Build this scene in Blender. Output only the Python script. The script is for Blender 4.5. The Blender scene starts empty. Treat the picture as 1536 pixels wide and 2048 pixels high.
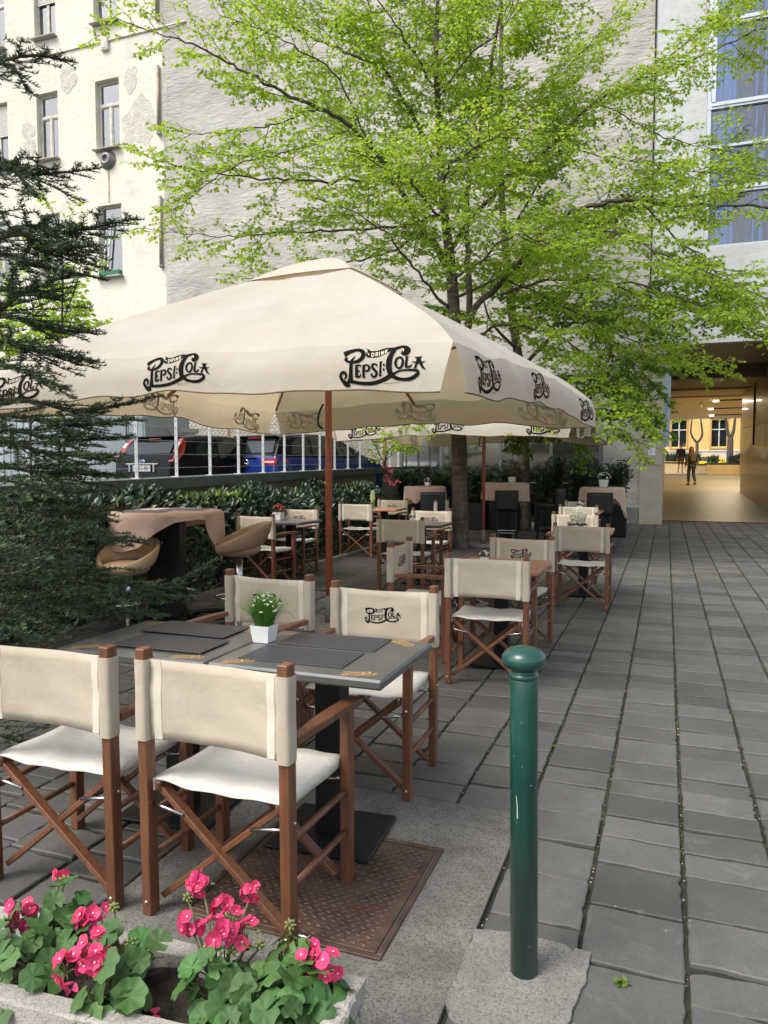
import bpy, bmesh, math, random
import numpy as np
from math import sin, cos, pi, radians
from mathutils import Vector, Matrix

scene = bpy.context.scene
COL = scene.collection
# ------------------------------------------------------------------ camera
F_PX, H_CAM = 1500.0, 1.47
YAW, PITCH = radians(20.604), radians(-3.510)
cam_data = bpy.data.cameras.new("camera")
cam = bpy.data.objects.new("camera", cam_data)
COL.objects.link(cam)
cam.location = (0, 0, H_CAM)
cam.rotation_euler = (pi/2 + PITCH, 0, YAW)
cam_data.sensor_fit = 'VERTICAL'
cam_data.sensor_height = 36.0
cam_data.sensor_width = 27.0
cam_data.lens = F_PX/2048*36
cam_data.clip_start = 0.05
cam_data.clip_end = 600
scene.camera = cam
# ------------------------------------------------------------------ sky, sun, exposure
SUN_EL, SUN_AZ = radians(52), radians(-35)      # azimuth of the direction the light comes FROM, measured from -Y towards -X
world = bpy.data.worlds.new("World")
scene.world = world
world.use_nodes = True
wn = world.node_tree.nodes
sky = wn.new('ShaderNodeTexSky')
sky.sky_type = 'NISHITA'
sky.sun_disc = False
sky.sun_elevation = SUN_EL
sky.sun_rotation = radians(180+35)
sky.air_density = 1.0
sky.dust_density = 3.0
sky.ozone_density = 1.0
wn['Background'].inputs[1].default_value = 0.15
hz_ = wn.new('ShaderNodeHueSaturation')            # thin high cloud: the sky is whiter than clear blue
hz_.inputs['Saturation'].default_value = .45
world.node_tree.links.new(sky.outputs[0], hz_.inputs['Color'])
world.node_tree.links.new(hz_.outputs[0], wn['Background'].inputs[0])
sun_d = bpy.data.lights.new("sun", 'SUN')
sun_d.energy = 1.25
sun_d.angle = radians(28)
sun_d.color = (1.0, 0.95, 0.86)
sun = bpy.data.objects.new("sun", sun_d)
COL.objects.link(sun)
sdir = Vector((-sin(radians(35))*cos(SUN_EL), -cos(radians(35))*cos(SUN_EL), sin(SUN_EL)))
sun.rotation_euler = sdir.to_track_quat('Z', 'Y').to_euler()
scene.view_settings.view_transform = 'Standard'
scene.view_settings.look = 'None'
scene.view_settings.exposure = 0.92
scene.view_settings.gamma = 1.0
scene.render.engine = 'CYCLES'
scene.cycles.max_bounces = 8
scene.cycles.transparent_max_bounces = 12
# ------------------------------------------------------------------ helpers
_fw = np.array([-sin(YAW)*cos(PITCH), cos(YAW)*cos(PITCH), sin(PITCH)])
_rt = np.array([cos(YAW), sin(YAW), 0.0])
_up = np.cross(_rt, _fw)
def at(px, py, d):
    """point of the place that lies d metres in front of the photographer in that direction"""
    return np.array([0, 0, H_CAM]) + (_fw + _rt*(px-768)/F_PX - _up*(py-1024)/F_PX)*d
rng = np.random.default_rng(7)

_cb = {}
def _chbox(b):
    """unit topology of a box with chamfered edges"""
    corners = [(a, c, e) for a in (-1, 1) for c in (-1, 1) for e in (-1, 1)]
    idx = {}
    for c in corners:
        for ax in range(3):
            idx[(c, ax)] = len(idx)
    F = []
    for ax in range(3):
        o = [i for i in range(3) if i != ax]
        for s in (-1, 1):
            ring = []
            for (p, q) in ((-1, -1), (1, -1), (1, 1), (-1, 1)):
                c = [0, 0, 0]; c[ax] = s; c[o[0]] = p; c[o[1]] = q
                ring.append(idx[(tuple(c), ax)])
            F.append(ring)
    for k in range(3):
        i, j = [a for a in range(3) if a != k]
        for si in (-1, 1):
            for sj in (-1, 1):
                def cc(sk):
                    c = [0, 0, 0]; c[i] = si; c[j] = sj; c[k] = sk
                    return tuple(c)
                F.append([idx[(cc(-1), i)], idx[(cc(1), i)], idx[(cc(1), j)], idx[(cc(-1), j)]])
    for c in corners:
        F.append([idx[(c, 0)], idx[(c, 1)], idx[(c, 2)]])
    return idx, F
_IDX, _CF = _chbox(0)
def chbox(size, b):
    h = np.array(size, float)/2
    V = np.zeros((24, 3))
    for (c, ax), n in _IDX.items():
        p = np.array(c)*(h-b); p[ax] = c[ax]*h[ax]
        V[n] = p
    F = []
    for f in _CF:
        P = V[f]; nrm = np.cross(P[1]-P[0], P[2]-P[0])
        F.append(list(f) if np.dot(nrm, P.mean(0)) > 0 else list(f)[::-1])
    return V, F

def unit(v):
    v = np.array(v, float); n = np.linalg.norm(v)
    return v/n if n > 1e-9 else v

def frame(d, up=(0, 0, 1)):
    d = unit(d); up = np.array(up, float)
    if abs(np.dot(d, unit(up))) > .98: up = np.array([1.0, 0, 0])
    s = unit(np.cross(up, d)); u = np.cross(d, s)
    return d, s, u

def rotz(a):
    c, s = cos(a), sin(a)
    return np.array([[c, -s, 0], [s, c, 0], [0, 0, 1]])

class MB:
    def __init__(self):
        self.v = []; self.f = []; self.m = []; self.s = []; self.n = 0
    def add(self, V, F, mi=0, smooth=False):
        V = np.asarray(V, float).reshape(-1, 3)
        self.v.append(V)
        for f in F:
            self.f.append([int(i)+self.n for i in f]); self.m.append(mi); self.s.append(smooth)
        self.n += len(V)
    def box(self, c, size, R=None, bev=.0, mi=0):
        if bev > 0:
            V, F = chbox(size, min(bev, min(size)*.45))
        else:
            h = np.array(size)/2
            V = np.array([[x, y, z] for x in (-1, 1) for y in (-1, 1) for z in (-1, 1)])*h
            F = [[0, 1, 3, 2], [4, 6, 7, 5], [0, 4, 5, 1], [2, 3, 7, 6], [0, 2, 6, 4], [1, 5, 7, 3]]
        if R is not None: V = V @ np.asarray(R).T
        self.add(V+np.array(c), F, mi)
    def span(self, a, b, bev=0, mi=0):
        a = np.array(a, float); b = np.array(b, float)
        self.box((a+b)/2, np.abs(b-a), None, bev, mi)
    def bar(self, p0, p1, w, h, bev=.002, up=(0, 0, 1), mi=0):
        p0 = np.array(p0, float); p1 = np.array(p1, float)
        d, s, u = frame(p1-p0, up)
        self.box((p0+p1)/2, (w, np.linalg.norm(p1-p0), h), np.array([s, d, u]).T, bev, mi)
    def tube(self, pts, r, n=8, mi=0, cap=True, smooth=True):
        pts = np.asarray(pts, float); k = len(pts)
        r = np.ones(k)*r if np.isscalar(r) else np.asarray(r, float)
        T = np.gradient(pts, axis=0)
        d, s, u = frame(T[0])
        V = []
        ang = np.arange(n)*2*pi/n
        for i in range(k):
            t = unit(T[i]); s = unit(s-t*np.dot(s, t)); u = np.cross(t, s)
            V.append(pts[i]+r[i]*(np.outer(np.cos(ang), s)+np.outer(np.sin(ang), u)))
        V = np.concatenate(V)
        Fq = [[i*n+j, i*n+(j+1) % n, (i+1)*n+(j+1) % n, (i+1)*n+j] for i in range(k-1) for j in range(n)]
        self.add(V, Fq, mi, smooth)
        if cap:
            b = self.n-len(V)
            self.f.append([b+j for j in range(n)][::-1]); self.m.append(mi); self.s.append(False)
            self.f.append([b+(k-1)*n+j for j in range(n)]); self.m.append(mi); self.s.append(False)
    def lathe(self, prof, c=(0, 0, 0), n=24, mi=0, smooth=True, R=None):
        V = []; ang = np.arange(n)*2*pi/n
        for (r, z) in prof:
            V.append(np.stack([r*np.cos(ang), r*np.sin(ang), np.full(n, z)], 1))
        V = np.concatenate(V); k = len(prof)
        if R is not None: V = V @ np.asarray(R).T
        F = [[i*n+j, i*n+(j+1) % n, (i+1)*n+(j+1) % n, (i+1)*n+j] for i in range(k-1) for j in range(n)]
        self.add(V+np.array(c), F, mi, smooth)
        b = self.n-len(V)
        if prof[0][0] > 1e-4: self.f.append([b+j for j in range(n)][::-1]); self.m.append(mi); self.s.append(False)
        if prof[-1][0] > 1e-4: self.f.append([b+(k-1)*n+j for j in range(n)]); self.m.append(mi); self.s.append(False)
    def grid(self, P, mi=0, smooth=True, wrap=False):
        P = np.asarray(P, float); a, b = P.shape[:2]
        F = [[i*b+j, (i+1)*b+j, (i+1)*b+j+1, i*b+j+1] for i in range(a-1) for j in range(b-1)]
        if wrap: F += [[i*b+b-1, (i+1)*b+b-1, (i+1)*b, i*b] for i in range(a-1)]
        self.add(P.reshape(-1, 3), F, mi, smooth)
    def shell(self, P, t, mi=0, smooth=True):
        P = np.asarray(P, float); a, b = P.shape[:2]
        N = np.cross(np.gradient(P, axis=0), np.gradient(P, axis=1))
        N /= np.maximum(np.linalg.norm(N, axis=2, keepdims=True), 1e-9)
        self.grid(P+N*t/2, mi, smooth)
        base = self.n-a*b
        self.grid((P-N*t/2), mi, smooth)
        b2 = self.n-a*b
        for q in range(len(self.f)-(a-1)*(b-1), len(self.f)): self.f[q] = self.f[q][::-1]
        rim = [(i, 0) for i in range(a)]+[(a-1, j) for j in range(1, b)]+[(i, b-1) for i in range(a-2, -1, -1)]+[(0, j) for j in range(b-2, 0, -1)]
        for q in range(len(rim)):
            i0, i1 = rim[q], rim[(q+1) % len(rim)]
            A, B = i0[0]*b+i0[1], i1[0]*b+i1[1]
            self.f.append([base+A, b2+A, b2+B, base+B]); self.m.append(mi); self.s.append(False)
    def poly(self, pts, mi=0):
        self.add(pts, [list(range(len(pts)))], mi)
    def prism(self, pts, ext, mi=0):
        """flat polygon pushed along ext"""
        pts = np.asarray(pts, float); n = len(pts); e = np.asarray(ext, float)
        F = [list(range(n))[::-1], [n+i for i in range(n)]]+[[i, (i+1) % n, n+(i+1) % n, n+i] for i in range(n)]
        self.add(np.concatenate([pts, pts+e]), F, mi)
    def build(self, name, mats, parent=None):
        V = np.concatenate(self.v) if self.v else np.zeros((0, 3))
        me = bpy.data.meshes.new(name)
        me.from_pydata(V.tolist(), [], self.f)
        if not isinstance(mats, (list, tuple)): mats = [mats]
        for m in mats: me.materials.append(m)
        me.polygons.foreach_set('material_index', self.m)
        me.polygons.foreach_set('use_smooth', self.s)
        me.update()
        o = bpy.data.objects.new(name, me)
        COL.objects.link(o)
        if parent: o.parent = parent
        return o

def fast(name, V, Q, mat, parent=None, smooth=False):
    """big mesh of equal-sized faces from arrays"""
    V = np.ascontiguousarray(V, dtype=np.float32); Q = np.ascontiguousarray(Q, dtype=np.int32)
    me = bpy.data.meshes.new(name)
    me.vertices.add(len(V)); me.vertices.foreach_set('co', V.ravel())
    me.loops.add(Q.size); me.loops.foreach_set('vertex_index', Q.ravel())
    me.polygons.add(len(Q))
    me.polygons.foreach_set('loop_start', np.arange(len(Q), dtype=np.int32)*Q.shape[1])
    if smooth: me.polygons.foreach_set('use_smooth', np.ones(len(Q), dtype=bool))
    me.materials.append(mat)
    me.update(calc_edges=True); me.validate()
    o = bpy.data.objects.new(name, me)
    COL.objects.link(o)
    if parent: o.parent = parent
    return o

def tag(o, label=None, cat=None, group=None, kind=None):
    if label: o['label'] = label
    if cat: o['category'] = cat
    if group: o['group'] = group
    if kind: o['kind'] = kind
    return o
def thing(name, label, cat, loc=(0, 0, 0), rz=0, group=None):
    o = bpy.data.objects.new(name, None)
    COL.objects.link(o)
    o.location = loc; o.rotation_euler = (0, 0, rz); o.empty_display_size = .1
    return tag(o, label, cat, group)
def dup(root, loc, rz=0, label=None, group=None, cat=None):
    def cp(o, parent):
        c = o.copy(); COL.objects.link(c)
        if parent: c.parent = parent
        for ch in o.children: cp(ch, c)
        return c
    r = cp(root, None)
    r.location = loc; r.rotation_euler = (0, 0, rz)
    return tag(r, label, cat, group)

# ------------------------------------------------------------------ materials
MATS = {}
def newmat(name):
    m = bpy.data.materials.new(name); m.use_nodes = True
    nt = m.node_tree; nt.nodes.clear()
    out = nt.nodes.new('ShaderNodeOutputMaterial')
    return m, nt, out
def N(nt, t, **kw):
    n = nt.nodes.new(t)
    for k, v in kw.items():
        if k.startswith('i_'):
            key = k[2:].replace('_', ' ')
            n.inputs[int(key) if key.isdigit() else key].default_value = v
        else: setattr(n, k, v)
    return n
def col4(c): return (c[0], c[1], c[2], 1)
def mat(name, col, rough=.6, var=.15, scale=6, bump=0.0, bscale=60, bdist=.01, metal=0, trans=0, tcol=None, coat=0,
        island=0, stretch=(1, 1, 1), col2=None, detail=6, spec=.5, objvar=0, emit=None, estr=1, alpha=1, world=False, sheen=0, transm=0, bstretch=None):
    if name in MATS: return MATS[name]
    m, nt, out = newmat(name); L = nt.links.new
    tc = N(nt, 'ShaderNodeTexCoord')
    mp = N(nt, 'ShaderNodeMapping'); mp.inputs['Scale'].default_value = stretch
    if world:
        g = N(nt, 'ShaderNodeNewGeometry'); L(g.outputs['Position'], mp.inputs[0])
    else: L(tc.outputs['Object'], mp.inputs[0])
    no = N(nt, 'ShaderNodeTexNoise'); no.inputs['Scale'].default_value = scale; no.inputs['Detail'].default_value = detail; no.inputs['Roughness'].default_value = .62
    L(mp.outputs[0], no.inputs['Vector'])
    mr = N(nt, 'ShaderNodeMapRange'); mr.inputs['From Min'].default_value = .3; mr.inputs['From Max'].default_value = .7
    L(no.outputs['Fac'], mr.inputs['Value'])
    mx = N(nt, 'ShaderNodeMix', data_type='RGBA')
    lo = tuple(c*(1-var) for c in col); hi = tuple(min(1, c*(1+var)) for c in (col2 or col))
    mx.inputs[6].default_value = col4(lo); mx.inputs[7].default_value = col4(hi)
    L(mr.outputs[0], mx.inputs[0])
    c = mx.outputs[2]
    if island or objvar:
        hs = N(nt, 'ShaderNodeHueSaturation')
        if island:
            g2 = N(nt, 'ShaderNodeNewGeometry'); src = g2.outputs['Random Per Island']; amt = island
        else:
            g2 = N(nt, 'ShaderNodeObjectInfo'); src = g2.outputs['Random']; amt = objvar
        r2 = N(nt, 'ShaderNodeMapRange'); r2.inputs['To Min'].default_value = 1-amt; r2.inputs['To Max'].default_value = 1+amt
        L(src, r2.inputs['Value']); L(r2.outputs[0], hs.inputs['Value']); L(c, hs.inputs['Color'])
        if island:
            r3 = N(nt, 'ShaderNodeMapRange'); r3.inputs['To Min'].default_value = .5-.035*min(1, amt*2); r3.inputs['To Max'].default_value = .5+.02*min(1, amt*2)
            ml = N(nt, 'ShaderNodeMath', operation='FRACT'); m3 = N(nt, 'ShaderNodeMath', operation='MULTIPLY'); m3.inputs[1].default_value = 7.31
            L(src, m3.inputs[0]); L(m3.outputs[0], ml.inputs[0]); L(ml.outputs[0], r3.inputs['Value']); L(r3.outputs[0], hs.inputs['Hue'])
        c = hs.outputs[0]
    b = N(nt, 'ShaderNodeBsdfPrincipled')
    b.inputs['Roughness'].default_value = rough; b.inputs['Metallic'].default_value = metal
    b.inputs['Specular IOR Level'].default_value = spec; b.inputs['Coat Weight'].default_value = coat
    b.inputs['Alpha'].default_value = alpha; b.inputs['Transmission Weight'].default_value = transm
    if sheen: b.inputs['Sheen Weight'].default_value = sheen
    L(c, b.inputs['Base Color'])
    if emit:
        b.inputs['Emission Color'].default_value = col4(emit); b.inputs['Emission Strength'].default_value = estr
    if bump:
        n2 = N(nt, 'ShaderNodeTexNoise'); n2.inputs['Scale'].default_value = bscale; n2.inputs['Detail'].default_value = 5
        if bstretch:
            mp2 = N(nt, 'ShaderNodeMapping'); mp2.inputs['Scale'].default_value = bstretch
            L(mp.outputs[0], mp2.inputs[0]); L(mp2.outputs[0], n2.inputs['Vector'])
        else: L(mp.outputs[0], n2.inputs['Vector'])
        bp = N(nt, 'ShaderNodeBump'); bp.inputs['Strength'].default_value = bump; bp.inputs['Distance'].default_value = bdist
        L(n2.outputs['Fac'], bp.inputs['Height']); L(bp.outputs[0], b.inputs['Normal'])
    sh = b.outputs[0]
    if trans:
        t = N(nt, 'ShaderNodeBsdfTranslucent')
        if tcol: t.inputs[0].default_value = col4(tcol)
        else: L(c, t.inputs[0])
        ms = N(nt, 'ShaderNodeMixShader'); ms.inputs[0].default_value = trans
        L(sh, ms.inputs[1]); L(t.outputs[0], ms.inputs[2]); sh = ms.outputs[0]
    L(sh, out.inputs[0])
    MATS[name] = m
    return m

def plaster(name, c0, c1, stain, bump=.6, sc=1.0, ys=1):
    """old render: broad blotches, rain stains, uneven trowelled relief"""
    m, nt, out = newmat(name); L = nt.links.new
    tc = N(nt, 'ShaderNodeTexCoord')
    a = N(nt, 'ShaderNodeTexNoise', i_Scale=.45*sc, i_Detail=8, i_Roughness=.65); L(tc.outputs['Object'], a.inputs['Vector'])
    mp = N(nt, 'ShaderNodeMapping'); mp.inputs['Scale'].default_value = (1.6, 1.6, .22); L(tc.outputs['Object'], mp.inputs[0])
    s = N(nt, 'ShaderNodeTexNoise', i_Scale=1.1*sc, i_Detail=7, i_Roughness=.7); L(mp.outputs[0], s.inputs['Vector'])
    f = N(nt, 'ShaderNodeTexNoise', i_Scale=9*sc, i_Detail=6); L(tc.outputs['Object'], f.inputs['Vector'])
    r1 = N(nt, 'ShaderNodeMapRange'); r1.inputs['From Min'].default_value = .35; r1.inputs['From Max'].default_value = .65; L(a.outputs['Fac'], r1.inputs['Value'])
    m1 = N(nt, 'ShaderNodeMix', data_type='RGBA'); m1.inputs[6].default_value = col4(c0); m1.inputs[7].default_value = col4(c1); L(r1.outputs[0], m1.inputs[0])
    r2 = N(nt, 'ShaderNodeMapRange'); r2.inputs['From Min'].default_value = .55; r2.inputs['From Max'].default_value = .8; r2.inputs['To Max'].default_value = .55; L(s.outputs['Fac'], r2.inputs['Value'])
    m2 = N(nt, 'ShaderNodeMix', data_type='RGBA'); m2.inputs[7].default_value = col4(stain); L(r2.outputs[0], m2.inputs[0]); L(m1.outputs[2], m2.inputs[6])
    r3 = N(nt, 'ShaderNodeMapRange'); r3.inputs['To Min'].default_value = .86; r3.inputs['To Max'].default_value = 1.12; L(f.outputs['Fac'], r3.inputs['Value'])
    hs = N(nt, 'ShaderNodeHueSaturation'); L(r3.outputs[0], hs.inputs['Value']); L(m2.outputs[2], hs.inputs['Color'])
    b = N(nt, 'ShaderNodeBsdfPrincipled', i_Roughness=.92); b.inputs['Specular IOR Level'].default_value = .2
    L(hs.outputs[0], b.inputs['Base Color'])
    mp3 = N(nt, 'ShaderNodeMapping'); mp3.inputs['Scale'].default_value = (.75, 1, 2.6*ys); L(tc.outputs['Object'], mp3.inputs[0])
    n3 = N(nt, 'ShaderNodeTexNoise', i_Scale=2.6*sc, i_Detail=9, i_Roughness=.62, i_Distortion=.5); L(mp3.outputs[0], n3.inputs['Vector'])
    bp = N(nt, 'ShaderNodeBump', i_Strength=bump, i_Distance=.12); L(n3.outputs['Fac'], bp.inputs['Height'])
    L(bp.outputs[0], b.inputs['Normal'])
    L(b.outputs[0], out.inputs[0])
    return m

def canvas(name, c0, c1, trans=.25, bump=.25, wrinkle=3.0, stain=None):
    """woven cloth with soft creases"""
    m, nt, out = newmat(name); L = nt.links.new
    tc = N(nt, 'ShaderNodeTexCoord')
    a = N(nt, 'ShaderNodeTexNoise', i_Scale=wrinkle, i_Detail=6, i_Roughness=.6); L(tc.outputs['Object'], a.inputs['Vector'])
    r1 = N(nt, 'ShaderNodeMapRange'); r1.inputs['From Min'].default_value = .3; r1.inputs['From Max'].default_value = .7; L(a.outputs['Fac'], r1.inputs['Value'])
    m1 = N(nt, 'ShaderNodeMix', data_type='RGBA'); m1.inputs[6].default_value = col4(c0); m1.inputs[7].default_value = col4(c1); L(r1.outputs[0], m1.inputs[0])
    c = m1.outputs[2]
    if stain:
        s = N(nt, 'ShaderNodeTexNoise', i_Scale=wrinkle*.6, i_Detail=8, i_Roughness=.7); 
        mp = N(nt, 'ShaderNodeMapping'); mp.inputs['Location'].default_value = (3, 7, 1); L(tc.outputs['Object'], mp.inputs[0]); L(mp.outputs[0], s.inputs['Vector'])
        r2 = N(nt, 'ShaderNodeMapRange'); r2.inputs['From Min'].default_value = .5; r2.inputs['From Max'].default_value = .75; r2.inputs['To Max'].default_value = .6; L(s.outputs['Fac'], r2.inputs['Value'])
        m2 = N(nt, 'ShaderNodeMix', data_type='RGBA'); m2.inputs[7].default_value = col4(stain); L(c, m2.inputs[6]); L(r2.outputs[0], m2.inputs[0]); c = m2.outputs[2]
    oi = N(nt, 'ShaderNodeObjectInfo'); ho = N(nt, 'ShaderNodeHueSaturation'); ro = N(nt, 'ShaderNodeMapRange'); ro.inputs['To Min'].default_value = .88; ro.inputs['To Max'].default_value = 1.08
    L(oi.outputs['Random'], ro.inputs['Value']); L(ro.outputs[0], ho.inputs['Value']); L(c, ho.inputs['Color'])
    if wrinkle > 2: c = ho.outputs[0]
    b = N(nt, 'ShaderNodeBsdfPrincipled', i_Roughness=.85); b.inputs['Specular IOR Level'].default_value = .25; b.inputs['Sheen Weight'].default_value = .15
    L(c, b.inputs['Base Color'])
    w = N(nt, 'ShaderNodeTexNoise', i_Scale=wrinkle*2.2, i_Detail=4, i_Distortion=1.2); L(tc.outputs['Object'], w.inputs['Vector'])
    bp = N(nt, 'ShaderNodeBump', i_Strength=bump, i_Distance=.02); L(w.outputs['Fac'], bp.inputs['Height'])
    wv = N(nt, 'ShaderNodeTexNoise', i_Scale=420, i_Detail=2); L(tc.outputs['Object'], wv.inputs['Vector'])
    bp2 = N(nt, 'ShaderNodeBump', i_Strength=.18, i_Distance=.002); L(wv.outputs['Fac'], bp2.inputs['Height']); L(bp.outputs[0], bp2.inputs['Normal'])
    L(bp2.outputs[0], b.inputs['Normal'])
    t = N(nt, 'ShaderNodeBsdfTranslucent'); wm = N(nt, 'ShaderNodeMix', data_type='RGBA', blend_type='MULTIPLY'); wm.inputs[0].default_value = 1; wm.inputs[7].default_value = (1.0, .88, .66, 1); L(c, wm.inputs[6]); L(wm.outputs[2], t.inputs[0])
    ms = N(nt, 'ShaderNodeMixShader'); ms.inputs[0].default_value = trans
    L(b.outputs[0], ms.inputs[1]); L(t.outputs[0], ms.inputs[2]); L(ms.outputs[0], out.inputs[0])
    return m

def wood(name, c0, c1, rough=.45, coat=.15):
    m, nt, out = newmat(name); L = nt.links.new
    tc = N(nt, 'ShaderNodeTexCoord'); oi = N(nt, 'ShaderNodeObjectInfo')
    mp = N(nt, 'ShaderNodeMapping'); mp.inputs['Scale'].default_value = (26, 26, 3); L(tc.outputs['Object'], mp.inputs[0]); L(oi.outputs['Random'], mp.inputs['Location'])
    a = N(nt, 'ShaderNodeTexNoise', i_Scale=2.2, i_Detail=8, i_Roughness=.65, i_Distortion=.6); L(mp.outputs[0], a.inputs['Vector'])
    r1 = N(nt, 'ShaderNodeMapRange'); r1.inputs['From Min'].default_value = .32; r1.inputs['From Max'].default_value = .68; L(a.outputs['Fac'], r1.inputs['Value'])
    m1 = N(nt, 'ShaderNodeMix', data_type='RGBA'); m1.inputs[6].default_value = col4(c0); m1.inputs[7].default_value = col4(c1); L(r1.outputs[0], m1.inputs[0])
    hs = N(nt, 'ShaderNodeHueSaturation'); r2 = N(nt, 'ShaderNodeMapRange'); r2.inputs['To Min'].default_value = .85; r2.inputs['To Max'].default_value = 1.15
    L(oi.outputs['Random'], r2.inputs['Value']); L(r2.outputs[0], hs.inputs['Value']); L(m1.outputs[2], hs.inputs['Color'])
    b = N(nt, 'ShaderNodeBsdfPrincipled', i_Roughness=rough); b.inputs['Coat Weight'].default_value = coat; b.inputs['Coat Roughness'].default_value = .35
    L(hs.outputs[0], b.inputs['Base Color'])
    bp = N(nt, 'ShaderNodeBump', i_Strength=.15, i_Distance=.002); L(a.outputs['Fac'], bp.inputs['Height']); L(bp.outputs[0], b.inputs['Normal'])
    L(b.outputs[0], out.inputs[0])
    return m

def speckle(name, c0, c1, dots, sc=60, bump=.4, rough=.9):
    """washed concrete: pale ground, dark and light grains, broad dirt"""
    m, nt, out = newmat(name); L = nt.links.new
    tc = N(nt, 'ShaderNodeTexCoord')
    a = N(nt, 'ShaderNodeTexNoise', i_Scale=4, i_Detail=8, i_Roughness=.7); L(tc.outputs['Object'], a.inputs['Vector'])
    g = N(nt, 'ShaderNodeTexNoise', i_Scale=sc*2.2, i_Detail=3, i_Roughness=.8); L(tc.outputs['Object'], g.inputs['Vector'])
    v = N(nt, 'ShaderNodeTexVoronoi', i_Scale=sc); L(tc.outputs['Object'], v.inputs['Vector'])
    r1 = N(nt, 'ShaderNodeMapRange'); r1.inputs['From Min'].default_value = .3; r1.inputs['From Max'].default_value = .7; L(a.outputs['Fac'], r1.inputs['Value'])
    m1 = N(nt, 'ShaderNodeMix', data_type='RGBA'); m1.inputs[6].default_value = col4(c0); m1.inputs[7].default_value = col4(c1); L(r1.outputs[0], m1.inputs[0])
    r2 = N(nt, 'ShaderNodeMapRange'); r2.inputs['From Min'].default_value = .47; r2.inputs['From Max'].default_value = .63; r2.inputs['To Max'].default_value = .9; L(g.outputs['Fac'], r2.inputs['Value'])
    m2 = N(nt, 'ShaderNodeMix', data_type='RGBA'); m2.inputs[7].default_value = col4(dots); L(r2.outputs[0], m2.inputs[0]); L(m1.outputs[2], m2.inputs[6])
    b = N(nt, 'ShaderNodeBsdfPrincipled', i_Roughness=rough); L(m2.outputs[2], b.inputs['Base Color'])
    bp = N(nt, 'ShaderNodeBump', i_Strength=bump, i_Distance=.006); L(g.outputs['Fac'], bp.inputs['Height']); L(bp.outputs[0], b.inputs['Normal'])
    L(b.outputs[0], out.inputs[0])
    return m

def glassy(name, tint=(.75, .8, .8), alpha=.25, rough=.02):
    """thin pane: see-through with a real mirror sheen at its surface"""
    m, nt, out = newmat(name); L = nt.links.new
    t = N(nt, 'ShaderNodeBsdfTransparent'); t.inputs[0].default_value = col4(tint)
    g = N(nt, 'ShaderNodeBsdfGlossy', i_Roughness=rough)
    fr = N(nt, 'ShaderNodeFresnel', i_IOR=1.6)
    mx = N(nt, 'ShaderNodeMath', operation='ADD', i_1=alpha)
    L(fr.outputs[0], mx.inputs[0])
    ms = N(nt, 'ShaderNodeMixShader'); L(mx.outputs[0], ms.inputs[0]); L(t.outputs[0], ms.inputs[1]); L(g.outputs[0], ms.inputs[2])
    L(ms.outputs[0], out.inputs[0])
    return m

M_teak = wood('teak', (.098, .038, .017), (.195, .076, .034))
M_canvas = canvas('chair_canvas', (.60, .53, .415), (.69, .62, .50), .32, .24, 5, (.55, .475, .36))
M_seat = canvas('seat_canvas', (.66, .63, .55), (.74, .71, .63), .12, .35, 5, (.60, .56, .47))
M_seam = canvas('seam_canvas', (.74, .68, .55), (.80, .74, .62), .2, .1, 5)
M_umb = canvas('parasol_canvas', (.64, .585, .49), (.73, .685, .60), .40, .6, 1.6, (.63, .53, .40))
M_ink = mat('print_ink', (.008, .008, .008), .85, .2, spec=.08)
M_cream = mat('print_cream', (.66, .58, .45), .8, .05)
M_gold = mat('gold_print', (.52, .30, .11), .5, .1)
M_screw = mat('screw_metal', (.65, .64, .6), .3, .1, metal=1)
M_steel = mat('steel', (.55, .55, .56), .25, .1, metal=1)
M_blackm = mat('black_metal', (.008, .008, .009), .5, .2, bump=.1, spec=.3)
M_slate_top = mat('dark_tabletop', (.088, .092, .092), .30, .25, 5, coat=.1)
M_redwood = wood('parasol_pole_wood', (.25, .062, .03), (.38, .11, .055), .4)
M_dark = mat('dark_void', (.01, .01, .01), .9, .1)
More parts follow.
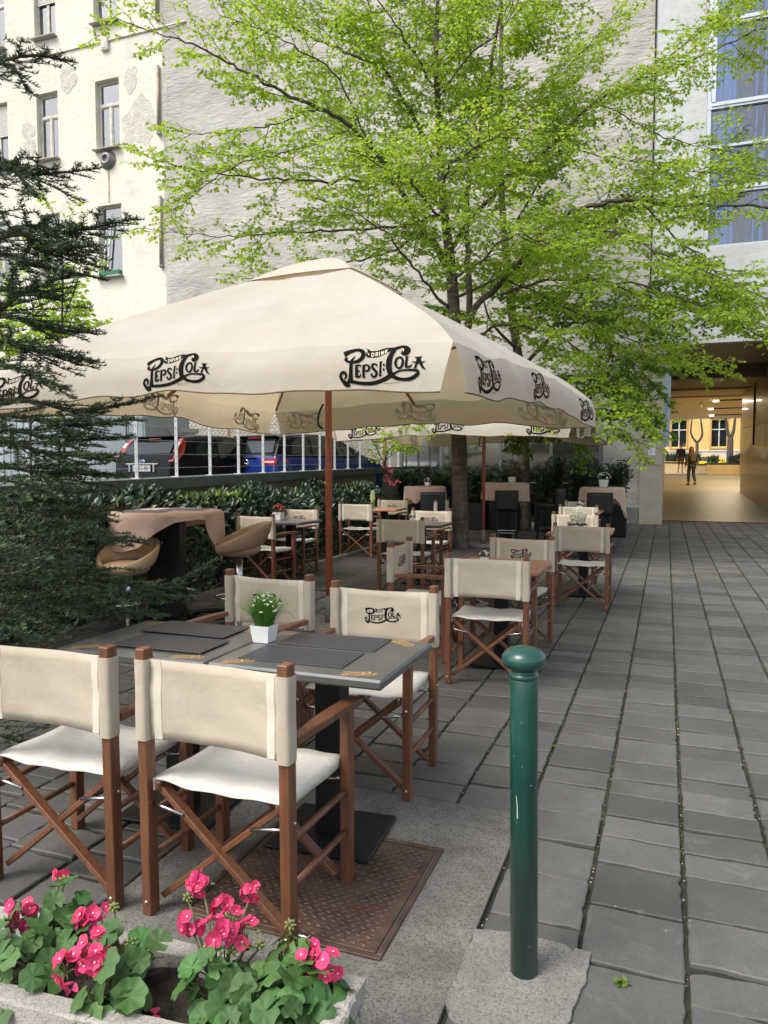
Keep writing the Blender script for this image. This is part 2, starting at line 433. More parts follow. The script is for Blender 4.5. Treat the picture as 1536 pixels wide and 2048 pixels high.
# ------------------------------------------------------------------ setting: ground
def paving_material():
    m, nt, out = newmat('slate_paving'); L = nt.links.new
    tc = N(nt, 'ShaderNodeTexCoord'); ge = N(nt, 'ShaderNodeNewGeometry')
    a = N(nt, 'ShaderNodeTexNoise', i_Scale=2.2, i_Detail=9, i_Roughness=.7); L(tc.outputs['Object'], a.inputs['Vector'])
    g = N(nt, 'ShaderNodeTexNoise', i_Scale=120, i_Detail=4); L(tc.outputs['Object'], g.inputs['Vector'])
    w = N(nt, 'ShaderNodeTexNoise', i_Scale=9, i_Detail=10, i_Roughness=.8, i_Distortion=1.0); L(tc.outputs['Object'], w.inputs['Vector'])
    r1 = N(nt, 'ShaderNodeMapRange'); r1.inputs['From Min'].default_value = .3; r1.inputs['From Max'].default_value = .7; L(a.outputs['Fac'], r1.inputs['Value'])
    m1 = N(nt, 'ShaderNodeMix', data_type='RGBA'); m1.inputs[6].default_value = (.073, .072, .067, 1); m1.inputs[7].default_value = (.118, .116, .108, 1); L(r1.outputs[0], m1.inputs[0])
    r2 = N(nt, 'ShaderNodeMapRange'); r2.inputs['From Min'].default_value = .54; r2.inputs['From Max'].default_value = .74; r2.inputs['To Max'].default_value = .5; L(w.outputs['Fac'], r2.inputs['Value'])
    m2 = N(nt, 'ShaderNodeMix', data_type='RGBA'); m2.inputs[7].default_value = (.22, .22, .21, 1); L(m1.outputs[2], m2.inputs[6]); L(r2.outputs[0], m2.inputs[0])
    hs = N(nt, 'ShaderNodeHueSaturation')
    ad = N(nt, 'ShaderNodeMapRange'); ad.inputs['To Min'].default_value = .74; ad.inputs['To Max'].default_value = 1.26; L(ge.outputs['Random Per Island'], ad.inputs['Value'])
    L(ad.outputs[0], hs.inputs['Value']); L(m2.outputs[2], hs.inputs['Color'])
    gr = N(nt, 'ShaderNodeMapRange'); gr.inputs['To Min'].default_value = .74; gr.inputs['To Max'].default_value = 1.26; L(g.outputs['Fac'], gr.inputs['Value'])
    h2 = N(nt, 'ShaderNodeHueSaturation'); L(gr.outputs[0], h2.inputs['Value']); L(hs.outputs[0], h2.inputs['Color'])
    b = N(nt, 'ShaderNodeBsdfPrincipled', i_Roughness=.62); L(h2.outputs[0], b.inputs['Base Color'])
    bp = N(nt, 'ShaderNodeBump', i_Strength=.45, i_Distance=.012); L(w.outputs['Fac'], bp.inputs['Height'])
    b2 = N(nt, 'ShaderNodeBump', i_Strength=.3, i_Distance=.0015); L(g.outputs['Fac'], b2.inputs['Height']); L(bp.outputs[0], b2.inputs['Normal'])
    L(b2.outputs[0], b.inputs['Normal']); L(b.outputs[0], out.inputs[0])
    return m
M_slate = paving_material()
M_joint = mat('joint_moss', (.026, .025, .019), .95, .5, 14, bump=1, bscale=90, col2=(.030, .032, .018))
M_soil = mat('soil', (.022, .016, .012), .95, .5, 12, bump=1, bscale=45, bdist=.03, col2=(.04, .03, .02))
M_conc = speckle('washed_concrete', (.105, .099, .086), (.245, .235, .21), (.052, .048, .042), 60)
M_conc2 = speckle('smooth_concrete', (.155, .148, .133), (.285, .275, .25), (.10, .095, .085), 60, .4)
M_asph = mat('asphalt', (.06, .06, .062), .9, .3, 8, bump=.5, bscale=120)
M_deck = mat('deck_boards', (.050, .042, .036), .7, .35, 3, stretch=(14, 1, 14), island=.18, bump=.3, bscale=30)

g = MB(); g.span((-70, -25, -.4), (45, 120, -.03)); tag(g.build('ground', M_asph), kind='structure')
g = MB(); g.poly([(-5.0, -6, -.013), (8.0, -6, -.013), (8.0, 21.57, -.013), (-5.0, 21.57, -.013)]); tag(g.build('paving_joints', M_joint), kind='structure')

pr = random.Random(11)
P = MB()
SW = .306
def in_hole(x, y0, y1):
    """free spans of a strip centred at x between y0 and y1"""
    spans = [(y0, y1)]
    def cut(a, b):
        nonlocal spans
        o = []
        for s, e in spans:
            if b <= s or a >= e: o.append((s, e)); continue
            if s < a: o.append((s, a))
            if b < e: o.append((b, e))
        spans = o
    if -1.747 < x < -.523: cut(-6, 3.10)
    if x < -1.04: cut(7.92, 16.8)
    return spans
k0 = -15
for k in range(k0, 28):
    xa = -.523+SW*k; xb = xa+SW
    for (s, e) in in_hole((xa+xb)/2, -3.0, 21.55):
        y = s
        while y < e-.02:
            ln = pr.choice([.15, .165, .18, .20, .21, .24, .27, .31])*pr.uniform(.94, 1.08)
            y2 = min(y+ln, e)
            if e-y2 < .1: y2 = e
            gx = pr.uniform(.004, .008); gy = pr.uniform(.0045, .0095)
            z = pr.uniform(-.005, .004); sk = pr.uniform(-.004, .004)
            hx, hy = (xb-xa)/2-gx, (y2-y)/2-gy
            m_ = 7 if y < 7 else 2                      # worn outline: chipped and uneven where one can see it
            base = [(-hx+2*hx*i/m_, -hy) for i in range(m_)]+[(hx, -hy+2*hy*i/m_) for i in range(m_)]+[(hx-2*hx*i/m_, hy) for i in range(m_)]+[(-hx, hy-2*hy*i/m_) for i in range(m_)]
            tx_, ty_ = pr.uniform(-.014, .014), pr.uniform(-.012, .012); rings = [[], [], []]
            for (bx, by) in base:
                ch = abs(pr.gauss(0, .0022))+(.010*pr.random() if pr.random() < .05 else 0)
                ux = bx-np.sign(bx)*ch*(abs(bx) > hx-1e-6); uy = by-np.sign(by)*ch*.8*(abs(by) > hy-1e-6)+sk*np.sign(bx)
                zz = ux*tx_+uy*ty_; iw = .0035+.002*pr.random()
                rings[0].append((ux, uy, -.045)); rings[1].append((ux, uy, zz-.004)); rings[2].append((ux-np.sign(ux)*iw*(abs(bx) > hx-.02), uy-np.sign(uy)*iw*(abs(by) > hy-.012), zz))
            nn_ = len(base); V = np.array(rings[0]+rings[1]+rings[2])
            F = [[q*nn_+i, q*nn_+(i+1) % nn_, (q+1)*nn_+(i+1) % nn_, (q+1)*nn_+i] for q in range(2) for i in range(nn_)]+[list(range(2*nn_, 3*nn_))]
            P.add(V+np.array([(xa+xb)/2, (y+y2)/2, z]), F)
            y = y2
tag(P.build('paving', M_slate), kind='structure')

# pebbles and moss caught in the joints
pb = MB()
for _ in range(480):
    k = pr.randint(-2, 6); y = 1.3+abs(pr.gauss(0, 3.2)); x = -.523+SW*k+pr.gauss(0, .004)
    if x < -.6 and y < 3.1: continue
    r = pr.uniform(.0018, .0045)
    pb.lathe([(0.0, -r*.7), (r*.8, -r*.3), (r, .1*r), (r*.6, .6*r), (0, r*.7)], (x, y, -.004+r*.3), 6, pr.choice([0, 0, 1]), True)
tag(pb.build('joint_gravel', [mat('pebble_pale', (.32, .29, .24), .8, .3, 30), mat('pebble_brown', (.12, .09, .05), .8, .3, 30)]), kind='stuff')
# moss pads along the joints
mv, mq = [], []
mr_ = np.random.default_rng(4)
for _ in range(1500):
    k = mr_.integers(-2, 6); y = 1.3+abs(mr_.normal(0, 3.5)); x = -.523+SW*k+mr_.normal(0, .004)
    if sin(y*5+k*2.1)+sin(y*1.7+k) < .7: continue
    if x < -.6 and y < 3.1: continue
    c = np.array([x, y, -.008+mr_.uniform(0, .006)]); a = mr_.uniform(0, 6.28); s = mr_.uniform(.003, .007)
    d = np.array([cos(a), sin(a), mr_.uniform(.1, .9)])*s; e = np.array([-sin(a), cos(a), mr_.uniform(-.3, .3)])*s*.6
    b = len(mv); mv += [c-e, c+d-e*.3, c+d*1.2+e*.3, c+e]; mq.append([b, b+1, b+2, b+3])
tag(fast('joint_moss', np.array(mv), np.array(mq), mat('moss', (.06, .085, .015), .9, .3, island=.35)), kind='stuff')

c = MB(); c.prism([(-1.735, -4, -.03), (-.533, -4, -.03), (-.535, 3.09, -.03), (-1.735, 3.085, -.03)], (0, 0, .034))
tag(c.build('concrete_slab', M_conc), kind='structure')
fl, fq = [], []
for _ in range(420):
    y = 1.6+abs(mr_.normal(0, 4.5)); x = mr_.uniform(-1.6, 2.2)+.1*y*mr_.uniform(-1, 1); a = mr_.uniform(0, 6.28); s_z = mr_.uniform(.0015, .006)
    d1 = np.array([cos(a), sin(a), mr_.uniform(-.2, .3)])*s_z; d2 = np.array([-sin(a), cos(a), mr_.uniform(-.2, .2)])*s_z*.5; c_ = np.array([x, y, .0085]); b0 = len(fl)
    fl += [c_-d1, c_-d2, c_+d1, c_+d2]; fq.append([b0, b0+1, b0+2, b0+3])
tag(fast('fallen_bud_scale', np.array(fl), np.array(fq), mat('bud_scale', (.30, .26, .17), .9, .4, island=.5)), kind='stuff')
# rough mortar patch round the bollard foot
pt = [(-.535, 2.25), (-.40, 2.275), (-.18, 2.262), (-.187, 2.12), (-.215, 1.93), (-.232, 1.78), (-.36, 1.80), (-.50, 1.84), (-.535, 1.9)]
ptj = []
for i in range(len(pt)):
    a, b = np.array(pt[i]), np.array(pt[(i+1) % len(pt)])
    for q in range(6):
        ptj.append(a+(b-a)*q/6+mr_.normal(0, .0022, 2))
c = MB(); c.prism([(p[0], p[1], -.02) for p in ptj], (0, 0, .0254)); tag(c.build('mortar_patch', M_conc2), kind='structure')

# wooden terrace deck further back
d = MB(); x = -4.74
while x < -1.1:
    y = 7.94
    while y < 16.75:
        y2 = min(16.75, y+pr.uniform(1.6, 2.6))
        d.box((x+.055, (y+y2)/2, 0), (.104, y2-y-.004, .03), None, .003); y = y2
    x += .11
d.span((-1.075, 7.93, -.02), (-1.045, 16.78, .018), .003)
tag(d.build('wooden_deck', M_deck), kind='structure')

# planting bed and its kerb
b = MB()
nx, ny = 12, 60
Pg = np.zeros((nx, ny, 3))
for i in range(nx):
    for j in range(ny):
        x = -5.75+i*.95/(nx-1) if True else 0; y = .5+j*19.4/(ny-1)
        Pg[i, j] = (x-.9*(y < 7)*(i < 3)*(3-i)/2, y, .02+.03*sin(x*7+y*3)+.02*sin(y*9.1)+mr_.uniform(0, .015))
b.grid(Pg); tag(b.build('soil_bed', M_soil), kind='structure')
kb = MB(); y = .5
while y < 20:
    kb.box((-4.775, y+.5, .02), (.07, .99, .1), None, .006); y += 1.0
tag(kb.build('bed_kerb', M_conc), kind='structure')
lt = []; lq = []
for _ in range(900):
    p = np.array([mr_.uniform(-5.7, -4.85), mr_.uniform(2, 12), .075]); a = mr_.uniform(0, 6.28); s = mr_.uniform(.012, .03)
    d1 = np.array([cos(a), sin(a), mr_.uniform(-.3, .3)])*s; d2 = np.array([-sin(a), cos(a), mr_.uniform(-.3, .3)])*s*.5
    b0 = len(lt); lt += [p-d1, p-d2, p+d1, p+d2]; lq.append([b0, b0+1, b0+2, b0+3])
tag(fast('leaf_litter', np.array(lt), np.array(lq), mat('dead_leaf', (.10, .06, .03), .9, .4, island=.4)), kind='stuff')

# raised car park behind the retaining wall
c = MB(); c.prism([(-5.5, .5, -.1), (-5.95, 7.2, -.1), (-7.0, 20.09, -.1), (-34, 20.09, -.1), (-34, .5, -.1)], (0, 0, .72)); tag(c.build('car_park', M_asph), kind='structure')

# ramp through the passage and the street beyond it
M_pfloor = mat('passage_floor_stone', (.27, .23, .16), .42, .12, 1.5, bump=.03)
def rampz(y): return .0355*(y-21.57)
r = MB(); r.prism([(-.2, 21.57, -.3), (-.2, 21.57, .004), (-.2, 49.0, rampz(49)), (-.2, 49.0, -.3)], (9.2, 0, 0)); tag(r.build('passage_floor', M_pfloor), kind='structure')
r = MB(); r.span((-40, 49.0, -.3), (45, 61, .985)); tag(r.build('far_pavement', mat('pale_pavement', (.42, .40, .37), .8, .15, 2)), kind='structure')
r = MB(); r.span((-40, 61, -.3), (45, 74.9, .87)); tag(r.build('street', M_asph), kind='structure')
s_ = MB(); s_.span((-.1, 21.50, -.05), (2.75, 21.57, .008)); tag(s_.build('threshold_strip', M_dark), kind='structure')
# ------------------------------------------------------------------ buildings
YF = 20.1
M_yplast = plaster('cream_render', (.69, .665, .55), (.75, .725, .615), (.55, .525, .43), .25, .8, .6)
M_gplast = plaster('grey_rough_render', (.43, .41, .37), (.53, .51, .465), (.35, .33, .29), .5, 1.7, .9)
M_wplast = plaster('pale_render', (.50, .51, .50), (.57, .58, .58), (.46, .46, .45), .15, 1.2, .8)
M_bare = mat('bare_render_patch', (.56, .54, .46), .95, .2, 5, bump=.8, bscale=12, bdist=.03)
M_patchg = mat('grey_repair_render', (.66, .64, .56), .95, .12, 2, bump=.4, bscale=10)
M_wframe = mat('old_white_frame', (.55, .53, .45), .6, .25, 6)
M_alu = mat('pale_aluminium', (.52, .56, .60), .35, .05, metal=.3)
M_pane = glassy('window_glass', (.86, .93, 1.0), .24)
M_room = mat('dim_room', (.42, .45, .47), .9, .3, 1)
M_curt = mat('net_curtain', (.62, .74, .84), .9, .15, 3, stretch=(6, 1, .4))
M_sill = mat('sill_metal', (.35, .32, .27), .5, .2)
M_shut = mat('roller_shutter', (.58, .55, .50), .6, .08, 3)
M_stone = mat('travertine', (.40, .36, .28), .5, .14, 3, detail=10, bump=.1, bscale=30, stretch=(1, 1, 1.6))
M_plinth = mat('grey_plinth', (.20, .195, .185), .85, .15, 4, bump=.3, bscale=30)
M_panel = mat('gold_oak_panel', (.55, .42, .22), .35, .16, 2.0, stretch=(14, 14, .7), coat=.15)
M_ceil = mat('passage_ceiling_paint', (.70, .58, .36), .6, .06, 1)
M_brownsoff = mat('brown_soffit', (.20, .145, .085), .5, .15, 1)

def wall_holes(mb, x0, x1, z0, z1, y, holes, depth, mi=0):
    xs = sorted({x0, x1, *[h[0] for h in holes], *[h[1] for h in holes]})
    zs = sorted({z0, z1, *[h[2] for h in holes], *[h[3] for h in holes]})
    for i in range(len(xs)-1):
        for j in range(len(zs)-1):
            cx, cz = (xs[i]+xs[i+1])/2, (zs[j]+zs[j+1])/2
            if any(h[0] < cx < h[1] and h[2] < cz < h[3] for h in holes): continue
            mb.poly([(xs[i], y, zs[j]), (xs[i+1], y, zs[j]), (xs[i+1], y, zs[j+1]), (xs[i], y, zs[j+1])], mi)
    for (a, b, c, d) in holes:
        e = y+depth
        mb.poly([(a, y, c), (a, e, c), (b, e, c), (b, y, c)], mi); mb.poly([(a, y, d), (b, y, d), (b, e, d), (a, e, d)], mi)
        mb.poly([(a, y, c), (a, y, d), (a, e, d), (a, e, c)], mi); mb.poly([(b, y, c), (b, e, c), (b, e, d), (b, y, d)], mi)

# ---- the cream apartment house on the left
house = thing('apartment_building', 'cream apartment house with peeling render and tall old windows, left of the rough grey wall', 'building', (-22, YF, 0))
cols = [(-17.51, -16.57), (-19.96, -19.06), (-22.3, -21.24), (-24.9, -23.9)]
rows = [(7.62, 9.9), (11.66, 13.83), (15.58, 17.85)]
holes = []
X0, Y0 = -22, YF
for (z0, z1) in rows:
    for (a, b) in cols: holes.append((a-X0, b-X0, z0, z1))
w = MB(); wall_holes(w, -31-X0, -14.9-X0, 0, 22, 0, holes, .22)
w.poly([(-31-X0, 0, 22), (-14.9-X0, 0, 22), (-14.9-X0, 8, 22), (-31-X0, 8, 22)]); w.poly([(-31-X0, 0, 0), (-31-X0, 0, 22), (-31-X0, 8, 22), (-31-X0, 8, 0)])
w.build('wall', M_yplast, house)
def old_window(x0, x1, z0, z1, style, parent):
    f = MB(); y = .16; t = .06
    for (a, b) in ((x0, x0+t), (x1-t, x1)): f.span((a, y, z0), (b, y+.07, z1), .006)
    for (a, b) in ((z0, z0+t), (z1-t, z1)): f.span((x0+t, y, a), (x1-t, y+.07, b), .006)
    zt = z0+(z1-z0)*.66; xm = (x0+x1)/2
    if style in ('old', 'curtain'):
        f.span((x0+t, y-.015, zt-.045), (x1-t, y+.065, zt+.045), .006); f.span((xm-.045, y-.008, z0+t), (xm+.045, y+.06, zt-.045), .006)
        for (a, b, c, d) in ((x0+t, xm-.045, z0+t, zt-.045), (xm+.045, x1-t, z0+t, zt-.045), (x0+t, x1-t, zt+.045, z1-t)):
            for (p, q) in ((a, a+.03), (b-.03, b)): f.span((p, y+.012, c), (q, y+.055, d), .003)
            for (p, q) in ((c, c+.03), (d-.03, d)): f.span((a+.03, y+.012, p), (b-.03, y+.055, q), .003)
    elif style == 'shutter':
        f.span((xm-.05, y-.01, z0+t), (xm+.05, y+.06, z0+(z1-z0)*.55), .006)
    fr = f.build('window', M_wframe, parent)
    p = MB(); p.span((x0+t, y+.036, z0+t), (x1-t, y+.042, z1-t)); p.build('pane', M_pane, fr)
    r = MB(); r.poly([(x0, y+.5, z0), (x1, y+.5, z0), (x1, y+.5, z1), (x0, y+.5, z1)])
    for q in ((x0, z0, x0, z1), (x1, z0, x1, z1), (x0, z0, x1, z0), (x0, z1, x1, z1)):
        r.poly([(q[0], y+.07, q[1]), (q[2], y+.07, q[3]), (q[2], y+.5, q[3]), (q[0], y+.5, q[1])])
    r.build('reveal', M_room, fr)
    s = MB(); s.box(((x0+x1)/2, -.02, z0-.025), (x1-x0+.1, .34, .045), None, .008); s.build('sill', M_sill, fr)
    if style in ('old', 'curtain', 'tilt'):
        c = MB(); n = 30
        Pc = np.array([[(x0+t+(x1-x0-2*t)*(i/(n-1))*(1 if style != 'tilt' else .3), y+.075+.012*sin(i*1.7), z) for z in (z0+.05, z1-.08)] for i in range(n)])
        c.grid(Pc); c.build('curtain', M_curt if style != 'tilt' else mat('green_curtain', (.30, .42, .26), .9, .2), fr)
    if style == 'shutter':
        c = MB(); z = z1-t
        lim = z0+(z1-z0)*.52
        while z > lim:
            c.box((xm, y-.03, z-.03), (x1-x0-.02, .02, .056), None, .008); z -= .06
        c.build('shutter', M_shut, fr)
    return fr
styles = {(0, 0): 'tilt', (1, 0): 'old', (2, 0): 'old', (0, 1): 'old', (1, 1): 'old', (2, 1): 'shutter', (0, 2): 'shutter', (1, 2): 'shutter', (2, 2): 'old'}
for j, (z0, z1) in enumerate(rows):
    for i, (a, b) in enumerate(cols):
        fr = old_window(a-X0, b-X0, z0, z1, styles.get((i, j), 'old'), house)
        if (i, j) == (0, 0):
            bx = MB(); bx.box(((a+b)/2-X0, -.02, z0+.09), (b-a-.1, .16, .18), None, .02); bx.build('flower_box', mat('green_plastic', (.01, .13, .06), .4, .1), fr)
            sash = MB(); q = np.array([[cos(.12), 0, sin(.12)], [0, 1, 0], [-sin(.12), 0, cos(.12)]])
            sash.box(((a+b)/2-X0-.28, .10, z0+1.0), (.05, .05, 1.35), q, .008); sash.box(((a+b)/2-X0-.12, .10, z0+1.0), (.05, .05, 1.35), q, .008)
            sash.build('tilted_sash', mat('white_pvc', (.72, .72, .70), .4, .03), fr)
# patches where the render has fallen off, and grey repairs
def blob(cx, cz, rx, rz, seed, n=34, rough=.22):
    r = random.Random(seed); ph = [r.uniform(0, 6.28) for _ in range(6)]
    return [(cx+rx*(1+rough*(sin(2*t+ph[0])*.5+sin(3*t+ph[1])*.5+.4*sin(7*t+ph[2])+.25*sin(13*t+ph[3])))*cos(t), cz+rz*(1+rough*(sin(2*t+ph[4])*.5+sin(5*t+ph[5])*.4+.3*sin(11*t+ph[1])))*sin(t)) for t in [2*pi*i/n for i in range(n)]]
for k, (cx, cz, rx, rz) in enumerate([(-15.72, 12.35, .52, .72), (-16.2, 12.3, .25, .4), (-16.22, 11.75, .24, .26), (-16.1, 13.65, .27, .42), (-20.35, 12.7, .27, .30), (-20.3, 12.15, .22, .36), (-18.6, 14.1, .33, .42)]):
    m = MB(); m.prism([(x-X0, -.004-.001*k, z) for x, z in blob(cx, cz, rx, rz, k+3)], (0, .004, 0)); m.build('bare_patch', M_bare, house)
for k, (x0, x1, z0, z1) in enumerate([(-16.4, -16.0, 9.2, 10.6), (-16.35, -15.2, 14.3, 15.2), (-16.05, -15.55, 8.2, 9.3), (-19.1, -18.5, 9.0, 10.3), (-21.0, -20.0, 9.0, 9.9)]):
    m = MB(); m.prism([(x0-X0, -.003, z0), (x1-X0, -.003, z0+.03), (x1-X0-.03, -.003, z1), (x0-X0+.02, -.003, z1-.04)], (0, .003, 0)); m.build('repair_patch', M_patchg, house)
Ry = np.array([[1, 0, 0], [0, 0, -1], [0, 1, 0]])
v = MB(); v.lathe([(.30, 0), (.30, .03), (.22, .05), (.2, .16), (.1, .2), (.1, .12), (0, .11)], (-17.04-X0, 0, 11.3), 20, R=Ry)
v.build('vent_cap', mat('dull_zinc', (.22, .21, .2), .5, .3, metal=.5), house)
st = MB(); st.prism([(x-X0, -.002, z) for x, z in [(-17.09, 11.1), (-16.99, 11.1), (-17.0, 10.2), (-17.01, 9.95), (-17.08, 9.95), (-17.07, 10.4)]], (0, .002, 0)); st.build('rust_stain', mat('rust_stain', (.42, .32, .20), .9, .3), house)
gb = MB(); gb.box((-17.05-X0, -.05, 14.9), (.28, .1, .42), None, .02); gb.box((-17.05-X0, -.105, 14.85), (.14, .02, .2), None, .01); gb.build('vent_box', M_patchg, house)
for (z0, z1) in ((11.75, 13.85), (7.7, 9.9), (15.2, 17.5)):
    p = MB(); p.tube([(-15.02-X0, -.07, z0), (-15.02-X0, -.07, z1)], .055, 10); p.box((-15.02-X0, -.06, z0+.06), (.14, .12, .05)); p.build('downpipe', mat('brown_pipe', (.33, .28, .22), .5, .3, metal=.2), house)
bz = MB(); bz.box((-19.5-X0, -.03, 15.0), (11, .05, .05), None, .01); bz.build('string_course', M_yplast, house)

# ---- the tall blind wall of rough render
blind = thing('fire_wall_building', 'tall windowless wall of rough grey render filling the background behind the green tree', 'building', (-7.7, YF, 0))
w = MB(); a, b = -14.9+7.7, -.48+7.7
nxx, nzz = 150, 200
xs = np.linspace(a, b, nxx); zs = np.linspace(0, 21, nzz)
hz = np.random.default_rng(21)
def fbm(nx, nz, octs):
    out = np.zeros((nx, nz))
    for (cx, cz, amp) in octs:
        gx, gz = max(2, int(cx)), max(2, int(cz)); G = hz.normal(0, 1, (gx+1, gz+1))
        u = np.linspace(0, gx-1e-6, nx); v2 = np.linspace(0, gz-1e-6, nz)
        iu, iv = u.astype(int), v2.astype(int); fu = (u-iu)[:, None]; fv = (v2-iv)[None]
        fu = fu*fu*(3-2*fu); fv = fv*fv*(3-2*fv)
        out += amp*((G[iu][:, iv]*(1-fu)+G[iu+1][:, iv]*fu)*(1-fv)+(G[iu][:, iv+1]*(1-fu)+G[iu+1][:, iv+1]*fu)*fv)
    return out
rel = fbm(nxx, nzz, [(10, 20, .025), (30, 60, .011), (70, 110, .006)])
rel[0] = rel[-1] = 0
Pw = np.stack([np.repeat(xs[:, None], nzz, 1), rel, np.repeat(zs[None], nxx, 0)], 2)
w.grid(Pw); w.poly([(a, .03, 21), (b, .03, 21), (b, 8, 21), (a, 8, 21)]); w.poly([(a, 0.02, 0), (a, 0.02, 21), (a, 8, 21), (a, 8, 0)])
w.build('wall', M_gplast, blind)
# ---- office house with the passage
off = thing('office_building', 'pale office block on the right with tall blue windows above an open passage', 'building', (0, YF, 0))
WX0, WX1, WZ0, WZ1 = .72, 9.0, 6.75, 19.5
w = MB(); wall_holes(w, -.46, 10.5, 0, 22, -.03, [(-.08, 2.78, -.02, 4.46), (WX0, WX1, WZ0, WZ1)], .3)
w.poly([(-.46, -.03, 0), (-.46, -.03, 22), (-.46, .8, 22), (-.46, .8, 0)])
w.build('wall', M_wplast, off)
j = MB(); j.box((-.47, -.045, 12), (.035, .03, 20)); j.build('expansion_joint', M_dark, off)
w = MB(); w.span((-.08, .27, 6.6), (.0, .3, 6.62)); 
fr = MB()
zm = [6.75, 8.07, 9.1, 10.06, 11.97, 13.9, 15.9, 19.4]
for z in zm:
    hh = .16 if z in (10.06, 11.97, 8.07) else .07
    fr.span((WX0, -.02, z-hh/2), (WX1, .12, z+hh/2), .006)
    if hh > .1: fr.span((WX0+.1, -.045, z-.02), (WX1, -.021, z+.035), .004)
for x in (WX0+.05, 3.0, 5.2, 7.4, WX1-.05): fr.span((x-.05, -.012, WZ0+.04), (x+.05, .112, WZ1), .006)
for (z0, z1) in ((10.14, 11.89), (12.05, 13.86)):
    for x in (WX0+.15,): fr.span((x-.045, -.04, z0), (x+.045, .10, z1), .006)
wf = fr.build('window', M_alu, off)
p = MB(); p.span((WX0+.1, .05, WZ0), (WX1-.1, .056, WZ1)); p.build('pane', glassy('office_glass', (.90, .95, 1.0), .04), wf)
M_slat = mat('blue_reflection_strip', (.22, .46, 1.0), .6, .1, 2); M_refln = mat('navy_reflection_strip', (.010, .022, .09), .6, .3, 2); M_reflg = mat('grey_reflection_strip', (.13, .15, .17), .7, .2, 1, stretch=(10, 1, .1))  # colours of the stripes mirrored in the glass, painted on strips behind it
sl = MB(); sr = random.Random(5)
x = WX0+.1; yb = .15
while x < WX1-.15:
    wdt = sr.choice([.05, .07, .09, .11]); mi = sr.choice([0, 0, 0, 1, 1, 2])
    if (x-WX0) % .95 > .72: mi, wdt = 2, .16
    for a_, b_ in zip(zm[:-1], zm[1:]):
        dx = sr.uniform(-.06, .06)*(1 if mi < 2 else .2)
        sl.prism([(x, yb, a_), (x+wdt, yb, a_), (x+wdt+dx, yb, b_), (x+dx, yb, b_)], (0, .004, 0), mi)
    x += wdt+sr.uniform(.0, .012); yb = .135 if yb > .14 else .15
for _ in range(46):  # slanting strips imitate the wavering lines of the reflection
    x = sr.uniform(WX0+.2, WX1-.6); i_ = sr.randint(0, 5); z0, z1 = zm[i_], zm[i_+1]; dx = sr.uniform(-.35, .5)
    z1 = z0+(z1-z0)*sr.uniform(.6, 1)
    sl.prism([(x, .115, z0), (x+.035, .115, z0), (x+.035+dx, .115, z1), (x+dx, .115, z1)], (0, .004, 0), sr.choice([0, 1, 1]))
sl.build('reflection_strip', [M_slat, M_refln, M_reflg], wf)  # painted reflection built as coloured strips, no real blinds
bk = MB(); bk.poly([(WX0, .9, WZ0), (WX1, .9, WZ0), (WX1, .9, WZ1), (WX0, .9, WZ1)]); bk.build('room_wall', mat('blue_grey_room', (.05, .07, .11), .9, .2, 1), wf)
lg = MB(); lg.box((4.5, -.05, 5.35), (8.0, .04, .03)); lg.build('ledge', M_alu, off)
# pier of stone beside the passage, plinth and notice
pi_ = MB(); pi_.span((-.63, -.09, 0), (-.09, .26, 1.478), .004); pi_.span((-.63, -.088, 1.486), (-.09, .26, 4.4), .004); pi_.build('stone_pier', M_stone, off)
gp = MB(); gp.span((-.085, -.02, 1.95), (.06, .03, 4.0), .004); gp.build('glass_fin', mat('pale_blue_panel', (.35, .44, .52), .2, .1), off)
pl = MB(); pl.span((-3.4, -.075, 0), (-.64, .1, .415), .01); pl.build('plinth', M_plinth, off)
# inside of the passage
pw = MB()
pw.poly([(-.08, .2, 0), (-.08, 30, 0), (-.08, 30, 4.6), (-.08, .2, 4.6)])
pw.build('passage_side_wall', M_panel, off)
def panel_wall():
    rw = MB(); y = 1.47
    ys = [.28, 2.9, 5.6, 8.3, 10.8, 13.3]; zz = [-.2, 1.25, 2.72, 4.75]
    for i in range(5):
        for k in range(3):
            rw.span((2.79, ys[i]+.006, zz[k]+.006+.02*ys[i]*(k > 0)), (2.86, ys[i+1]-.006, zz[k+1]-.006+.02*ys[i]*(k < 2)), .004)
    rw.span((2.83, .28, -.2), (3.2, 13.3, 4.75))
    return rw
panel_wall().build('passage_panelling', M_panel, off)
sl = MB(); sl.span((2.77, 8.45, 2.2), (2.789, 8.85, 4.3), .003); sl.build('wall_slot', M_dark, off)
pw = MB(); pw.poly([(3.2, 13.3, -.2), (9, 13.3, -.2), (9, 13.3, 4.75), (3.2, 13.3, 4.75)]); pw.poly([(9, 13.3, 0), (9, 30, 0), (9, 30, 4.7), (9, 13.3, 4.7)])
pw.build('passage_back_wall', M_panel, off)
pc = MB(); pc.span((4.0, 27.6, .5), (4.55, 28.6, 4.3)); pc.build('passage_column', M_panel, off)
ce = MB(); ce.poly([(-.2, .27, 4.56), (9.2, .27, 4.56), (9.2, 5.9, 4.56), (-.2, 5.9, 4.56)]); ce.span((-.07, 5.9, 4.24), (2.78, 6.25, 4.6)); ce.build('brown_soffit', M_brownsoff, off)
ce = MB(); ce.poly([(-.2, 6.25, 4.35), (9.2, 6.25, 4.35), (9.2, 30, 4.35), (-.2, 30, 4.35)]); ce.span((-.07, 10.2, 4.27), (9.0, 10.5, 4.35)); ce.span((-.07, 13.6, 4.29), (9.0, 13.85, 4.35))
ce.poly([(-.3, .27, 4.75), (9.3, .27, 4.75), (9.3, 30.2, 4.75), (-.3, 30.2, 4.75)]); ce.build('passage_ceiling', M_ceil, off)
M_lamp = mat('lamp_glow', (1, .95, .85), .5, 0, emit=(1, .86, .62), estr=9)
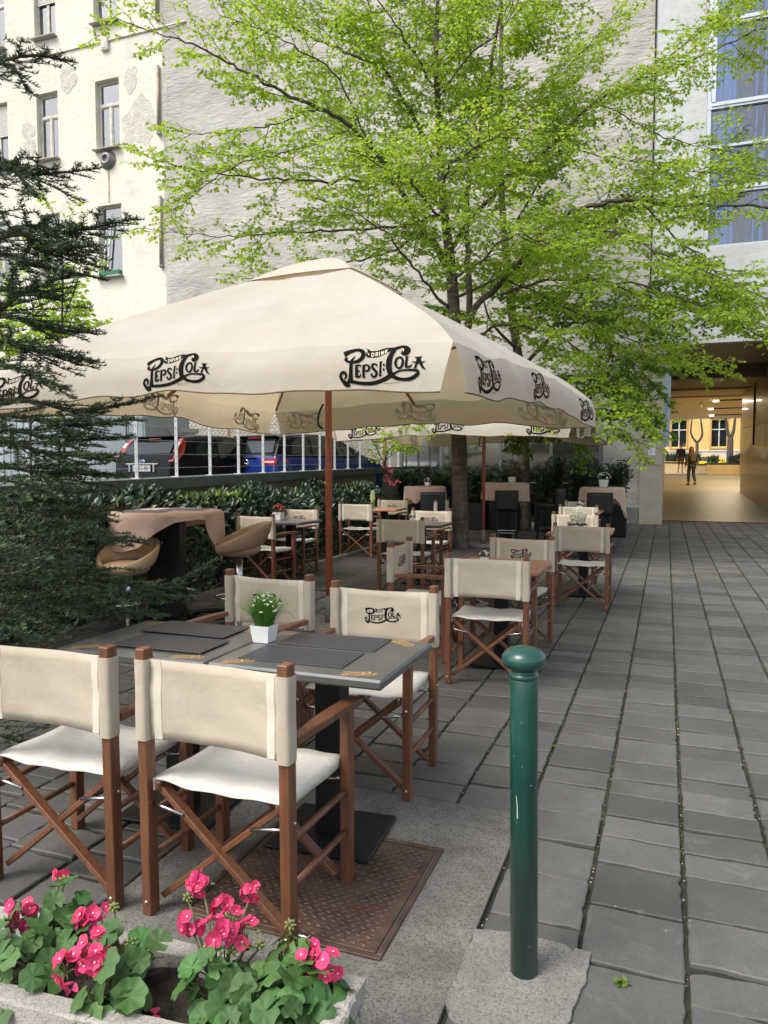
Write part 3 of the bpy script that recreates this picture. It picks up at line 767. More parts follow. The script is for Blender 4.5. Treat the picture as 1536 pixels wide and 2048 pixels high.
for (yy, xa, xb) in ((15.8, 1.85, 4.2), (20.8, 1.9, 5.0), (26.0, 2.2, 5.2)):
    t = MB(); t.span((xa, yy, 4.31), (xb, yy+.22, 4.345)); lo = t.build('light_channel', M_dark, off)
    e = MB(); e.span((xa, yy-.02, 4.285), (xa+.22, yy+.24, 4.309)); e.span((xb-.22, yy-.02, 4.285), (xb, yy+.24, 4.309)); e.build('lamp', M_lamp, lo)
    la = bpy.data.lights.new('passage_lamp', 'AREA'); la.shape = 'RECTANGLE'; la.size = xb-xa; la.size_y = .25; la.energy = 95; la.color = (1, .84, .58)
    lo2 = bpy.data.objects.new('passage_lamp_light', la); COL.objects.link(lo2); lo2.location = ((xa+xb)/2, YF+yy+.1, 4.27); lo2.parent = None
cm = MB(); cm.box((1.4, 17, 4.3), (.12, .12, .1), None, .02); cm.lathe([(.05, -.1), (.06, 0)], (1.4, 17, 4.22), 10); cm.build('ceiling_camera', mat('white_plastic', (.7, .7, .68), .4, .05), off)
nt_ = MB(); nt_.span((-.435, -.0935, 1.74), (-.27, -.0915, 2.04)); nb = nt_.build('paper_notice', mat('notice_paper', (.70, .74, .80), .7, .03), off)
tx = MB(); rr = random.Random(8)
for i in range(9):
    z = 2.0-i*.028
    tx.span((-.42, -.0945, z-.004), (-.42+rr.uniform(.06, .13), -.0937, z+.004))
tx.build('printed_lines', mat('notice_ink', (.22, .25, .38), .8, .1), nb)

# glass screen along the foot of the blind wall
gs = thing('glass_partition', 'row of grey-green glass panels between dark posts at the foot of the grey wall', 'glass partition', (-3.9, YF-.35, 0))
xp = [-6.9, -5.75, -4.12, -2.8, -1.55]
for x in xp:
    q = MB(); q.box((x+3.9, 0, 1.25), (.09, .07, 2.5), None, .006); q.build('post', mat('post_paint', (.09, .10, .10), .5, .1), gs)
for a_, b_ in zip(xp[:-1], xp[1:]):
    q = MB(); q.span((a_+.05+3.9, -.006, .12), (b_-.05+3.9, .006, 2.45)); q.build('pane', glassy('screen_glass', (.42, .46, .43), .10, .08), gs)
q = MB(); q.span((xp[0]+3.9, -.03, 1.02), (xp[-1]+3.9, .03, 1.05)); q.build('rail', mat('post_paint', (.09, .10, .10)), gs)
# ------------------------------------------------------------------ the printed lettering (drawn as broad pen strokes)
def crom(pts, per=7):
    P_ = np.array(pts, float); n = len(P_)
    if n == 2: return P_
    o = []
    for i in range(n-1):
        p0, p1, p2, p3 = P_[max(i-1, 0)], P_[i], P_[i+1], P_[min(i+2, n-1)]
        for t in np.arange(per)/per:
            o.append(.5*(2*p1+(p2-p0)*t+(2*p0-5*p1+4*p2-p3)*t*t+(3*p1-p0-3*p2+p3)*t**3))
    o.append(P_[-1]); return np.array(o)
# (x, y, width) in drawing units, origin top left
STROKES = [
 [(152, 400, 84), (210, 372, 66), (300, 348, 44), (370, 350, 44), (422, 385, 58), (428, 440, 62), (385, 490, 52), (320, 512, 40), (250, 508, 30), (200, 485, 34), (186, 462, 40), (212, 452, 22)],
 [(318, 424, 4), (296, 460, 26), (268, 500, 40)],
 [(270, 490, 46), (272, 560, 50), (272, 640, 50), (268, 720, 66), (258, 770, 84)],
 [(258, 775, 74), (215, 782, 70), (165, 745, 48), (128, 690, 40), (142, 645, 40), (185, 640, 38), (205, 680, 34), (188, 712, 20), (176, 712, 8)],
 [(262, 742, 40), (340, 764, 40), (440, 776, 42), (550, 774, 44), (660, 750, 46), (760, 708, 52), (840, 660, 60)],
 [(462, 330, 4), (500, 362, 30), (520, 392, 70), (560, 410, 88), (640, 398, 84), (720, 362, 76), (790, 336, 54), (850, 326, 34)],
 [(486, 375, 6), (476, 405, 22), (500, 425, 50), (530, 425, 60)],
 [(830, 326, 34), (890, 312, 40), (940, 296, 40), (1000, 298, 50), (1046, 332, 56), (1034, 376, 56), (990, 392, 40), (950, 372, 16)],
 [(985, 318, 60), (1000, 350, 84), (1005, 385, 44)],
 [(870, 330, 40), (830, 390, 62), (806, 470, 78), (804, 560, 82), (822, 630, 72), (850, 672, 54)],
 [(840, 650, 66), (900, 690, 48), (980, 704, 38), (1070, 702, 42), (1150, 678, 46), (1206, 634, 46), (1190, 600, 34), (1110, 592, 26), (1010, 596, 22), (930, 615, 22), (866, 650, 34)],
 # E
 [(350, 550, 40), (352, 705, 40)], [(340, 558, 18), (400, 556, 22), (410, 580, 6)], [(350, 628, 16), (398, 626, 24)], [(340, 696, 20), (395, 694, 26), (412, 660, 6)],
 # P
 [(452, 548, 40), (450, 706, 34)], [(448, 556, 18), (500, 552, 22), (530, 584, 36), (512, 622, 28), (474, 628, 16)], [(430, 704, 14), (474, 704, 14)],
 # S
 [(640, 560, 30), (610, 536, 18), (576, 546, 32), (572, 580, 34), (606, 612, 38), (634, 648, 36), (612, 690, 28), (574, 690, 26), (558, 656, 30)],
 # I
 [(688, 505, 28), (684, 678, 30)], [(668, 514, 14), (708, 502, 14)], [(664, 682, 14), (706, 672, 14)],
 # colon
 [(722, 545, 32), (744, 543, 32)], [(722, 602, 32), (744, 600, 32)],
 # O
 [(945, 432, 26), (902, 462, 34), (894, 520, 36), (926, 570, 26), (966, 566, 28), (992, 516, 36), (982, 458, 32), (945, 432, 26)],
 # L
 [(1040, 424, 34), (1040, 562, 34)], [(1030, 558, 20), (1090, 552, 26), (1120, 520, 10)], [(1018, 428, 12), (1064, 424, 12)],
 # A
 [(1196, 436, 52), (1186, 500, 30), (1164, 566, 30)], [(1204, 436, 40), (1228, 500, 36), (1268, 560, 30), (1312, 592, 4)], [(1106, 486, 4), (1160, 498, 18), (1240, 504, 24), (1296, 484, 4)], [(1148, 436, 14), (1244, 432, 14)], [(1146, 570, 12), (1186, 564, 12)],
]
WHITE = [  # DRINK, in the ribbon
 [(548, 394, 11), (556, 446, 11)], [(548, 396, 10), (576, 398, 12), (584, 424, 12), (556, 446, 10)],
 [(606, 384, 11), (614, 438, 11)], [(606, 386, 10), (632, 386, 12), (632, 408, 11), (610, 412, 9)], [(622, 410, 10), (642, 432, 10)],
 [(656, 374, 11), (664, 426, 11)],
 [(682, 364, 11), (690, 418, 11)], [(682, 366, 11), (714, 408, 11)], [(708, 356, 10), (716, 408, 10)],
 [(732, 344, 11), (740, 398, 11)], [(764, 334, 9), (738, 370, 10)], [(744, 366, 10), (770, 384, 9)],
 [(952, 312, 8), (978, 332, 18), (978, 358, 4)], [(486, 392, 6), (510, 412, 12), (506, 424, 4)],
]
def letter_mesh(mb, fmap, white=True, tiny=True, per=6, mi_ink=0, mi_white=1):
    """fmap(x, y, lift): x, y in units of the print's width, centred"""
    lay = 0
    for strokes, mi, base in ((STROKES, mi_ink, 0.0), (WHITE if white else [], mi_white, 1.0)):
        for s in strokes:
            c = crom(s, per if len(s) > 2 else 1)
            if len(s) == 2: c = np.array([np.array(s[0])+(np.array(s[1])-np.array(s[0]))*t for t in (0, .34, .67, 1)], float)
            xy = c[:, :2]; wd = np.maximum(c[:, 2], 3)
            T = np.gradient(xy, axis=0); T /= np.maximum(np.linalg.norm(T, axis=1, keepdims=True), 1e-6)
            Nn = np.stack([-T[:, 1], T[:, 0]], 1)
            A = xy+Nn*wd[:, None]/2; B = xy-Nn*wd[:, None]/2
            V = []
            lift = base+lay*.012; lay += 1
            for p in (A, B):
                for q in p: V.append(fmap((q[0]-707)/1215, (548-q[1])/1215, lift))
            n = len(xy)
            mb.add(V, [[i, i+1, n+i+1, n+i] for i in range(n-1)], mi)
    if tiny:  # the small word beneath, one bar per letter stroke
        for k in range(9):
            x = 745+k*24
            for (a, b, w_) in (((x, 776-k*3.2), (x+3, 762-k*3.2), 5), ((x+3, 763-k*3.2), (x+14, 766-k*3.2), 4)):
                a = np.array(a, float); b = np.array(b, float); t = (b-a)/np.linalg.norm(b-a); nn = np.array([-t[1], t[0]])*w_/2
                mb.add([fmap((q[0]-707)/1215, (548-q[1])/1215, .4) for q in (a-nn, b-nn, b+nn, a+nn)], [[0, 1, 2, 3]], mi_ink)
def text_mesh(s, size, fmap, mb, mi=0):
    """real letters turned into a mesh"""
    cu = bpy.data.curves.new('letters', 'FONT'); cu.body = s; cu.size = size; cu.align_x = 'CENTER'; cu.align_y = 'CENTER'; cu.resolution_u = 2
    o = bpy.data.objects.new('letters', cu); COL.objects.link(o)
    bpy.context.view_layer.update()
    me = o.evaluated_get(bpy.context.evaluated_depsgraph_get()).to_mesh()
    V = [fmap(v.co.x, v.co.y, 0) for v in me.vertices]; F = [list(p.vertices) for p in me.polygons]
    mb.add(V, F, mi)
    bpy.data.objects.remove(o); bpy.data.curves.remove(cu)

# ------------------------------------------------------------------ folding director's chair
def make_chair(name, label):
    """front of the seat towards +Y"""
    t = thing(name, label, 'chair', group='folding canvas chairs')
    W, D, HB = .26, .205, .885
    for s in (-1, 1):
        m = MB(); m.bar((s*W, -D, 0), (s*W, -D-.012, HB), .036, .046, .003, (0, 1, 0))
        m.lathe([(.0055, 0), (.0055, .004), (.003, .006), (0, .006)], (s*(W+.018), -D, .40), 8, 1, R=np.array([[0, 0, s], [0, 1, 0], [-s, 0, 0]]))
        for z in (.045, .40): m.lathe([(.007, 0), (.007, .003), (.004, .005), (0, .005)], (s*W, -D-.023, z), 8, 1, R=np.array([[1, 0, 0], [0, 0, -1], [0, 1, 0]]))
        m.build('back_post', [M_teak, M_screw], t)
        m = MB(); m.bar((s*W, D, 0), (s*W, D, .625), .036, .046, .003, (0, 1, 0))
        for z in (.045, .40): m.lathe([(.007, 0), (.007, .003), (.004, .005), (0, .005)], (s*W, D+.023, z), 8, 1, R=np.array([[1, 0, 0], [0, 0, 1], [0, -1, 0]]))
        m.build('leg', [M_teak, M_screw], t)
        # arm rest: narrow at the back, broad and drooping slightly at the front
        m = MB(); n = 12
        Pa = []
        for i in range(n):
            u = i/(n-1); y = -D+.03+u*(2*D+.045); wd = .015+.012*min(1, u*2.2); z = .637+.006*sin(u*pi)-.004*u
            Pa.append([(s*W-wd, y, z-.012), (s*W-wd, y, z+.010), (s*W-wd*.8, y, z+.013), (s*W+wd*.8, y, z+.013), (s*W+wd, y, z+.010), (s*W+wd, y, z-.012)])
        Pa = np.array(Pa); m.grid(Pa, 0, False, wrap=True)
        m.poly(Pa[0][::-1]); m.poly(Pa[-1]); m.build('armrest', M_teak, t)
        for z in (.19, .335):
            m = MB(); m.tube([(s*W, -D+.02, z), (s*W, D-.02, z)], .0115, 10); m.build('stretcher', M_teak, t)
        m = MB(); m.bar((s*.222, -D-.005, .432), (s*.222, D+.012, .432), .022, .034, .006); m.build('seat_rail', M_teak, t)
    for k, y in enumerate((-D+.032, D-.032)):
        for s in (-1, 1):
            yy = y+s*.0115
            m = MB(); m.bar((-s*(W-.022), yy, .045), (s*.222, yy, .425), .020, .036, .003, (0, 1, 0))
            e = np.array([0, np.sign(y)*.012, 0])
            for (px, pz) in ((-s*(W-.03), .05), (0, .24)):
                m.lathe([(.007, 0), (.007, .003), (.004, .005), (0, .005)], np.array([px, yy, pz])+e, 8, 1, R=np.array([[1, 0, 0], [0, 0, np.sign(y)], [0, -np.sign(y), 0]]))
            m.build('cross_brace', [M_teak, M_screw], t)
            m = MB(); yo = y+np.sign(y)*.032
            m.tube([(s*(W-.016), yo, .372), (s*(W-.06), yo, .365), (s*.125, yo, .352)], [.006, .006, .006], 6); m.build('stay', M_steel, t)
    # seat: hangs between the rails, wraps round them
    m = MB(); nx, ny = 22, 9
    Pm = []
    for i in range(nx):
        u = i/(nx-1)*2-1; row = []
        for jj in range(ny):
            v = jj/(ny-1)*2-1
            x = u*.243; sag = .016*(1-u*u)*(1-.25*v*v)
            z = .458-sag+.003*sin(u*9+v*4)
            if abs(u) > .9: z -= (abs(u)-.9)/.1*.04; x = np.sign(u)*(.236+.004*(1-(abs(u)-.9)/.1))
            row.append((x, v*(D+.006)+.003*sin(u*6), z))
        Pm.append(row)
    m.shell(np.array(Pm), .004); m.build('seat', M_seat, t)
    # back: a sling with a sleeve round each post
    HS, ZC = .132, .72
    def backy(x): return -D-.012+.030*(1-(x/W)**2) if abs(x) < W else -D-.012
    m = MB(); nx, nz = 29, 9; Pm = []
    for i in range(nx):
        x = -W+.02+(2*W-.04)*i/(nx-1)
        Pm.append([(x, backy(x)-.012*(1-(x/W)**8)+.024*(abs(x) > W-.028)*0, ZC+HS*(q/(nz-1)*2-1)*(1-.035*(1-(x/W)**2))) for q in range(nz)])
    Pm = np.array(Pm)
    Pm[:, :, 1] += .0022*np.sin(Pm[:, :, 0]*23+Pm[:, :, 2]*31)+.0018*np.sin(Pm[:, :, 2]*60+Pm[:, :, 0]*11)
    m.shell(Pm, .004, 0)
    for s in (-1, 1):   # sleeve
        hx, hy, r = .0225, .0285, .012
        ring = []
        for (qx, qy, a0) in ((hx-r, hy-r, 0), (-hx+r, hy-r, 90), (-hx+r, -hy+r, 180), (hx-r, -hy+r, 270)):
            for a_ in (0, 30, 60, 90): ring.append((qx+r*cos(radians(a0+a_)), qy+r*sin(radians(a0+a_))))
        Ps = np.array([[(s*W+p[0]*(1+.05*sin(q*1.3)), -D-.0105+p[1], ZC+HS*(q/6*2-1)) for p in ring] for q in range(7)])
        m.grid(Ps, 0, True, wrap=True)
    for s in (-1, 1):   # stitched seams
        for off in (-1, 1):
            x = s*(W-.052)
            Pq = np.array([[(x+dx, backy(x+dx)-.012*(1-((x+dx)/W)**8)+off*.0032+.0022*sin((x+dx)*23+(ZC+HS*.97*(q/8*2-1))*31)+.0018*sin((ZC+HS*.97*(q/8*2-1))*60+(x+dx)*11), ZC+HS*.97*(q/8*2-1)) for q in range(9)] for dx in (-.014, -.005, .005, .014)])
            m.grid(Pq, 1, True)
    bk = m.build('backrest', [M_canvas, M_seam], t)
    lm = MB()
    def fm(x, y, lift):
        X = -x*.20; 
        yb = backy(X)-.012*(1-(X/W)**8)+.0022*np.sin(X*23+(ZC+y*.2)*31)+.0018*np.sin((ZC+y*.2)*60+X*11)
        return (X, yb+.0034+lift*.0004, ZC+.004+y*.20)
    letter_mesh(lm, fm, white=True, tiny=False, per=4)
    lm.build('printed_lettering', [M_ink, M_cream], bk)
    return t
chair0 = make_chair('folding_chair', 'x')
CH = [
 (-1.945, 2.14, 0.02, 'cream director chair at the front left, cut off by the photo edge, seen from behind'),
 (-1.29, 2.16, -.03, 'cream director chair seen from behind, nearest the bollard and the pink geraniums'),
 (-2.055, 3.40, pi-.08, 'cream director chair facing us behind the white flower pot on the front table'),
 (-1.30, 3.25, pi+.02, 'cream director chair facing us at the right end of the front table, lettering fully visible'),
 (-1.105, 5.06, .04, 'director chair seen from behind just beyond the bollard, at the pinkish wooden table'),
 (-1.74, 5.58, -pi/2+.05, 'tan director chair turned sideways, facing right towards the pinkish wooden table'),
 (-1.17, 6.12, pi-.17, 'tan lettered director chair on the far side of the pinkish wooden table'),
 (-.80, 8.05, 0, 'director chair seen from behind in the right row, in front of the round white hydrangea'),
 (-1.05, 9.31, pi, 'tan director chair whose backrest stands right behind the round white hydrangea'),
 (-1.2, 11.55, 0, 'tan director chair in the right row, third backrest counted from the hydrangea'),
 (-1.33, 12.85, pi, 'farthest tan director chair in the right row, behind a small white-flowered pot'),
 (-4.57, 8.06, -.13, 'director chair seen from behind by the hedge, next to a brown swivel stool'),
 (-4.76, 9.12, pi, 'lettered director chair by the hedge, right of the small red flower pot'),
 (-4.61, 11.16, .06, 'director chair seen from behind on the deck, just right of the red parasol pole'),
 (-4.54, 12.30, pi, 'lettered director chair beyond the far wooden table at the end of the hedge'),
 (-2.79, 8.16, 0, 'tan shaded director chair seen from behind, mid deck, left of the tree trunk'),
 (-2.95, 9.45, pi, 'lettered director chair facing us directly left of the tree trunk'),
 (-3.80, 12.35, pi/2-.1, 'small tan director chair seen side-on in front of the far left cloth-covered bar table'),
]
for i, (x, y, r_, lab) in enumerate(CH):
    if i == 0: chair0.location = (x, y, .004); chair0.rotation_euler.z = r_; chair0['label'] = lab
    else: dup(chair0, (x, y, .016 if (y > 7.95 and x < -1.04) else .004), r_, lab)

# ------------------------------------------------------------------ cafe tables
M_wtop = mat('pinkish_wood_top', (.36, .17, .10), .4, .2, 4, stretch=(1, 12, 1), coat=.1)
M_mesh = mat('woven_vinyl', (.028, .029, .034), .55, .25, 260, detail=1)
def weave():
    m, nt, out = newmat('woven_placemat'); L = nt.links.new
    tc = N(nt, 'ShaderNodeTexCoord')
    w1 = N(nt, 'ShaderNodeTexChecker', i_Scale=105); w1.inputs['Color1'].default_value = (.075, .077, .085, 1); w1.inputs['Color2'].default_value = (.010, .010, .012, 1); L(tc.outputs['Object'], w1.inputs['Vector'])
    b = N(nt, 'ShaderNodeBsdfPrincipled', i_Roughness=.5); L(w1.outputs[0], b.inputs['Base Color'])
    bp = N(nt, 'ShaderNodeBump', i_Strength=.6, i_Distance=.001); L(w1.outputs['Fac'], bp.inputs['Height']); L(bp.outputs[0], b.inputs['Normal'])
    L(b.outputs[0], out.inputs[0]); return m
M_weave = weave()
def make_table(name, label, top, W=.66, D=.60, prints=True):
    t = thing(name, label, 'table', group='cafe tables')
    m = MB(); m.box((0, 0, .732), (W, D, .036), None, .008); tp = m.build('tabletop', top, t)
    if prints:
        k = 0
        for (cx, cy, a_) in ((-.24, -.235, .5), (.24, -.235, .25), (-.24, .235, .25), (.24, .235, -.7)):
            lm = MB(); R_ = rotz(a_)
            def fm(x, y, lift, cx=cx, cy=cy, R_=R_):
                p = R_ @ np.array([x*.13, y*.13, 0]); return (cx+p[0], cy+p[1], .7508+lift*.0003)
            letter_mesh(lm, fm, white=False, tiny=False, per=3); lm.build('printed_lettering', M_gold, tp)
    m = MB(); m.box((0, .06, .365), (.105, .105, .70), None, .006); m.box((0, .06, .706), (.34, .34, .012), None, .002); m.build('column', M_blackm, t)
    m = MB(); m.box((0, .06, .0115), (.42, .38, .015), rotz(.06), .004); m.build('base_plate', M_blackm, t)
    return t
tab = make_table('cafe_table', 'dark grey table at the right end of the front pair, over the rusty hatch', M_slate_top, .685, .58)
tab.location = (-1.215, 2.59, 0.004)
tab2 = dup(tab, (-1.915, 2.585, 0.0), .015, 'dark grey table at the left end of the front pair, half hidden by chair backs')
tab3 = dup(tab, (-4.58, 8.66, .016), -.05, 'dark table by the hedge carrying the small red flower pot')
tab4 = dup(tab, (-2.84, 8.82, .016), .03, 'dark table on the deck directly left of the tree trunk')
tw = make_table('cafe_table', 'pinkish wooden square table in the middle of the paved terrace', M_wtop, .64, .66, False)
tw.location = (-1.12, 5.42, .004)
dup(tw, (-.86, 8.72, .004), .02, 'wooden table in the right row carrying the round white hydrangea')
dup(tw, (-1.25, 12.2, .016), 0, 'wooden table far down the right row with a white-flowered pot')
dup(tw, (-4.42, 11.72, .016), .05, 'wooden table at the far end of the hedge between two lettered chairs')
# placemats on the front tables
def placemat(x, y, w, d, rz, lab):
    m = MB(); m.box((0, 0, .0016), (w, d, .003), None, .001); o = m.build('placemat', M_weave); o.location = (x, y, .755); o.rotation_euler.z = rz
    tag(o, lab, 'placemat', 'woven placemats on the front tables')
placemat(-1.27, 2.50, .42, .22, .02, 'dark woven placemat on the right front table, on the side nearest us')
placemat(-1.25, 2.755, .42, .22, .03, 'dark woven placemat on the right front table, far side beside the flower pot')
placemat(-1.86, 2.50, .42, .22, .02, 'dark woven placemat on the left front table, nearer side behind the chair backs')
placemat(-1.92, 2.755, .42, .22, .01, 'dark woven placemat on the left front table, far side')

# ------------------------------------------------------------------ pots of flowers on the tables
M_pot = mat('white_ceramic', (.78, .78, .76), .25, .03, coat=.3)
M_grass = mat('artificial_grass', (.07, .22, .02), .5, .3, island=.45, trans=.2)
M_petalw = mat('white_petals', (.80, .80, .75), .7, .06, trans=.2)
M_darkleaf = mat('dark_leaf', (.03, .075, .02), .45, .3, island=.35)
def square_pot(mb, h=.075, a=.036, b=.046):
    P0 = np.array([[(s*r, q*r, z) for (s, q) in ((-1, -1), (1, -1), (1, 1), (-1, 1))] for (r, z) in ((a, 0), (a*1.02, .004), (b*.97, h*.85), (b, h), (b*.9, h), (b*.86, h-.012))])
    mb.grid(P0, 0, False, wrap=True); mb.poly(P0[-1], 1); mb.poly(P0[0][::-1])
def grass_blades(n, R, h, seed, spread=.55):
    r = np.random.default_rng(seed); V = []; Q = []
    for _ in range(n):
        a_ = r.uniform(0, 6.28); lean = abs(r.normal(0, spread)); hh = h*r.uniform(.55, 1.0); rr = R*np.sqrt(r.uniform(0, 1))*.6
        o = np.array([cos(a_)*rr, sin(a_)*rr, 0]); d = np.array([cos(a_), sin(a_), 0]); sd = np.array([-sin(a_), cos(a_), 0])*.0018
        pts = [o+d*hh*lean*(k/3)**1.6*.8+np.array([0, 0, hh*(k/3)*(1-.25*lean*(k/3))]) for k in range(4)]
        for k in range(3):
            w0, w1 = (1-k/3.2), (1-(k+1)/3.2); b0 = len(V)
            V += [pts[k]-sd*w0, pts[k]+sd*w0, pts[k+1]+sd*w1, pts[k+1]-sd*w1]; Q.append([b0, b0+1, b0+2, b0+3])
    return np.array(V), np.array(Q)
def floret(mb, c, n, r, mi, cup=.35, petals=5, tilt=None, seed=0):
    q = random.Random(seed); d, s, u = frame(n, (0.2, .1, 1)); a0 = q.uniform(0, 6.28)
    for k in range(petals):
        a_ = a0+k*2*pi/petals+q.uniform(-.14, .14); e = cos(a_)*s+sin(a_)*u; f_ = -sin(a_)*s+cos(a_)*u; R_ = r*q.uniform(.88, 1.1); w = R_*1.08*sin(pi/petals)*q.uniform(.9, 1.12)
        lift = d*R_*(cup+q.uniform(-.22, .22)); tw = d*R_*q.uniform(-.16, .16)
        pts = [c, c+e*R_*.42-f_*w*.62+lift*.35-tw*.4, c+e*R_*.80-f_*w*.95+lift*.8-tw, c+e*R_*1.02-f_*w*.45+lift*1.1-tw*.3, c+e*R_*.98+lift*.92, c+e*R_*1.02+f_*w*.45+lift*1.1+tw*.3, c+e*R_*.80+f_*w*.95+lift*.8+tw, c+e*R_*.42+f_*w*.62+lift*.35+tw*.4, c+e*R_*.55+lift*.25]
        mb.add(pts, [[0, 1, 8], [1, 2, 3, 8], [8, 3, 4], [8, 4, 5], [8, 5, 6, 7], [0, 8, 7]], mi, True)
def flower_pot(name, label, loc, kind, seed, scale=1.0):
    t = thing(name, label, 'flower pot', loc, group='flower pots on the tables'); t.scale = (scale,)*3
    r = random.Random(seed)
    m = MB(); square_pot(m); m.build('pot', [M_pot, M_soil], t)
    if kind == 'grass':
        V, Q = grass_blades(1000, .06, .175, seed, .7); V[:, 2] += .066; fast('foliage', V, Q, M_grass, t)
        m = MB()
        for k in range(38):
            a_ = r.uniform(0, 6.28); rr = .075*r.random()**.5; z = .215-rr*.7+r.uniform(-.03, .012)
            c = np.array([cos(a_)*rr, sin(a_)*rr, z])
            for q in range(2): floret(m, c+np.array([r.uniform(-.004, .004), r.uniform(-.004, .004), q*.002]), (cos(a_)*.6, sin(a_)*.6, .8), .0044, 0, .9, 5, seed=k*3+q)
        m.build('blossom', M_petalw, t)
        m = MB(); m.tube(crom([(.02, -.01, .08), (.06, 0, .13), (.10, .02, .135), (.135, .03, .105)], 5), .0008, 4); m.build('loose_blade', M_grass, t)
    else:
        pet = {'red': mat('red_petals', (.55, .06, .05), .7, .3, trans=.2), 'white': M_petalw, 'orange': mat('orange_petals', (.50, .14, .05), .7, .3)}[kind]
        V = []; Q = []
        for k in range(160):
            a_ = r.uniform(0, 6.28); el = r.uniform(0, 1.4); R_ = r.uniform(.02, .062)
            c = np.array([cos(a_)*cos(el)*R_, sin(a_)*cos(el)*R_, .075+sin(el)*R_*1.0]); d = unit([cos(a_), sin(a_), r.uniform(-.3, .9)])*r.uniform(.014, .026)
            sd = unit(np.cross(d, [r.uniform(-1, 1), r.uniform(-1, 1), 1]))*.006; b0 = len(V)
            V += [c, c+d*.5-sd, c+d, c+d*.5+sd]; Q.append([b0, b0+1, b0+2, b0+3])
        fast('foliage', np.array(V), np.array(Q), M_darkleaf, t)
        m = MB()
        for k in range(26):
            a_ = r.uniform(0, 6.28); el = r.uniform(.2, 1.5); R_ = .066
            c = np.array([cos(a_)*cos(el)*R_, sin(a_)*cos(el)*R_, .08+sin(el)*R_]); floret(m, c, unit(c-np.array([0, 0, .06])), .012, 0, .5, 6, seed=k)
        m.build('blossom', pet, t)
    return t
flower_pot('flower_pot', 'white square pot with bright green grass and tiny white flowers, on the front table', (-1.522, 2.66, .756), 'grass', 3, .93)
flower_pot('flower_pot', 'small pot of red flowers on the dark table by the hedge', (-4.75, 8.70, .768), 'red', 5, 1.3)
flower_pot('flower_pot', 'small pot of white flowers on the pinkish wooden table nearest the bollard', (-1.24, 5.40, .755), 'white', 6, .62)
flower_pot('flower_pot', 'small white-flowered pot far down the right row, against the last tan chair backs', (-1.27, 12.2, .767), 'white', 7, 1.0)
flower_pot('flower_pot', 'tiny leafy pot on the dark table beside the tree trunk', (-2.98, 8.95, .767), 'white', 9, .7)
# hydrangea ball
hy = thing('hydrangea_pot', 'round white hydrangea in a low white dish above the right row of chair backs', 'flower pot', (-.93, 8.75, .755), group='flower pots on the tables')
m = MB(); m.lathe([(.05, 0), (.075, .02), (.085, .045), (.08, .045), (.07, .03)], (0, 0, 0), 20); m.build('pot', M_pot, hy)
m = MB(); r_ = random.Random(2)
for k in range(260):
    z = 1-2*(k+.5)/260; a_ = k*2.39996; n_ = np.array([cos(a_)*math.sqrt(1-z*z), sin(a_)*math.sqrt(1-z*z), z])
    floret(m, np.array([.0, 0, .145])+n_*.082*r_.uniform(.9, 1.06), n_, .021, 0, .25, 4, seed=k)
m.lathe([(0, -.076), (.054, -.054), (.076, 0), (.054, .054), (0, .076)], (0, 0, .145), 14); m.build('blossom', mat('hydrangea_petals', (.78, .79, .60), .7, .12, island=.12, trans=.15), hy)
m = MB()
for k in range(9):
    a_ = k*.7+.2; R_ = .05+.03*r_.random(); floret(m, np.array([cos(a_)*R_, sin(a_)*R_, .07+.015*r_.random()]), (cos(a_), sin(a_), 1), .02, 0, .4, 6, seed=k+50)
m.build('small_blossom', M_petalw, hy)
V = []; Q = []
for k in range(70):
    a_ = r_.uniform(0, 6.28); c = np.array([cos(a_)*.06, sin(a_)*.06, .05]); d = np.array([cos(a_), sin(a_), r_.uniform(-.4, .5)])*r_.uniform(.03, .075); sd = np.array([-sin(a_), cos(a_), .3])*.011; b0 = len(V)
    V += [c, c+d*.5-sd, c+d, c+d*.5+sd]; Q.append([b0, b0+1, b0+2, b0+3])
fast('foliage', np.array(V), np.array(Q), M_darkleaf, hy)
# tall hyacinth-like vase beyond the hedge chairs
hv = thing('flower_vase', 'pale yellow upright flower in a green vase above a chair back by the hedge', 'vase', (-4.62, 11.75, .767), group='flower pots on the tables')
m = MB(); m.lathe([(.03, 0), (.04, .02), (.032, .09), (.042, .13), (.036, .13)], (0, 0, 0), 14); m.build('vase', mat('green_glaze', (.12, .22, .06), .3, .2), hv)
m = MB()
for k in range(60):
    z = .14+.14*k/60; a_ = k*2.4; R_ = .03*(1-.6*(k/60)**2); n_ = np.array([cos(a_), sin(a_), .4]); floret(m, np.array([cos(a_)*R_, sin(a_)*R_, z]), n_, .016, 0, .5, 5, seed=k)
m.build('blossom', mat('pale_yellow_petals', (.55, .60, .30), .7, .2), hv)
def gz(px, py, z):
    r = _fw+_rt*(px-768)/F_PX-_up*(py-1024)/F_PX
    return np.array([0, 0, H_CAM])+r*(z-H_CAM)/r[2]
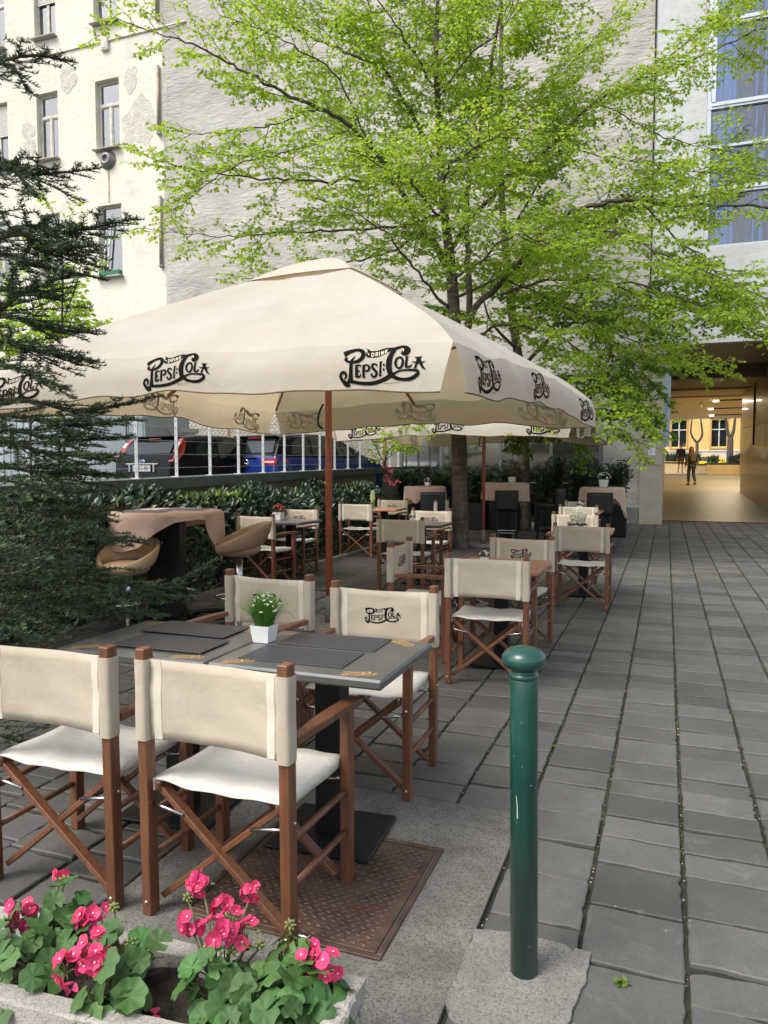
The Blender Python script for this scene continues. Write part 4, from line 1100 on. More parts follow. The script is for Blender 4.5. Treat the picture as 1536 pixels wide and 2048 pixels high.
# ------------------------------------------------------------------ parasols
def make_parasol(label):
    t = thing('parasol', label, 'parasol', group='square parasols')
    A_, B_, ZE, ZA, VH = 1.93, 2.04, 2.185, 3.27, .27
    sides = [(np.array([0, -1, 0.]), A_, B_), (np.array([1., 0, 0]), B_, A_), (np.array([0, 1., 0]), A_, B_), (np.array([-1., 0, 0]), B_, A_)]
    def edge(si, u):
        n, hw, dist = sides[si]; e = np.cross([0, 0, 1], n); s = sin(pi*u)
        inward = .07*s*s
        p = n*(dist-inward)+e*hw*(2*u-1)
        p[2] = ZE+.075*s**2+.012*sin(u*17+si*2)*s
        return p, n, e
    rf = MB(); nu, nv = 49, 26
    apex = np.array([0, 0, ZA])
    def roofpt(si, u, v):
        E_, n, e = edge(si, u); p = apex*(1-v)+E_*v; s = sin(pi*u)
        p[2] += -.05*s*sin(pi*v**1.2)+.045*sin(pi*v)*(1-s*.3)-.050*max(0, (v-.86)/.14)**2
        p[2] += .008*sin(u*31+v*5+si)*v*s+.014*sin(u*9-v*13+si*3)*s*v+.006*sin(u*47-v*21+si*5)*s*v*v+.010*sin((u-.5)*23*v+si)*v*v*s
        return p
    for si in range(4):
        rf.grid(np.array([[roofpt(si, i/(nu-1), .04+.96*j/(nv-1)) for j in range(nv)] for i in range(nu)]), 0, True)
    rf.build('roof_canvas', M_umb, t)
    for si in range(4):
        m = MB(); nu2, nw = 61, 9
        def val(u, w_, lift=0.0, si=si):
            E_, n, e = edge(si, u); s = sin(pi*u)
            p = roofpt(si, u, 1.0)
            out = .050*sin(pi*.5*min(1, w_*1.5))+.018*w_*(sin(u*19+si*1.7)*.5+sin(u*41+si)*.3)*min(1, s*3)
            p = p+n*(out+lift); p[2] -= VH*w_*(1-.04*s)*(.90+.10*w_)
            p = p-e*np.sign(2*u-1)*.055*w_**1.5*(abs(2*u-1)**30)
            return p
        P_ = np.array([[val(i/(nu2-1), k/(nw-1)) for k in range(nw)] for i in range(nu2)])
        m.grid(P_, 0, True)
        hem = np.array([P_[i, -1] for i in range(nu2)]); m.tube(hem, .005, 5, 1)
        vo = m.build('valance', [M_umb, mat('hem_braid', (.16, .11, .06), .8, .2)], t)
        n, hw, dist = sides[si]
        for uc in (.135, .505, .895):
            lm = MB(); W_ = .545
            def fm(x, y, lift, uc=uc, W_=W_, hw=hw):
                return val(uc+x*W_/(2*hw), .50-y*W_/VH, .0035+lift*.0006)
            letter_mesh(lm, fm, True, True, 6); lm.build('printed_lettering', [M_ink, M_cream], vo)
    # vent cap over the top
    m = MB(); c_ = .50
    for si in range(4):
        n, hw, dist = sides[si]; e = np.cross([0, 0, 1], n)
        P_ = np.zeros((13, 8, 3))
        for i in range(13):
            u = i/12
            for j in range(8):
                v = .05+.95*j/7; q = n*c_*(1-.04*sin(pi*u))+e*c_*(2*u-1)
                p = np.array([0, 0, ZA+.03])*(1-v)+(q+np.array([0, 0, ZA-.232+.02*sin(pi*u)]))*v; p[2] += .03*sin(pi*v)
                P_[i, j] = p
        m.grid(P_, 0, True)
        m.tube(P_[:, -1], .004, 5, 1)
    m.build('vent_cap', [M_umb, mat('hem_braid', (.16, .11, .06))], t)
    m = MB(); m.tube([(0, 0, .02), (0, 0, 3.22)], .031, 16); m.build('pole', M_redwood, t)
    for k in range(8):
        a_ = [(A_, -B_), (A_, 0), (A_, B_), (0, B_), (-A_, B_), (-A_, 0), (-A_, -B_), (0, -B_)][k]
        f = .965 if k % 2 == 0 else .95
        m = MB(); zt = ZE-(.01 if k % 2 == 0 else .005)
        p1 = np.array([a_[0]*f, a_[1]*f, zt-.015]); m.bar((a_[0]*.03, a_[1]*.03, ZA-.14), p1, .02, .032, .003); m.build('rib', M_redwood, t)
        m = MB(); p0 = np.array([a_[0]*.03, a_[1]*.03, 2.28]); pm = np.array([a_[0]*.5, a_[1]*.5, (ZA-.09+zt)/2-.05]); m.bar(p0, pm, .016, .026, .003); m.build('strut', M_redwood, t)
    m = MB(); m.lathe([(.05, 2.2), (.058, 2.22), (.058, 2.32), (.05, 2.34)], (0, 0, 0), 16); m.lathe([(.05, 3.1), (.06, 3.12), (.06, 3.2), (.03, 3.22)], (0, 0, 0), 16); m.build('hub', M_redwood, t)
    m = MB(); m.box((0, 0, .03), (.50, .50, .055), None, .01); m.tube([(0, 0, .055), (0, 0, .30)], .040, 14); m.build('base_plate', M_conc2, t)
    m = MB(); m.tube(crom([(-.035, -.03, 2.02), (-.07, -.05, 1.93), (-.075, -.05, 1.84), (-.04, -.03, 1.80)], 5), .010, 6); m.build('strap', mat('black_strap', (.015, .015, .015), .7, .2), t)
    return t
um = make_parasol('large square cream parasol in the foreground, opened over the front tables')
um.location = (-2.83, 6.12, 0); um.rotation_euler.z = -.085
um2 = dup(um, (-3.08, 13.30, .012), -.06, 'second square cream parasol, further back behind the tree trunk')

# ------------------------------------------------------------------ bar tables under cloths, bar stools
M_cloth = canvas('apricot_cloth', (.70, .49, .395), (.78, .57, .465), .25, .3, 6)
M_mat2 = mat('grey_table_mat', (.12, .12, .12), .6, .2, 30)
def bar_table(label, x, y, zt, R, skirt, rz, seed, colw=.30):
    t = thing('bar_table', label, 'bar table', (x, y, 0.0), rz, 'cloth-covered bar tables')
    m = MB(); m.box((0, 0, zt/2), (colw, colw*.8, zt-.08), None, .01); m.box((colw*.22, -colw*.41, zt/2), (.012, .012, zt-.1)); m.build('column', M_blackm, t)
    m = MB(); m.lathe([(R*.62, 0), (R*.62, .015), (R*.55, .03), (.0, .03)], (0, 0, .012), 30); m.build('base_plate', M_blackm, t)
    m = MB(); m.lathe([(R-.05, zt-.035), (R-.03, zt-.03), (R-.03, zt-.006), (R-.04, zt-.002), (0, zt-.002)], (0, 0, 0), 40); m.build('tabletop', M_slate_top, t)
    # the cloth
    c = MB(); na, nr, ns = 96, 8, 14
    ks = sorted(skirt); th = np.linspace(-180, 180, na, endpoint=False)
    kk = np.array(ks+[ks[0]+360], float); vv = np.array([skirt[k] for k in ks]+[skirt[ks[0]]], float)
    r = np.random.default_rng(seed); ph = r.uniform(0, 6.28, 4)
    P_ = np.zeros((nr+ns, na, 3))
    for i, a_ in enumerate(th):
        aa = a_ if a_ >= ks[0] else a_+360
        l = np.interp(aa, kk, vv); ar = radians(a_)
        wob = .5*sin(ar*9+ph[0])+.35*sin(ar*15+ph[1])+.3*sin(ar*7+ph[2])
        for k in range(nr): 
            rr = (R-.028)*(k/(nr-1)); P_[k, i] = (rr*cos(ar), rr*sin(ar), zt+.002)
        for k in range(ns):
            w_ = (k+1)/ns; rr = R+.010+.004*min(1, k)+(.045*wob+.012*R-.010)*w_*min(1, l/.15); z = zt-.004-l*w_
            if k < 3: q_ = (k+1)*pi/6; rr = R-.028+.038*sin(q_); z = zt+.002-.034*(1-cos(q_))
            P_[nr+k, i] = (rr*cos(ar), rr*sin(ar), z)
    Pw_ = np.concatenate([P_, P_[:, :1]], 1)
    c.grid(Pw_, 0, True)
    co = c.build('tablecloth', M_cloth)
    co.location = (x, y, 0.0); co.rotation_euler.z = rz
    return t, co
sk1 = {-180: .32, -150: .33, -122: .34, -100: .29, -84: .16, -66: .07, -45: .05, -34: .06, -25: .22, -12: .47, 2: .36, 16: .2, 32: .1, 90: .2, 150: .2}
t_, c_ = bar_table('tall round bar table on a black column at the left beside the fir tree', -4.43, 5.92, 1.045, .525, sk1, YAW, 1)
tag(c_, 'apricot cloth hanging unevenly from the near left bar table', 'tablecloth', 'apricot tablecloths')
for (px_, py_, w_, lab) in ((290, 1022, .42, 'grey place mat lying at the left on the near apricot bar table'), (370, 1018, .40, 'grey place mat lying at the right on the near apricot bar table')):
    p = gz(px_, py_, 1.052); m = MB(); m.box((0, 0, 0), (w_, .30, .004), None, .001); o = m.build('place_mat', M_mat2); o.location = p; o.rotation_euler.z = .25; tag(o, lab, 'placemat')
ring = thing('foot_ring', 'black ring-shaped foot on the paving at the base of the near bar table', 'foot ring', (-4.02, 6.02, 0.004))
m = MB(); a_ = np.linspace(0, 2*pi, 33); m.tube(np.stack([.2*np.cos(a_), .2*np.sin(a_), np.full(33, .06)], 1), .022, 8, cap=False); m.build('ring', M_blackm, ring)
m = MB()
for q in (0, 2.1, 4.2): m.tube([(.2*cos(q), .2*sin(q), 0), (.2*cos(q), .2*sin(q), .06)], .014, 8)
m.build('foot', M_blackm, ring)
far = [('round bar table with apricot cloth, left of the front tree trunk', at(850, 975, 13.6), 1.09, .37, {-180: .36, -140: .22, -115: .30, -95: .12, -70: .42, -40: .33, 0: .40, 90: .3}, 2, 'apricot cloth on the far left bar table, its folds hanging beside a black chair'),
       ('bar table with apricot cloth between the red parasol pole and the second tree trunk', at(1012, 968, 14.7), 1.13, .44, {-180: .32, -120: .34, -90: .31, -60: .34, 0: .36, 90: .3}, 3, 'apricot cloth on the bar table right of the red pole, hem nearly level'),
       ('bar table with apricot cloth at the far right, before the stone pier', at(1205, 978, 13.4), 1.08, .38, {-180: .22, -150: .26, -110: .2, -75: .18, -50: .30, -25: .56, -5: .35, 40: .3, 90: .3}, 4, 'apricot cloth on the far right bar table, with one long pointed corner')]
M_black_leather = mat('black_leather', (.007, .007, .007), .55, .2, bump=.15, bscale=80)
for lab, p, z, R_, sk, sd, lab2 in far:
    t_, c_ = bar_table(lab, p[0], p[1], z, R_, sk, YAW, sd, .22); t_.location.z = .012; c_.location.z = .012
    tag(c_, lab2, 'tablecloth', 'apricot tablecloths')
    m = MB(); m.box((0, 0, 0), (.34, .24, .004), None, .001); o = m.build('place_mat', M_mat2); o.location = (p[0]-.05, p[1]-.08, z+.018); o.rotation_euler.z = .1; tag(o, 'dark place mat lying flat on the '+['far left', 'red pole', 'far right'][sd-2]+' apricot-clothed bar table', 'placemat')
flower_pot('flower_pot', 'white pot of orange flowers on the apricot bar table beside the red pole', (far[1][1][0]+.12, far[1][1][1], 1.146), 'orange', 21, 1.5)
flower_pot('flower_pot', 'white pot of pale flowers standing on the far right apricot bar table', (far[2][1][0]+.02, far[2][1][1], 1.096), 'white', 22, 1.75)
flower_pot('flower_pot', 'tiny white pot on the far left apricot bar table', (far[0][1][0]+.05, far[0][1][1], 1.106), 'white', 23, 1.0)
def bar_chair(label):
    t = thing('bar_chair', label, 'bar chair', group='black bar chairs')
    m = MB()
    P_ = np.array([[(x, -.19-.03*(z-.66)/.36-.02*(1-(x/.2)**2)+.012*(abs(x) > .17), z) for z in np.linspace(.66, 1.02, 8)] for x in np.linspace(-.2, .2, 12)]); m.shell(P_, .045, 0); m.build('backrest', M_black_leather, t)
    m = MB(); m.box((0, 0, .665), (.41, .40, .075), None, .025); m.build('seat', M_black_leather, t)
    for sx in (-1, 1):
        for sy in (-1, 1):
            m = MB(); m.bar((sx*.185, sy*.18, 0), (sx*.17, sy*.165, .64), .035, .035, .004, (0, 1, 0)); m.build('leg', M_blackm, t)
    m = MB()
    for (p0, p1) in (((-.18, .175, .22), (.18, .175, .22)), ((-.18, -.175, .3), (.18, -.175, .3)), ((-.18, -.17, .26), (-.18, .17, .26)), ((.18, -.17, .26), (.18, .17, .26))): m.bar(p0, p1, .02, .02, .002)
    m.build('stretcher', M_steel, t)
    return t
bc = bar_chair('black bar chair with its back to us right of the red pole')
p = at(1013, 1040, 13.7); bc.location = (p[0], p[1], .012); bc.rotation_euler.z = .2
p = at(864, 1040, 12.9); dup(bc, (p[0], p[1], .012), .35, 'black bar chair at the far left bar table, left of the tree trunk')
p = at(1197, 1040, 12.6); dup(bc, (p[0], p[1], .012), .15, 'black bar chair at the far right bar table, above the row of tan chair backs')
p = at(1100, 1060, 14.6); dup(bc, (p[0], p[1], .012), 1.3, 'black bar chair behind the right row, mostly hidden by tan chair backs')
# swivel stools
M_tan = mat('tan_leather', (.44, .31, .19), .42, .18, 5, bump=.12, bscale=160, coat=.05)
M_tand = mat('brown_leather', (.30, .195, .12), .5, .18, 5, bump=.12, bscale=160)
def swivel(label, x, y, rz, h, leather):
    t = thing('swivel_stool', label, 'bar stool', (x, y, 0.004), rz, 'tan swivel stools')
    m = MB(); m.lathe([(.0, h-.03), (.15, h-.03), (.195, h), (.205, h+.03), (.19, h+.062), (.12, h+.078), (0, h+.074)], (0, 0, 0), 36); m.build('seat', leather, t)
    m = MB(); na, nc = 45, 14; P_ = np.zeros((na, nc, 3))
    for i in range(na):
        th = radians(-150+300*i/(na-1)); k = cos(th/2)**2      # back is at -Y
        hh = .035+.070*k; cz = h+.03+.145*k; R_ = .222+.035*k; lean = .5*k
        for j in range(nc):
            a_ = 2*pi*j/nc; dr = .020*cos(a_)*(1+.35*k); dz = hh*sin(a_)
            rr = R_+dr+dz*lean*.8
            P_[i, j] = (rr*sin(th), -rr*cos(th), cz+dz)
    m.grid(P_, 0, True, wrap=True); m.poly(P_[0]); m.poly(P_[-1][::-1]); m.build('backrest', leather, t)
    m = MB(); m.tube([(0, 0, .02), (0, 0, h-.03)], .028, 14); m.tube([(0, 0, .25), (0, 0, h-.06)], .034, 14); m.build('column', M_steel, t)
    m = MB(); m.lathe([(.21, 0), (.21, .008), (.12, .025), (.04, .05), (0, .05)], (0, 0, 0), 32); m.build('base_plate', M_steel, t)
    m = MB(); a_ = np.linspace(-2.2, 2.2, 22); pts = [(.0, .0, .27)]+[(.15*sin(q), .06+.15*cos(q), .27) for q in a_]+[(.0, .0, .27)]; m.tube(pts, .009, 7); m.build('footrest', M_steel, t)
    m = MB(); m.tube([(.03, 0, h-.05), (.13, .03, h-.06), (.17, .05, h-.09)], .006, 6); m.build('lever', M_steel, t)
    return t
p = at(253, 1140, 6.6); swivel('tan leather swivel stool half behind fir branches, left of the near bar table', p[0], p[1], YAW+pi-.25, .55, M_tan)
p = at(478, 1140, 6.9); swivel('brown leather swivel stool turned sideways, right of the near bar table', p[0], p[1], YAW+pi/2+.25, .68, M_tand)

# ------------------------------------------------------------------ bollard
M_green = mat('bottle_green_paint', (.006, .055, .040), .34, .4, 5, bump=.06, bscale=50, bdist=.002, coat=.35)
M_chip = mat('paint_chip', (.38, .42, .38), .6, .2)
bo = thing('bollard', 'dark green metal bollard with a mushroom cap, standing in the concrete patch at the front', 'bollard', (-.356, 2.104, .004)); bo.rotation_euler = (0, -.012, 0)
m = MB(); m.lathe([(.0, 0), (.0395, 0), (.0395, .862), (.038, .866)], (0, 0, 0), 40); m.build('post', M_green, bo)
m = MB(); m.lathe([(.036, .862), (.041, .866), (.0425, .872), (.041, .879), (.036, .882), (.034, .887), (.036, .892), (.050, .897), (.059, .905), (.0625, .916), (.061, .928), (.055, .939), (.044, .948), (.028, .954), (.012, .9565), (0, .957)], (0, 0, 0), 44); m.build('cap', M_green, bo)
m = MB(); rr = random.Random(6)
for k in range(13):
    a_ = radians(-90+20)+rr.uniform(-1.2, 1.2); z = rr.uniform(.03, .8); R_ = .0398; w_ = rr.uniform(.0004, .0011); hh = rr.uniform(.0006, .003)
    m.add([(R_*cos(a_-w_/R_), R_*sin(a_-w_/R_), z-hh), (R_*cos(a_+w_/R_), R_*sin(a_+w_/R_), z-hh*.4), (R_*cos(a_+w_/R_*.8), R_*sin(a_+w_/R_*.8), z+hh), (R_*cos(a_-w_/R_*1.2), R_*sin(a_-w_/R_*1.2), z+hh*.6)], [[0, 1, 2, 3]])
for (z0, z1, w_) in ((.47, .535, .0016),):
    a0 = radians(-112); n = 8; L_ = [(.0399*cos(a0+.03*sin(i*.5)+i*.012-w_/.04), .0399*sin(a0+.03*sin(i*.5)+i*.012-w_/.04), z1+(z0-z1)*i/n) for i in range(n+1)]; R2 = [(.0399*cos(a0+.03*sin(i*.5)+i*.012+w_/.04*(i/n+.3)), .0399*sin(a0+.03*sin(i*.5)+i*.012+w_/.04*(i/n+.3)), z1+(z0-z1)*i/n) for i in range(n+1)]
    m.add(L_+R2, [[i, i+1, n+2+i, n+1+i] for i in range(n)])
tag(m.build('paint_chip', M_chip, bo), kind='stuff')

# ------------------------------------------------------------------ steel hatch with raised lozenges
M_rust = mat('rusty_plate', (.070, .042, .030), .62, .4, 9, metal=.35, bump=.3, bscale=90, col2=(.11, .07, .05))
M_rust2 = mat('rusty_lozenge', (.115, .072, .054), .5, .25, 20, metal=.45)
ha = thing('floor_hatch', 'rusty brown checker-plate hatch set in the concrete under the front chairs', 'hatch', (-1.115, 2.34, .004))
m = MB(); m.box((0, 0, .001), (.655, .635, .010), None, .002); pl_ = m.build('plate', M_rust, ha)
m = MB(); sx = .034; row = 0; y = -.295
while y < .297:
    x = -.30+(.5*sx if row % 2 else 0); 
    while x < .305:
        ang = (1 if (row+int(round((x+.3)/sx*2))//1) % 2 else -1)
        ang = radians(45) if row % 2 else radians(-20)
        R_ = rotz(ang); L_, w_ = .0155, .0048
        top = [(-L_, 0), (-L_*.5, -w_*.8), (0, -w_), (L_*.5, -w_*.8), (L_, 0), (L_*.5, w_*.8), (0, w_), (-L_*.5, w_*.8)]
        V = [R_@np.array([a*1.0, b*1.15, 0])+np.array([x, y, .0061]) for a, b in top]+[R_@np.array([a*.72, b*.45, 0])+np.array([x, y, .0092]) for a, b in top]
        m.add(V, [[i, (i+1) % 8, 8+(i+1) % 8, 8+i] for i in range(8)]+[list(range(8, 16))], 0, True)
        x += sx
    y += .0195; row += 1
m.build('raised_lozenge', M_rust2, pl_)
m = MB()
for (a, b) in (((-.352, -.345), (.352, -.325)), ((-.352, .325), (.352, .345)), ((-.352, -.3245), (-.334, .3245)), ((.334, -.3245), (.352, .3245))): m.span((a[0], a[1], -.01), (b[0], b[1], .008), .002)
m.build('frame', M_rust, ha)
m = MB(); m.box((.09, -.323, .008), (.04, .016, .006), None, .002); m.build('hinge', M_steel, ha)

# ------------------------------------------------------------------ trough of geraniums
M_trough = speckle('trough_concrete', (.36, .34, .30), (.46, .44, .39), (.22, .20, .17), 70, .5)
TX, TY, TR = -1.275, 1.335, .082
tr = thing('planter_trough', 'rough pale concrete trough filled with soil and pink geraniums, bottom left', 'planter', (TX, TY, 0.0), TR)
m = MB(); L_, W_, H_, th = 1.32, .285, .30, .042
prof = [(0, 0), (0, .24), (.012, .252), (.012, H_-.008), (.018, H_)]
def ring_(ins, z): return [(-L_/2+ins, -W_/2+ins, z), (L_/2-ins, -W_/2+ins, z), (L_/2-ins, W_/2-ins, z), (-L_/2+ins, W_/2-ins, z)]
rg = [ring_(.02, .004), ring_(.0, .25), ring_(-.006, .256), ring_(-.006, H_-.006), ring_(0, H_), ring_(th, H_), ring_(th+.004, H_-.006), ring_(th+.006, .2)]
def dense(r4, n=26):
    o = []
    for k in range(4):
        a, b = np.array(r4[k]), np.array(r4[(k+1) % 4])
        o += [a+(b-a)*i/n for i in range(n)]
    return o
G_ = np.array([dense(r) for r in rg]); G_ += np.random.default_rng(3).normal(0, .0013, G_.shape)
m.grid(G_, 0, False, wrap=True); m.build('box', M_trough, tr)
m = MB(); nr_ = np.random.default_rng(9); Pq = np.array([[(-L_/2+th+.003+(L_-2*th-.006)*i/50, -W_/2+th+.003+(W_-2*th-.006)*j/12, .255+.012*sin(i*.9)*cos(j*.8)+nr_.uniform(-.006, .008)) for j in range(13)] for i in range(51)]); m.grid(Pq); m.build('soil', M_soil, tr)
m = MB()
for k in range(40):
    x = -L_/2+.02+k*(L_-.04)/39; m.box((x, -W_/2-.003, .125), (.017, .012, .235), None, .004)
for k in range(8):
    y = -W_/2+.02+k*(W_-.04)/7; m.box((L_/2+.003, y, .125), (.012, .017, .235), None, .004)
m.build('ribbing', M_trough, tr)

M_gleaf = mat('geranium_leaf', (.060, .15, .034), .6, .25, 20, island=.3, trans=.18, tcol=(.10, .2, .03), bump=.2, bscale=70, bdist=.004)
M_gstem = mat('geranium_stem', (.12, .13, .05), .6, .3, 10)
M_petal = mat('geranium_petal', (.60, .012, .085), .55, .25, 45, island=.16, trans=.2, tcol=(.75, .03, .15), sheen=.15, col2=(.72, .05, .17))
M_peye = mat('geranium_eye', (.85, .45, .55), .6, .1)
M_bud = mat('geranium_bud', (.22, .26, .08), .6, .2)
def ger_leaf(mbv, mbq, c, nrm, r, q):
    d, s, u = frame(nrm, (q.uniform(-1, 1), q.uniform(-1, 1), .1)); a0 = q.uniform(0, 6.28); n = 27; b0 = len(mbv)
    cup = q.uniform(-.15, .3); ph = q.uniform(0, 6)
    mbv.append(c); RR = (.35, .68, .9, 1.0)
    for rr in RR:
        for k in range(n):
            th_ = a0+.22+(2*pi-.44)*k/(n-1)
            lob = 1+(.075*cos(k*2*pi/(n-1)*6.5)+.03*sin(k*2.4))*max(0, (rr-.5)*2)
            fold = .045*cos(k*2*pi/(n-1)*6.5+pi)*rr+.05*sin(th_*2+ph)*rr*rr
            mbv.append(c+(cos(th_)*s+sin(th_)*u)*r*rr*lob+d*r*(cup*rr*rr+fold-.10*max(0, rr-.85)*4*(.5+.5*sin(th_+ph))))
    for k in range(n-1):
        mbq.append([b0, b0+1+k, b0+2+k])
        for j in range(3): mbq.append([b0+1+j*n+k, b0+1+j*n+n+k, b0+2+j*n+n+k, b0+2+j*n+k])
def geranium(label, px, py, leafpx, blooms, seed, nl=34):
    q = random.Random(seed); base = gz(px, py, .285)
    t = thing('geranium', label, 'geranium', (base[0], base[1], .25), 0, 'pink geraniums in the trough'); B_ = np.array([base[0], base[1], .25])
    V, Fq = [], []; st = MB()
    for (lx, ly, lz, rad, cnt) in leafpx:
        cc = gz(lx, ly, lz)-B_
        for k in range(int(cnt*.72)):
            a_ = q.uniform(0, 6.28); rr = rad*math.sqrt(q.random()); hz_ = (q.uniform(-.05, .05))*(1-(rr/rad)**2*.3)-.035*(rr/rad)**2
            c = cc+np.array([cos(a_)*rr, sin(a_)*rr, hz_]); out = np.array([cos(a_)*rr/rad*.8, sin(a_)*rr/rad*.8, .0])
            nrm = unit(out+np.array([q.uniform(-.45, .45), q.uniform(-.6, .25), .75]))
            ger_leaf(V, Fq, c, nrm, q.uniform(.020, .037), q)
            o = np.array([cc[0]*.6+q.uniform(-.02, .02), cc[1]*.6+q.uniform(-.02, .02), .01]); st.tube([o, (o+c)/2+np.array([0, 0, .01]), c], [.003, .0022, .0016], 5)
    m = MB(); m.add(V, Fq, 0, True); m.build('foliage', M_gleaf, t)
    for bi, (bx, by, bd, R_, n) in enumerate(blooms):
        c = at(bx, by, bd)-B_; o = np.array([c[0]*.35, c[1]*.35+.01, .02])
        st.tube(crom([o, (o+c)*.5+np.array([q.uniform(-.012, .012), 0, .01]), c-np.array([0, 0, R_*.5])], 5), .0028, 6)
        bm_ = MB()
        if n == 0:
            for k in range(14):
                z = 1-2*(k+.5)/14*.8; a_ = k*2.4; d = np.array([cos(a_)*math.sqrt(max(0, 1-z*z)), sin(a_)*math.sqrt(max(0, 1-z*z)), z])
                bm_.lathe([(0, -.006), (.003, -.003), (.0034, .002), (0, .007)], c+d*R_*.7, 6, R=np.array(frame(d)[1:]+frame(d)[:1]).T)
            bm_.build('bud', M_bud, t); continue
        for k in range(n):
            for _ in range(20):
                d = unit([q.gauss(0, 1), q.gauss(-.35, 1), q.gauss(.25, .8)])
                if d[1]*.93-d[0]*.35*0 < .55: break
            p = c+d*R_*q.uniform(.65, .92); r_ = q.uniform(.0135, .0185)*(1 if R_ > .024 else .85)
            floret(bm_, p, unit(d+np.array([0, -.25, .15])), r_, 0, q.uniform(.15, .5), 5, seed=seed*100+bi*20+k)
            floret(bm_, p+unit(d)*.0035, unit(d+np.array([0, -.25, .15])), r_*.15, 1, .3, 5, seed=k)
            bm_.tube([c-np.array([0, 0, R_*.4]), (c+p)/2, p-d*.003], .0011, 4, 2)
        for k in range(max(2, n//3)):
            d = unit([q.gauss(0, 1), q.gauss(0, 1), q.gauss(-.4, .5)]); bm_.lathe([(0, -.006), (.003, -.003), (.0034, .002), (0, .007)], c+d*R_*.75, 6, 2, R=np.array(frame(d)[1:]+frame(d)[:1]).T)
        bm_.build('bloom', [M_petal, M_peye, M_bud], t)
    st.build('stem', M_gstem, t)
    return t
geranium('pink geranium at the left end of the trough, cut by the photo edge', 70, 1900,
         [(45, 1870, .36, .09, 26), (110, 1800, .37, .075, 18), (40, 1940, .33, .07, 14), (150, 1850, .34, .05, 10)],
         [(122, 1748, 2.0, .018, 5), (28, 1812, 1.9, .018, 4), (56, 1815, 1.88, .026, 6), (38, 1846, 1.84, .027, 8), (8, 1845, 1.8, .012, 0), (128, 1762, 1.98, .016, 0)], 31)
geranium('pink geranium left of the centre with the largest flower head of the trough', 225, 1930,
         [(215, 1960, .34, .075, 24), (275, 1895, .36, .06, 18), (240, 1855, .37, .05, 12), (180, 2010, .31, .05, 12)],
         [(178, 1838, 1.86, .033, 9), (198, 1822, 1.9, .02, 4), (192, 1905, 1.68, .050, 17), (132, 1938, 1.66, .028, 7), (160, 1915, 1.68, .028, 6), (228, 1815, 1.86, .012, 0), (263, 1886, 1.74, .014, 0)], 32)
geranium('pink geranium right of the bare soil, carrying many separate flower heads', 430, 1970,
         [(415, 1970, .33, .065, 22), (440, 1910, .36, .085, 26), (500, 1960, .33, .06, 16), (480, 2030, .31, .06, 14)],
         [(405, 1765, 1.88, .034, 11), (383, 1845, 1.82, .030, 9), (445, 1815, 1.86, .026, 6), (432, 1872, 1.72, .042, 14), (462, 1843, 1.78, .030, 8), (494, 1868, 1.76, .036, 11), (502, 1783, 1.9, .024, 8), (376, 1795, 1.86, .012, 0), (464, 1903, 1.72, .014, 0), (520, 1890, 1.76, .012, 0)], 33)
geranium('pink geranium at the right end of the trough with two flower heads', 590, 2000,
         [(560, 1985, .33, .08, 24), (625, 1965, .34, .07, 20), (600, 1905, .35, .05, 10), (648, 2010, .31, .04, 10), (540, 2035, .31, .06, 14), (570, 1890, .35, .035, 6)],
         [(612, 1928, 1.70, .034, 10), (652, 1932, 1.69, .040, 12), (622, 1895, 1.76, .018, 4), (580, 1850, 1.82, .014, 0)], 34)
fp = MB()
for i, (px_, py_) in enumerate(((310, 2028), (143, 1980))):
    floret(fp, gz(px_, py_, .272), (.2, -.3, 1), .013, 0, .2, 2, seed=i)
tag(fp.build('fallen_petal', M_petal), 'pink petals fallen on the dark soil of the trough', 'petal', kind='stuff')
# ------------------------------------------------------------------ retaining wall with the white post-and-wire fence
WA, WB = np.array([-5.30, 2.8]), np.array([-6.84, 20.05])
wd_ = (WB-WA)/np.linalg.norm(WB-WA); wn_ = np.array([wd_[1], -wd_[0]]); WL = np.linalg.norm(WB-WA)
def wp(s, off=0, z=0): p = WA+wd_*s+wn_*off; return np.array([p[0], p[1], z])
def wtop(s): return 1.27+.19*(s/WL)
M_olive = mat('olive_render', (.115, .115, .075), .9, .2, 3, bump=.2, bscale=25)
rw = thing('retaining_wall', 'olive grey retaining wall with a dark coping running behind the laurel hedge', 'wall', (0, 0, 0))
m = MB()
for k in range(6):
    s0, s1 = WL*k/6+.004, WL*(k+1)/6-.004
    P0 = [wp(s0, .0), wp(s1, .0), wp(s1, 0, wtop(s1)-.14), wp(s0, 0, wtop(s0)-.14)]
    m.prism(P0, np.append(-wn_*.3, 0))
e0 = wp(WL, 0)
m.build('wall', M_olive, rw)
m = MB(); m.prism([wp(0, .05, wtop(0)-.135), wp(WL, .05, wtop(WL)-.135), wp(WL, .05, wtop(WL)), wp(0, .05, wtop(0))], np.append(-wn_*.42, 0)); m.build('coping', mat('dark_coping', (.075, .09, .085), .5, .2, 4), rw)
fe = thing('wire_fence', 'fence of white perforated posts and thin wires in front of the parked cars', 'fence', (0, 0, 0))
M_galv = mat('white_post', (.46, .47, .46), .45, .1, 10)
s0 = float(np.dot(np.array([-5.69, 7.21])-WA, wd_)); sp = .875
for k in range(-5, 15):
    s = s0+sp*k
    if s < .2 or s > WL: continue
    m = MB(); zb = wtop(s); c = wp(s, -.10, zb+.42); R_ = np.array([[wd_[0], wn_[0], 0], [wd_[1], wn_[1], 0], [0, 0, 1]])
    m.box(c, (.016, .044, .86), R_, .002)
    for q in range(9): m.box(wp(s, -.10, zb+.08+q*.09), (.0175, .010, .012), R_, 0, 1)
    m.box(wp(s, -.10, zb+.006), (.09, .12, .012), R_, .002); m.build('post', [M_galv, M_blackm], fe)
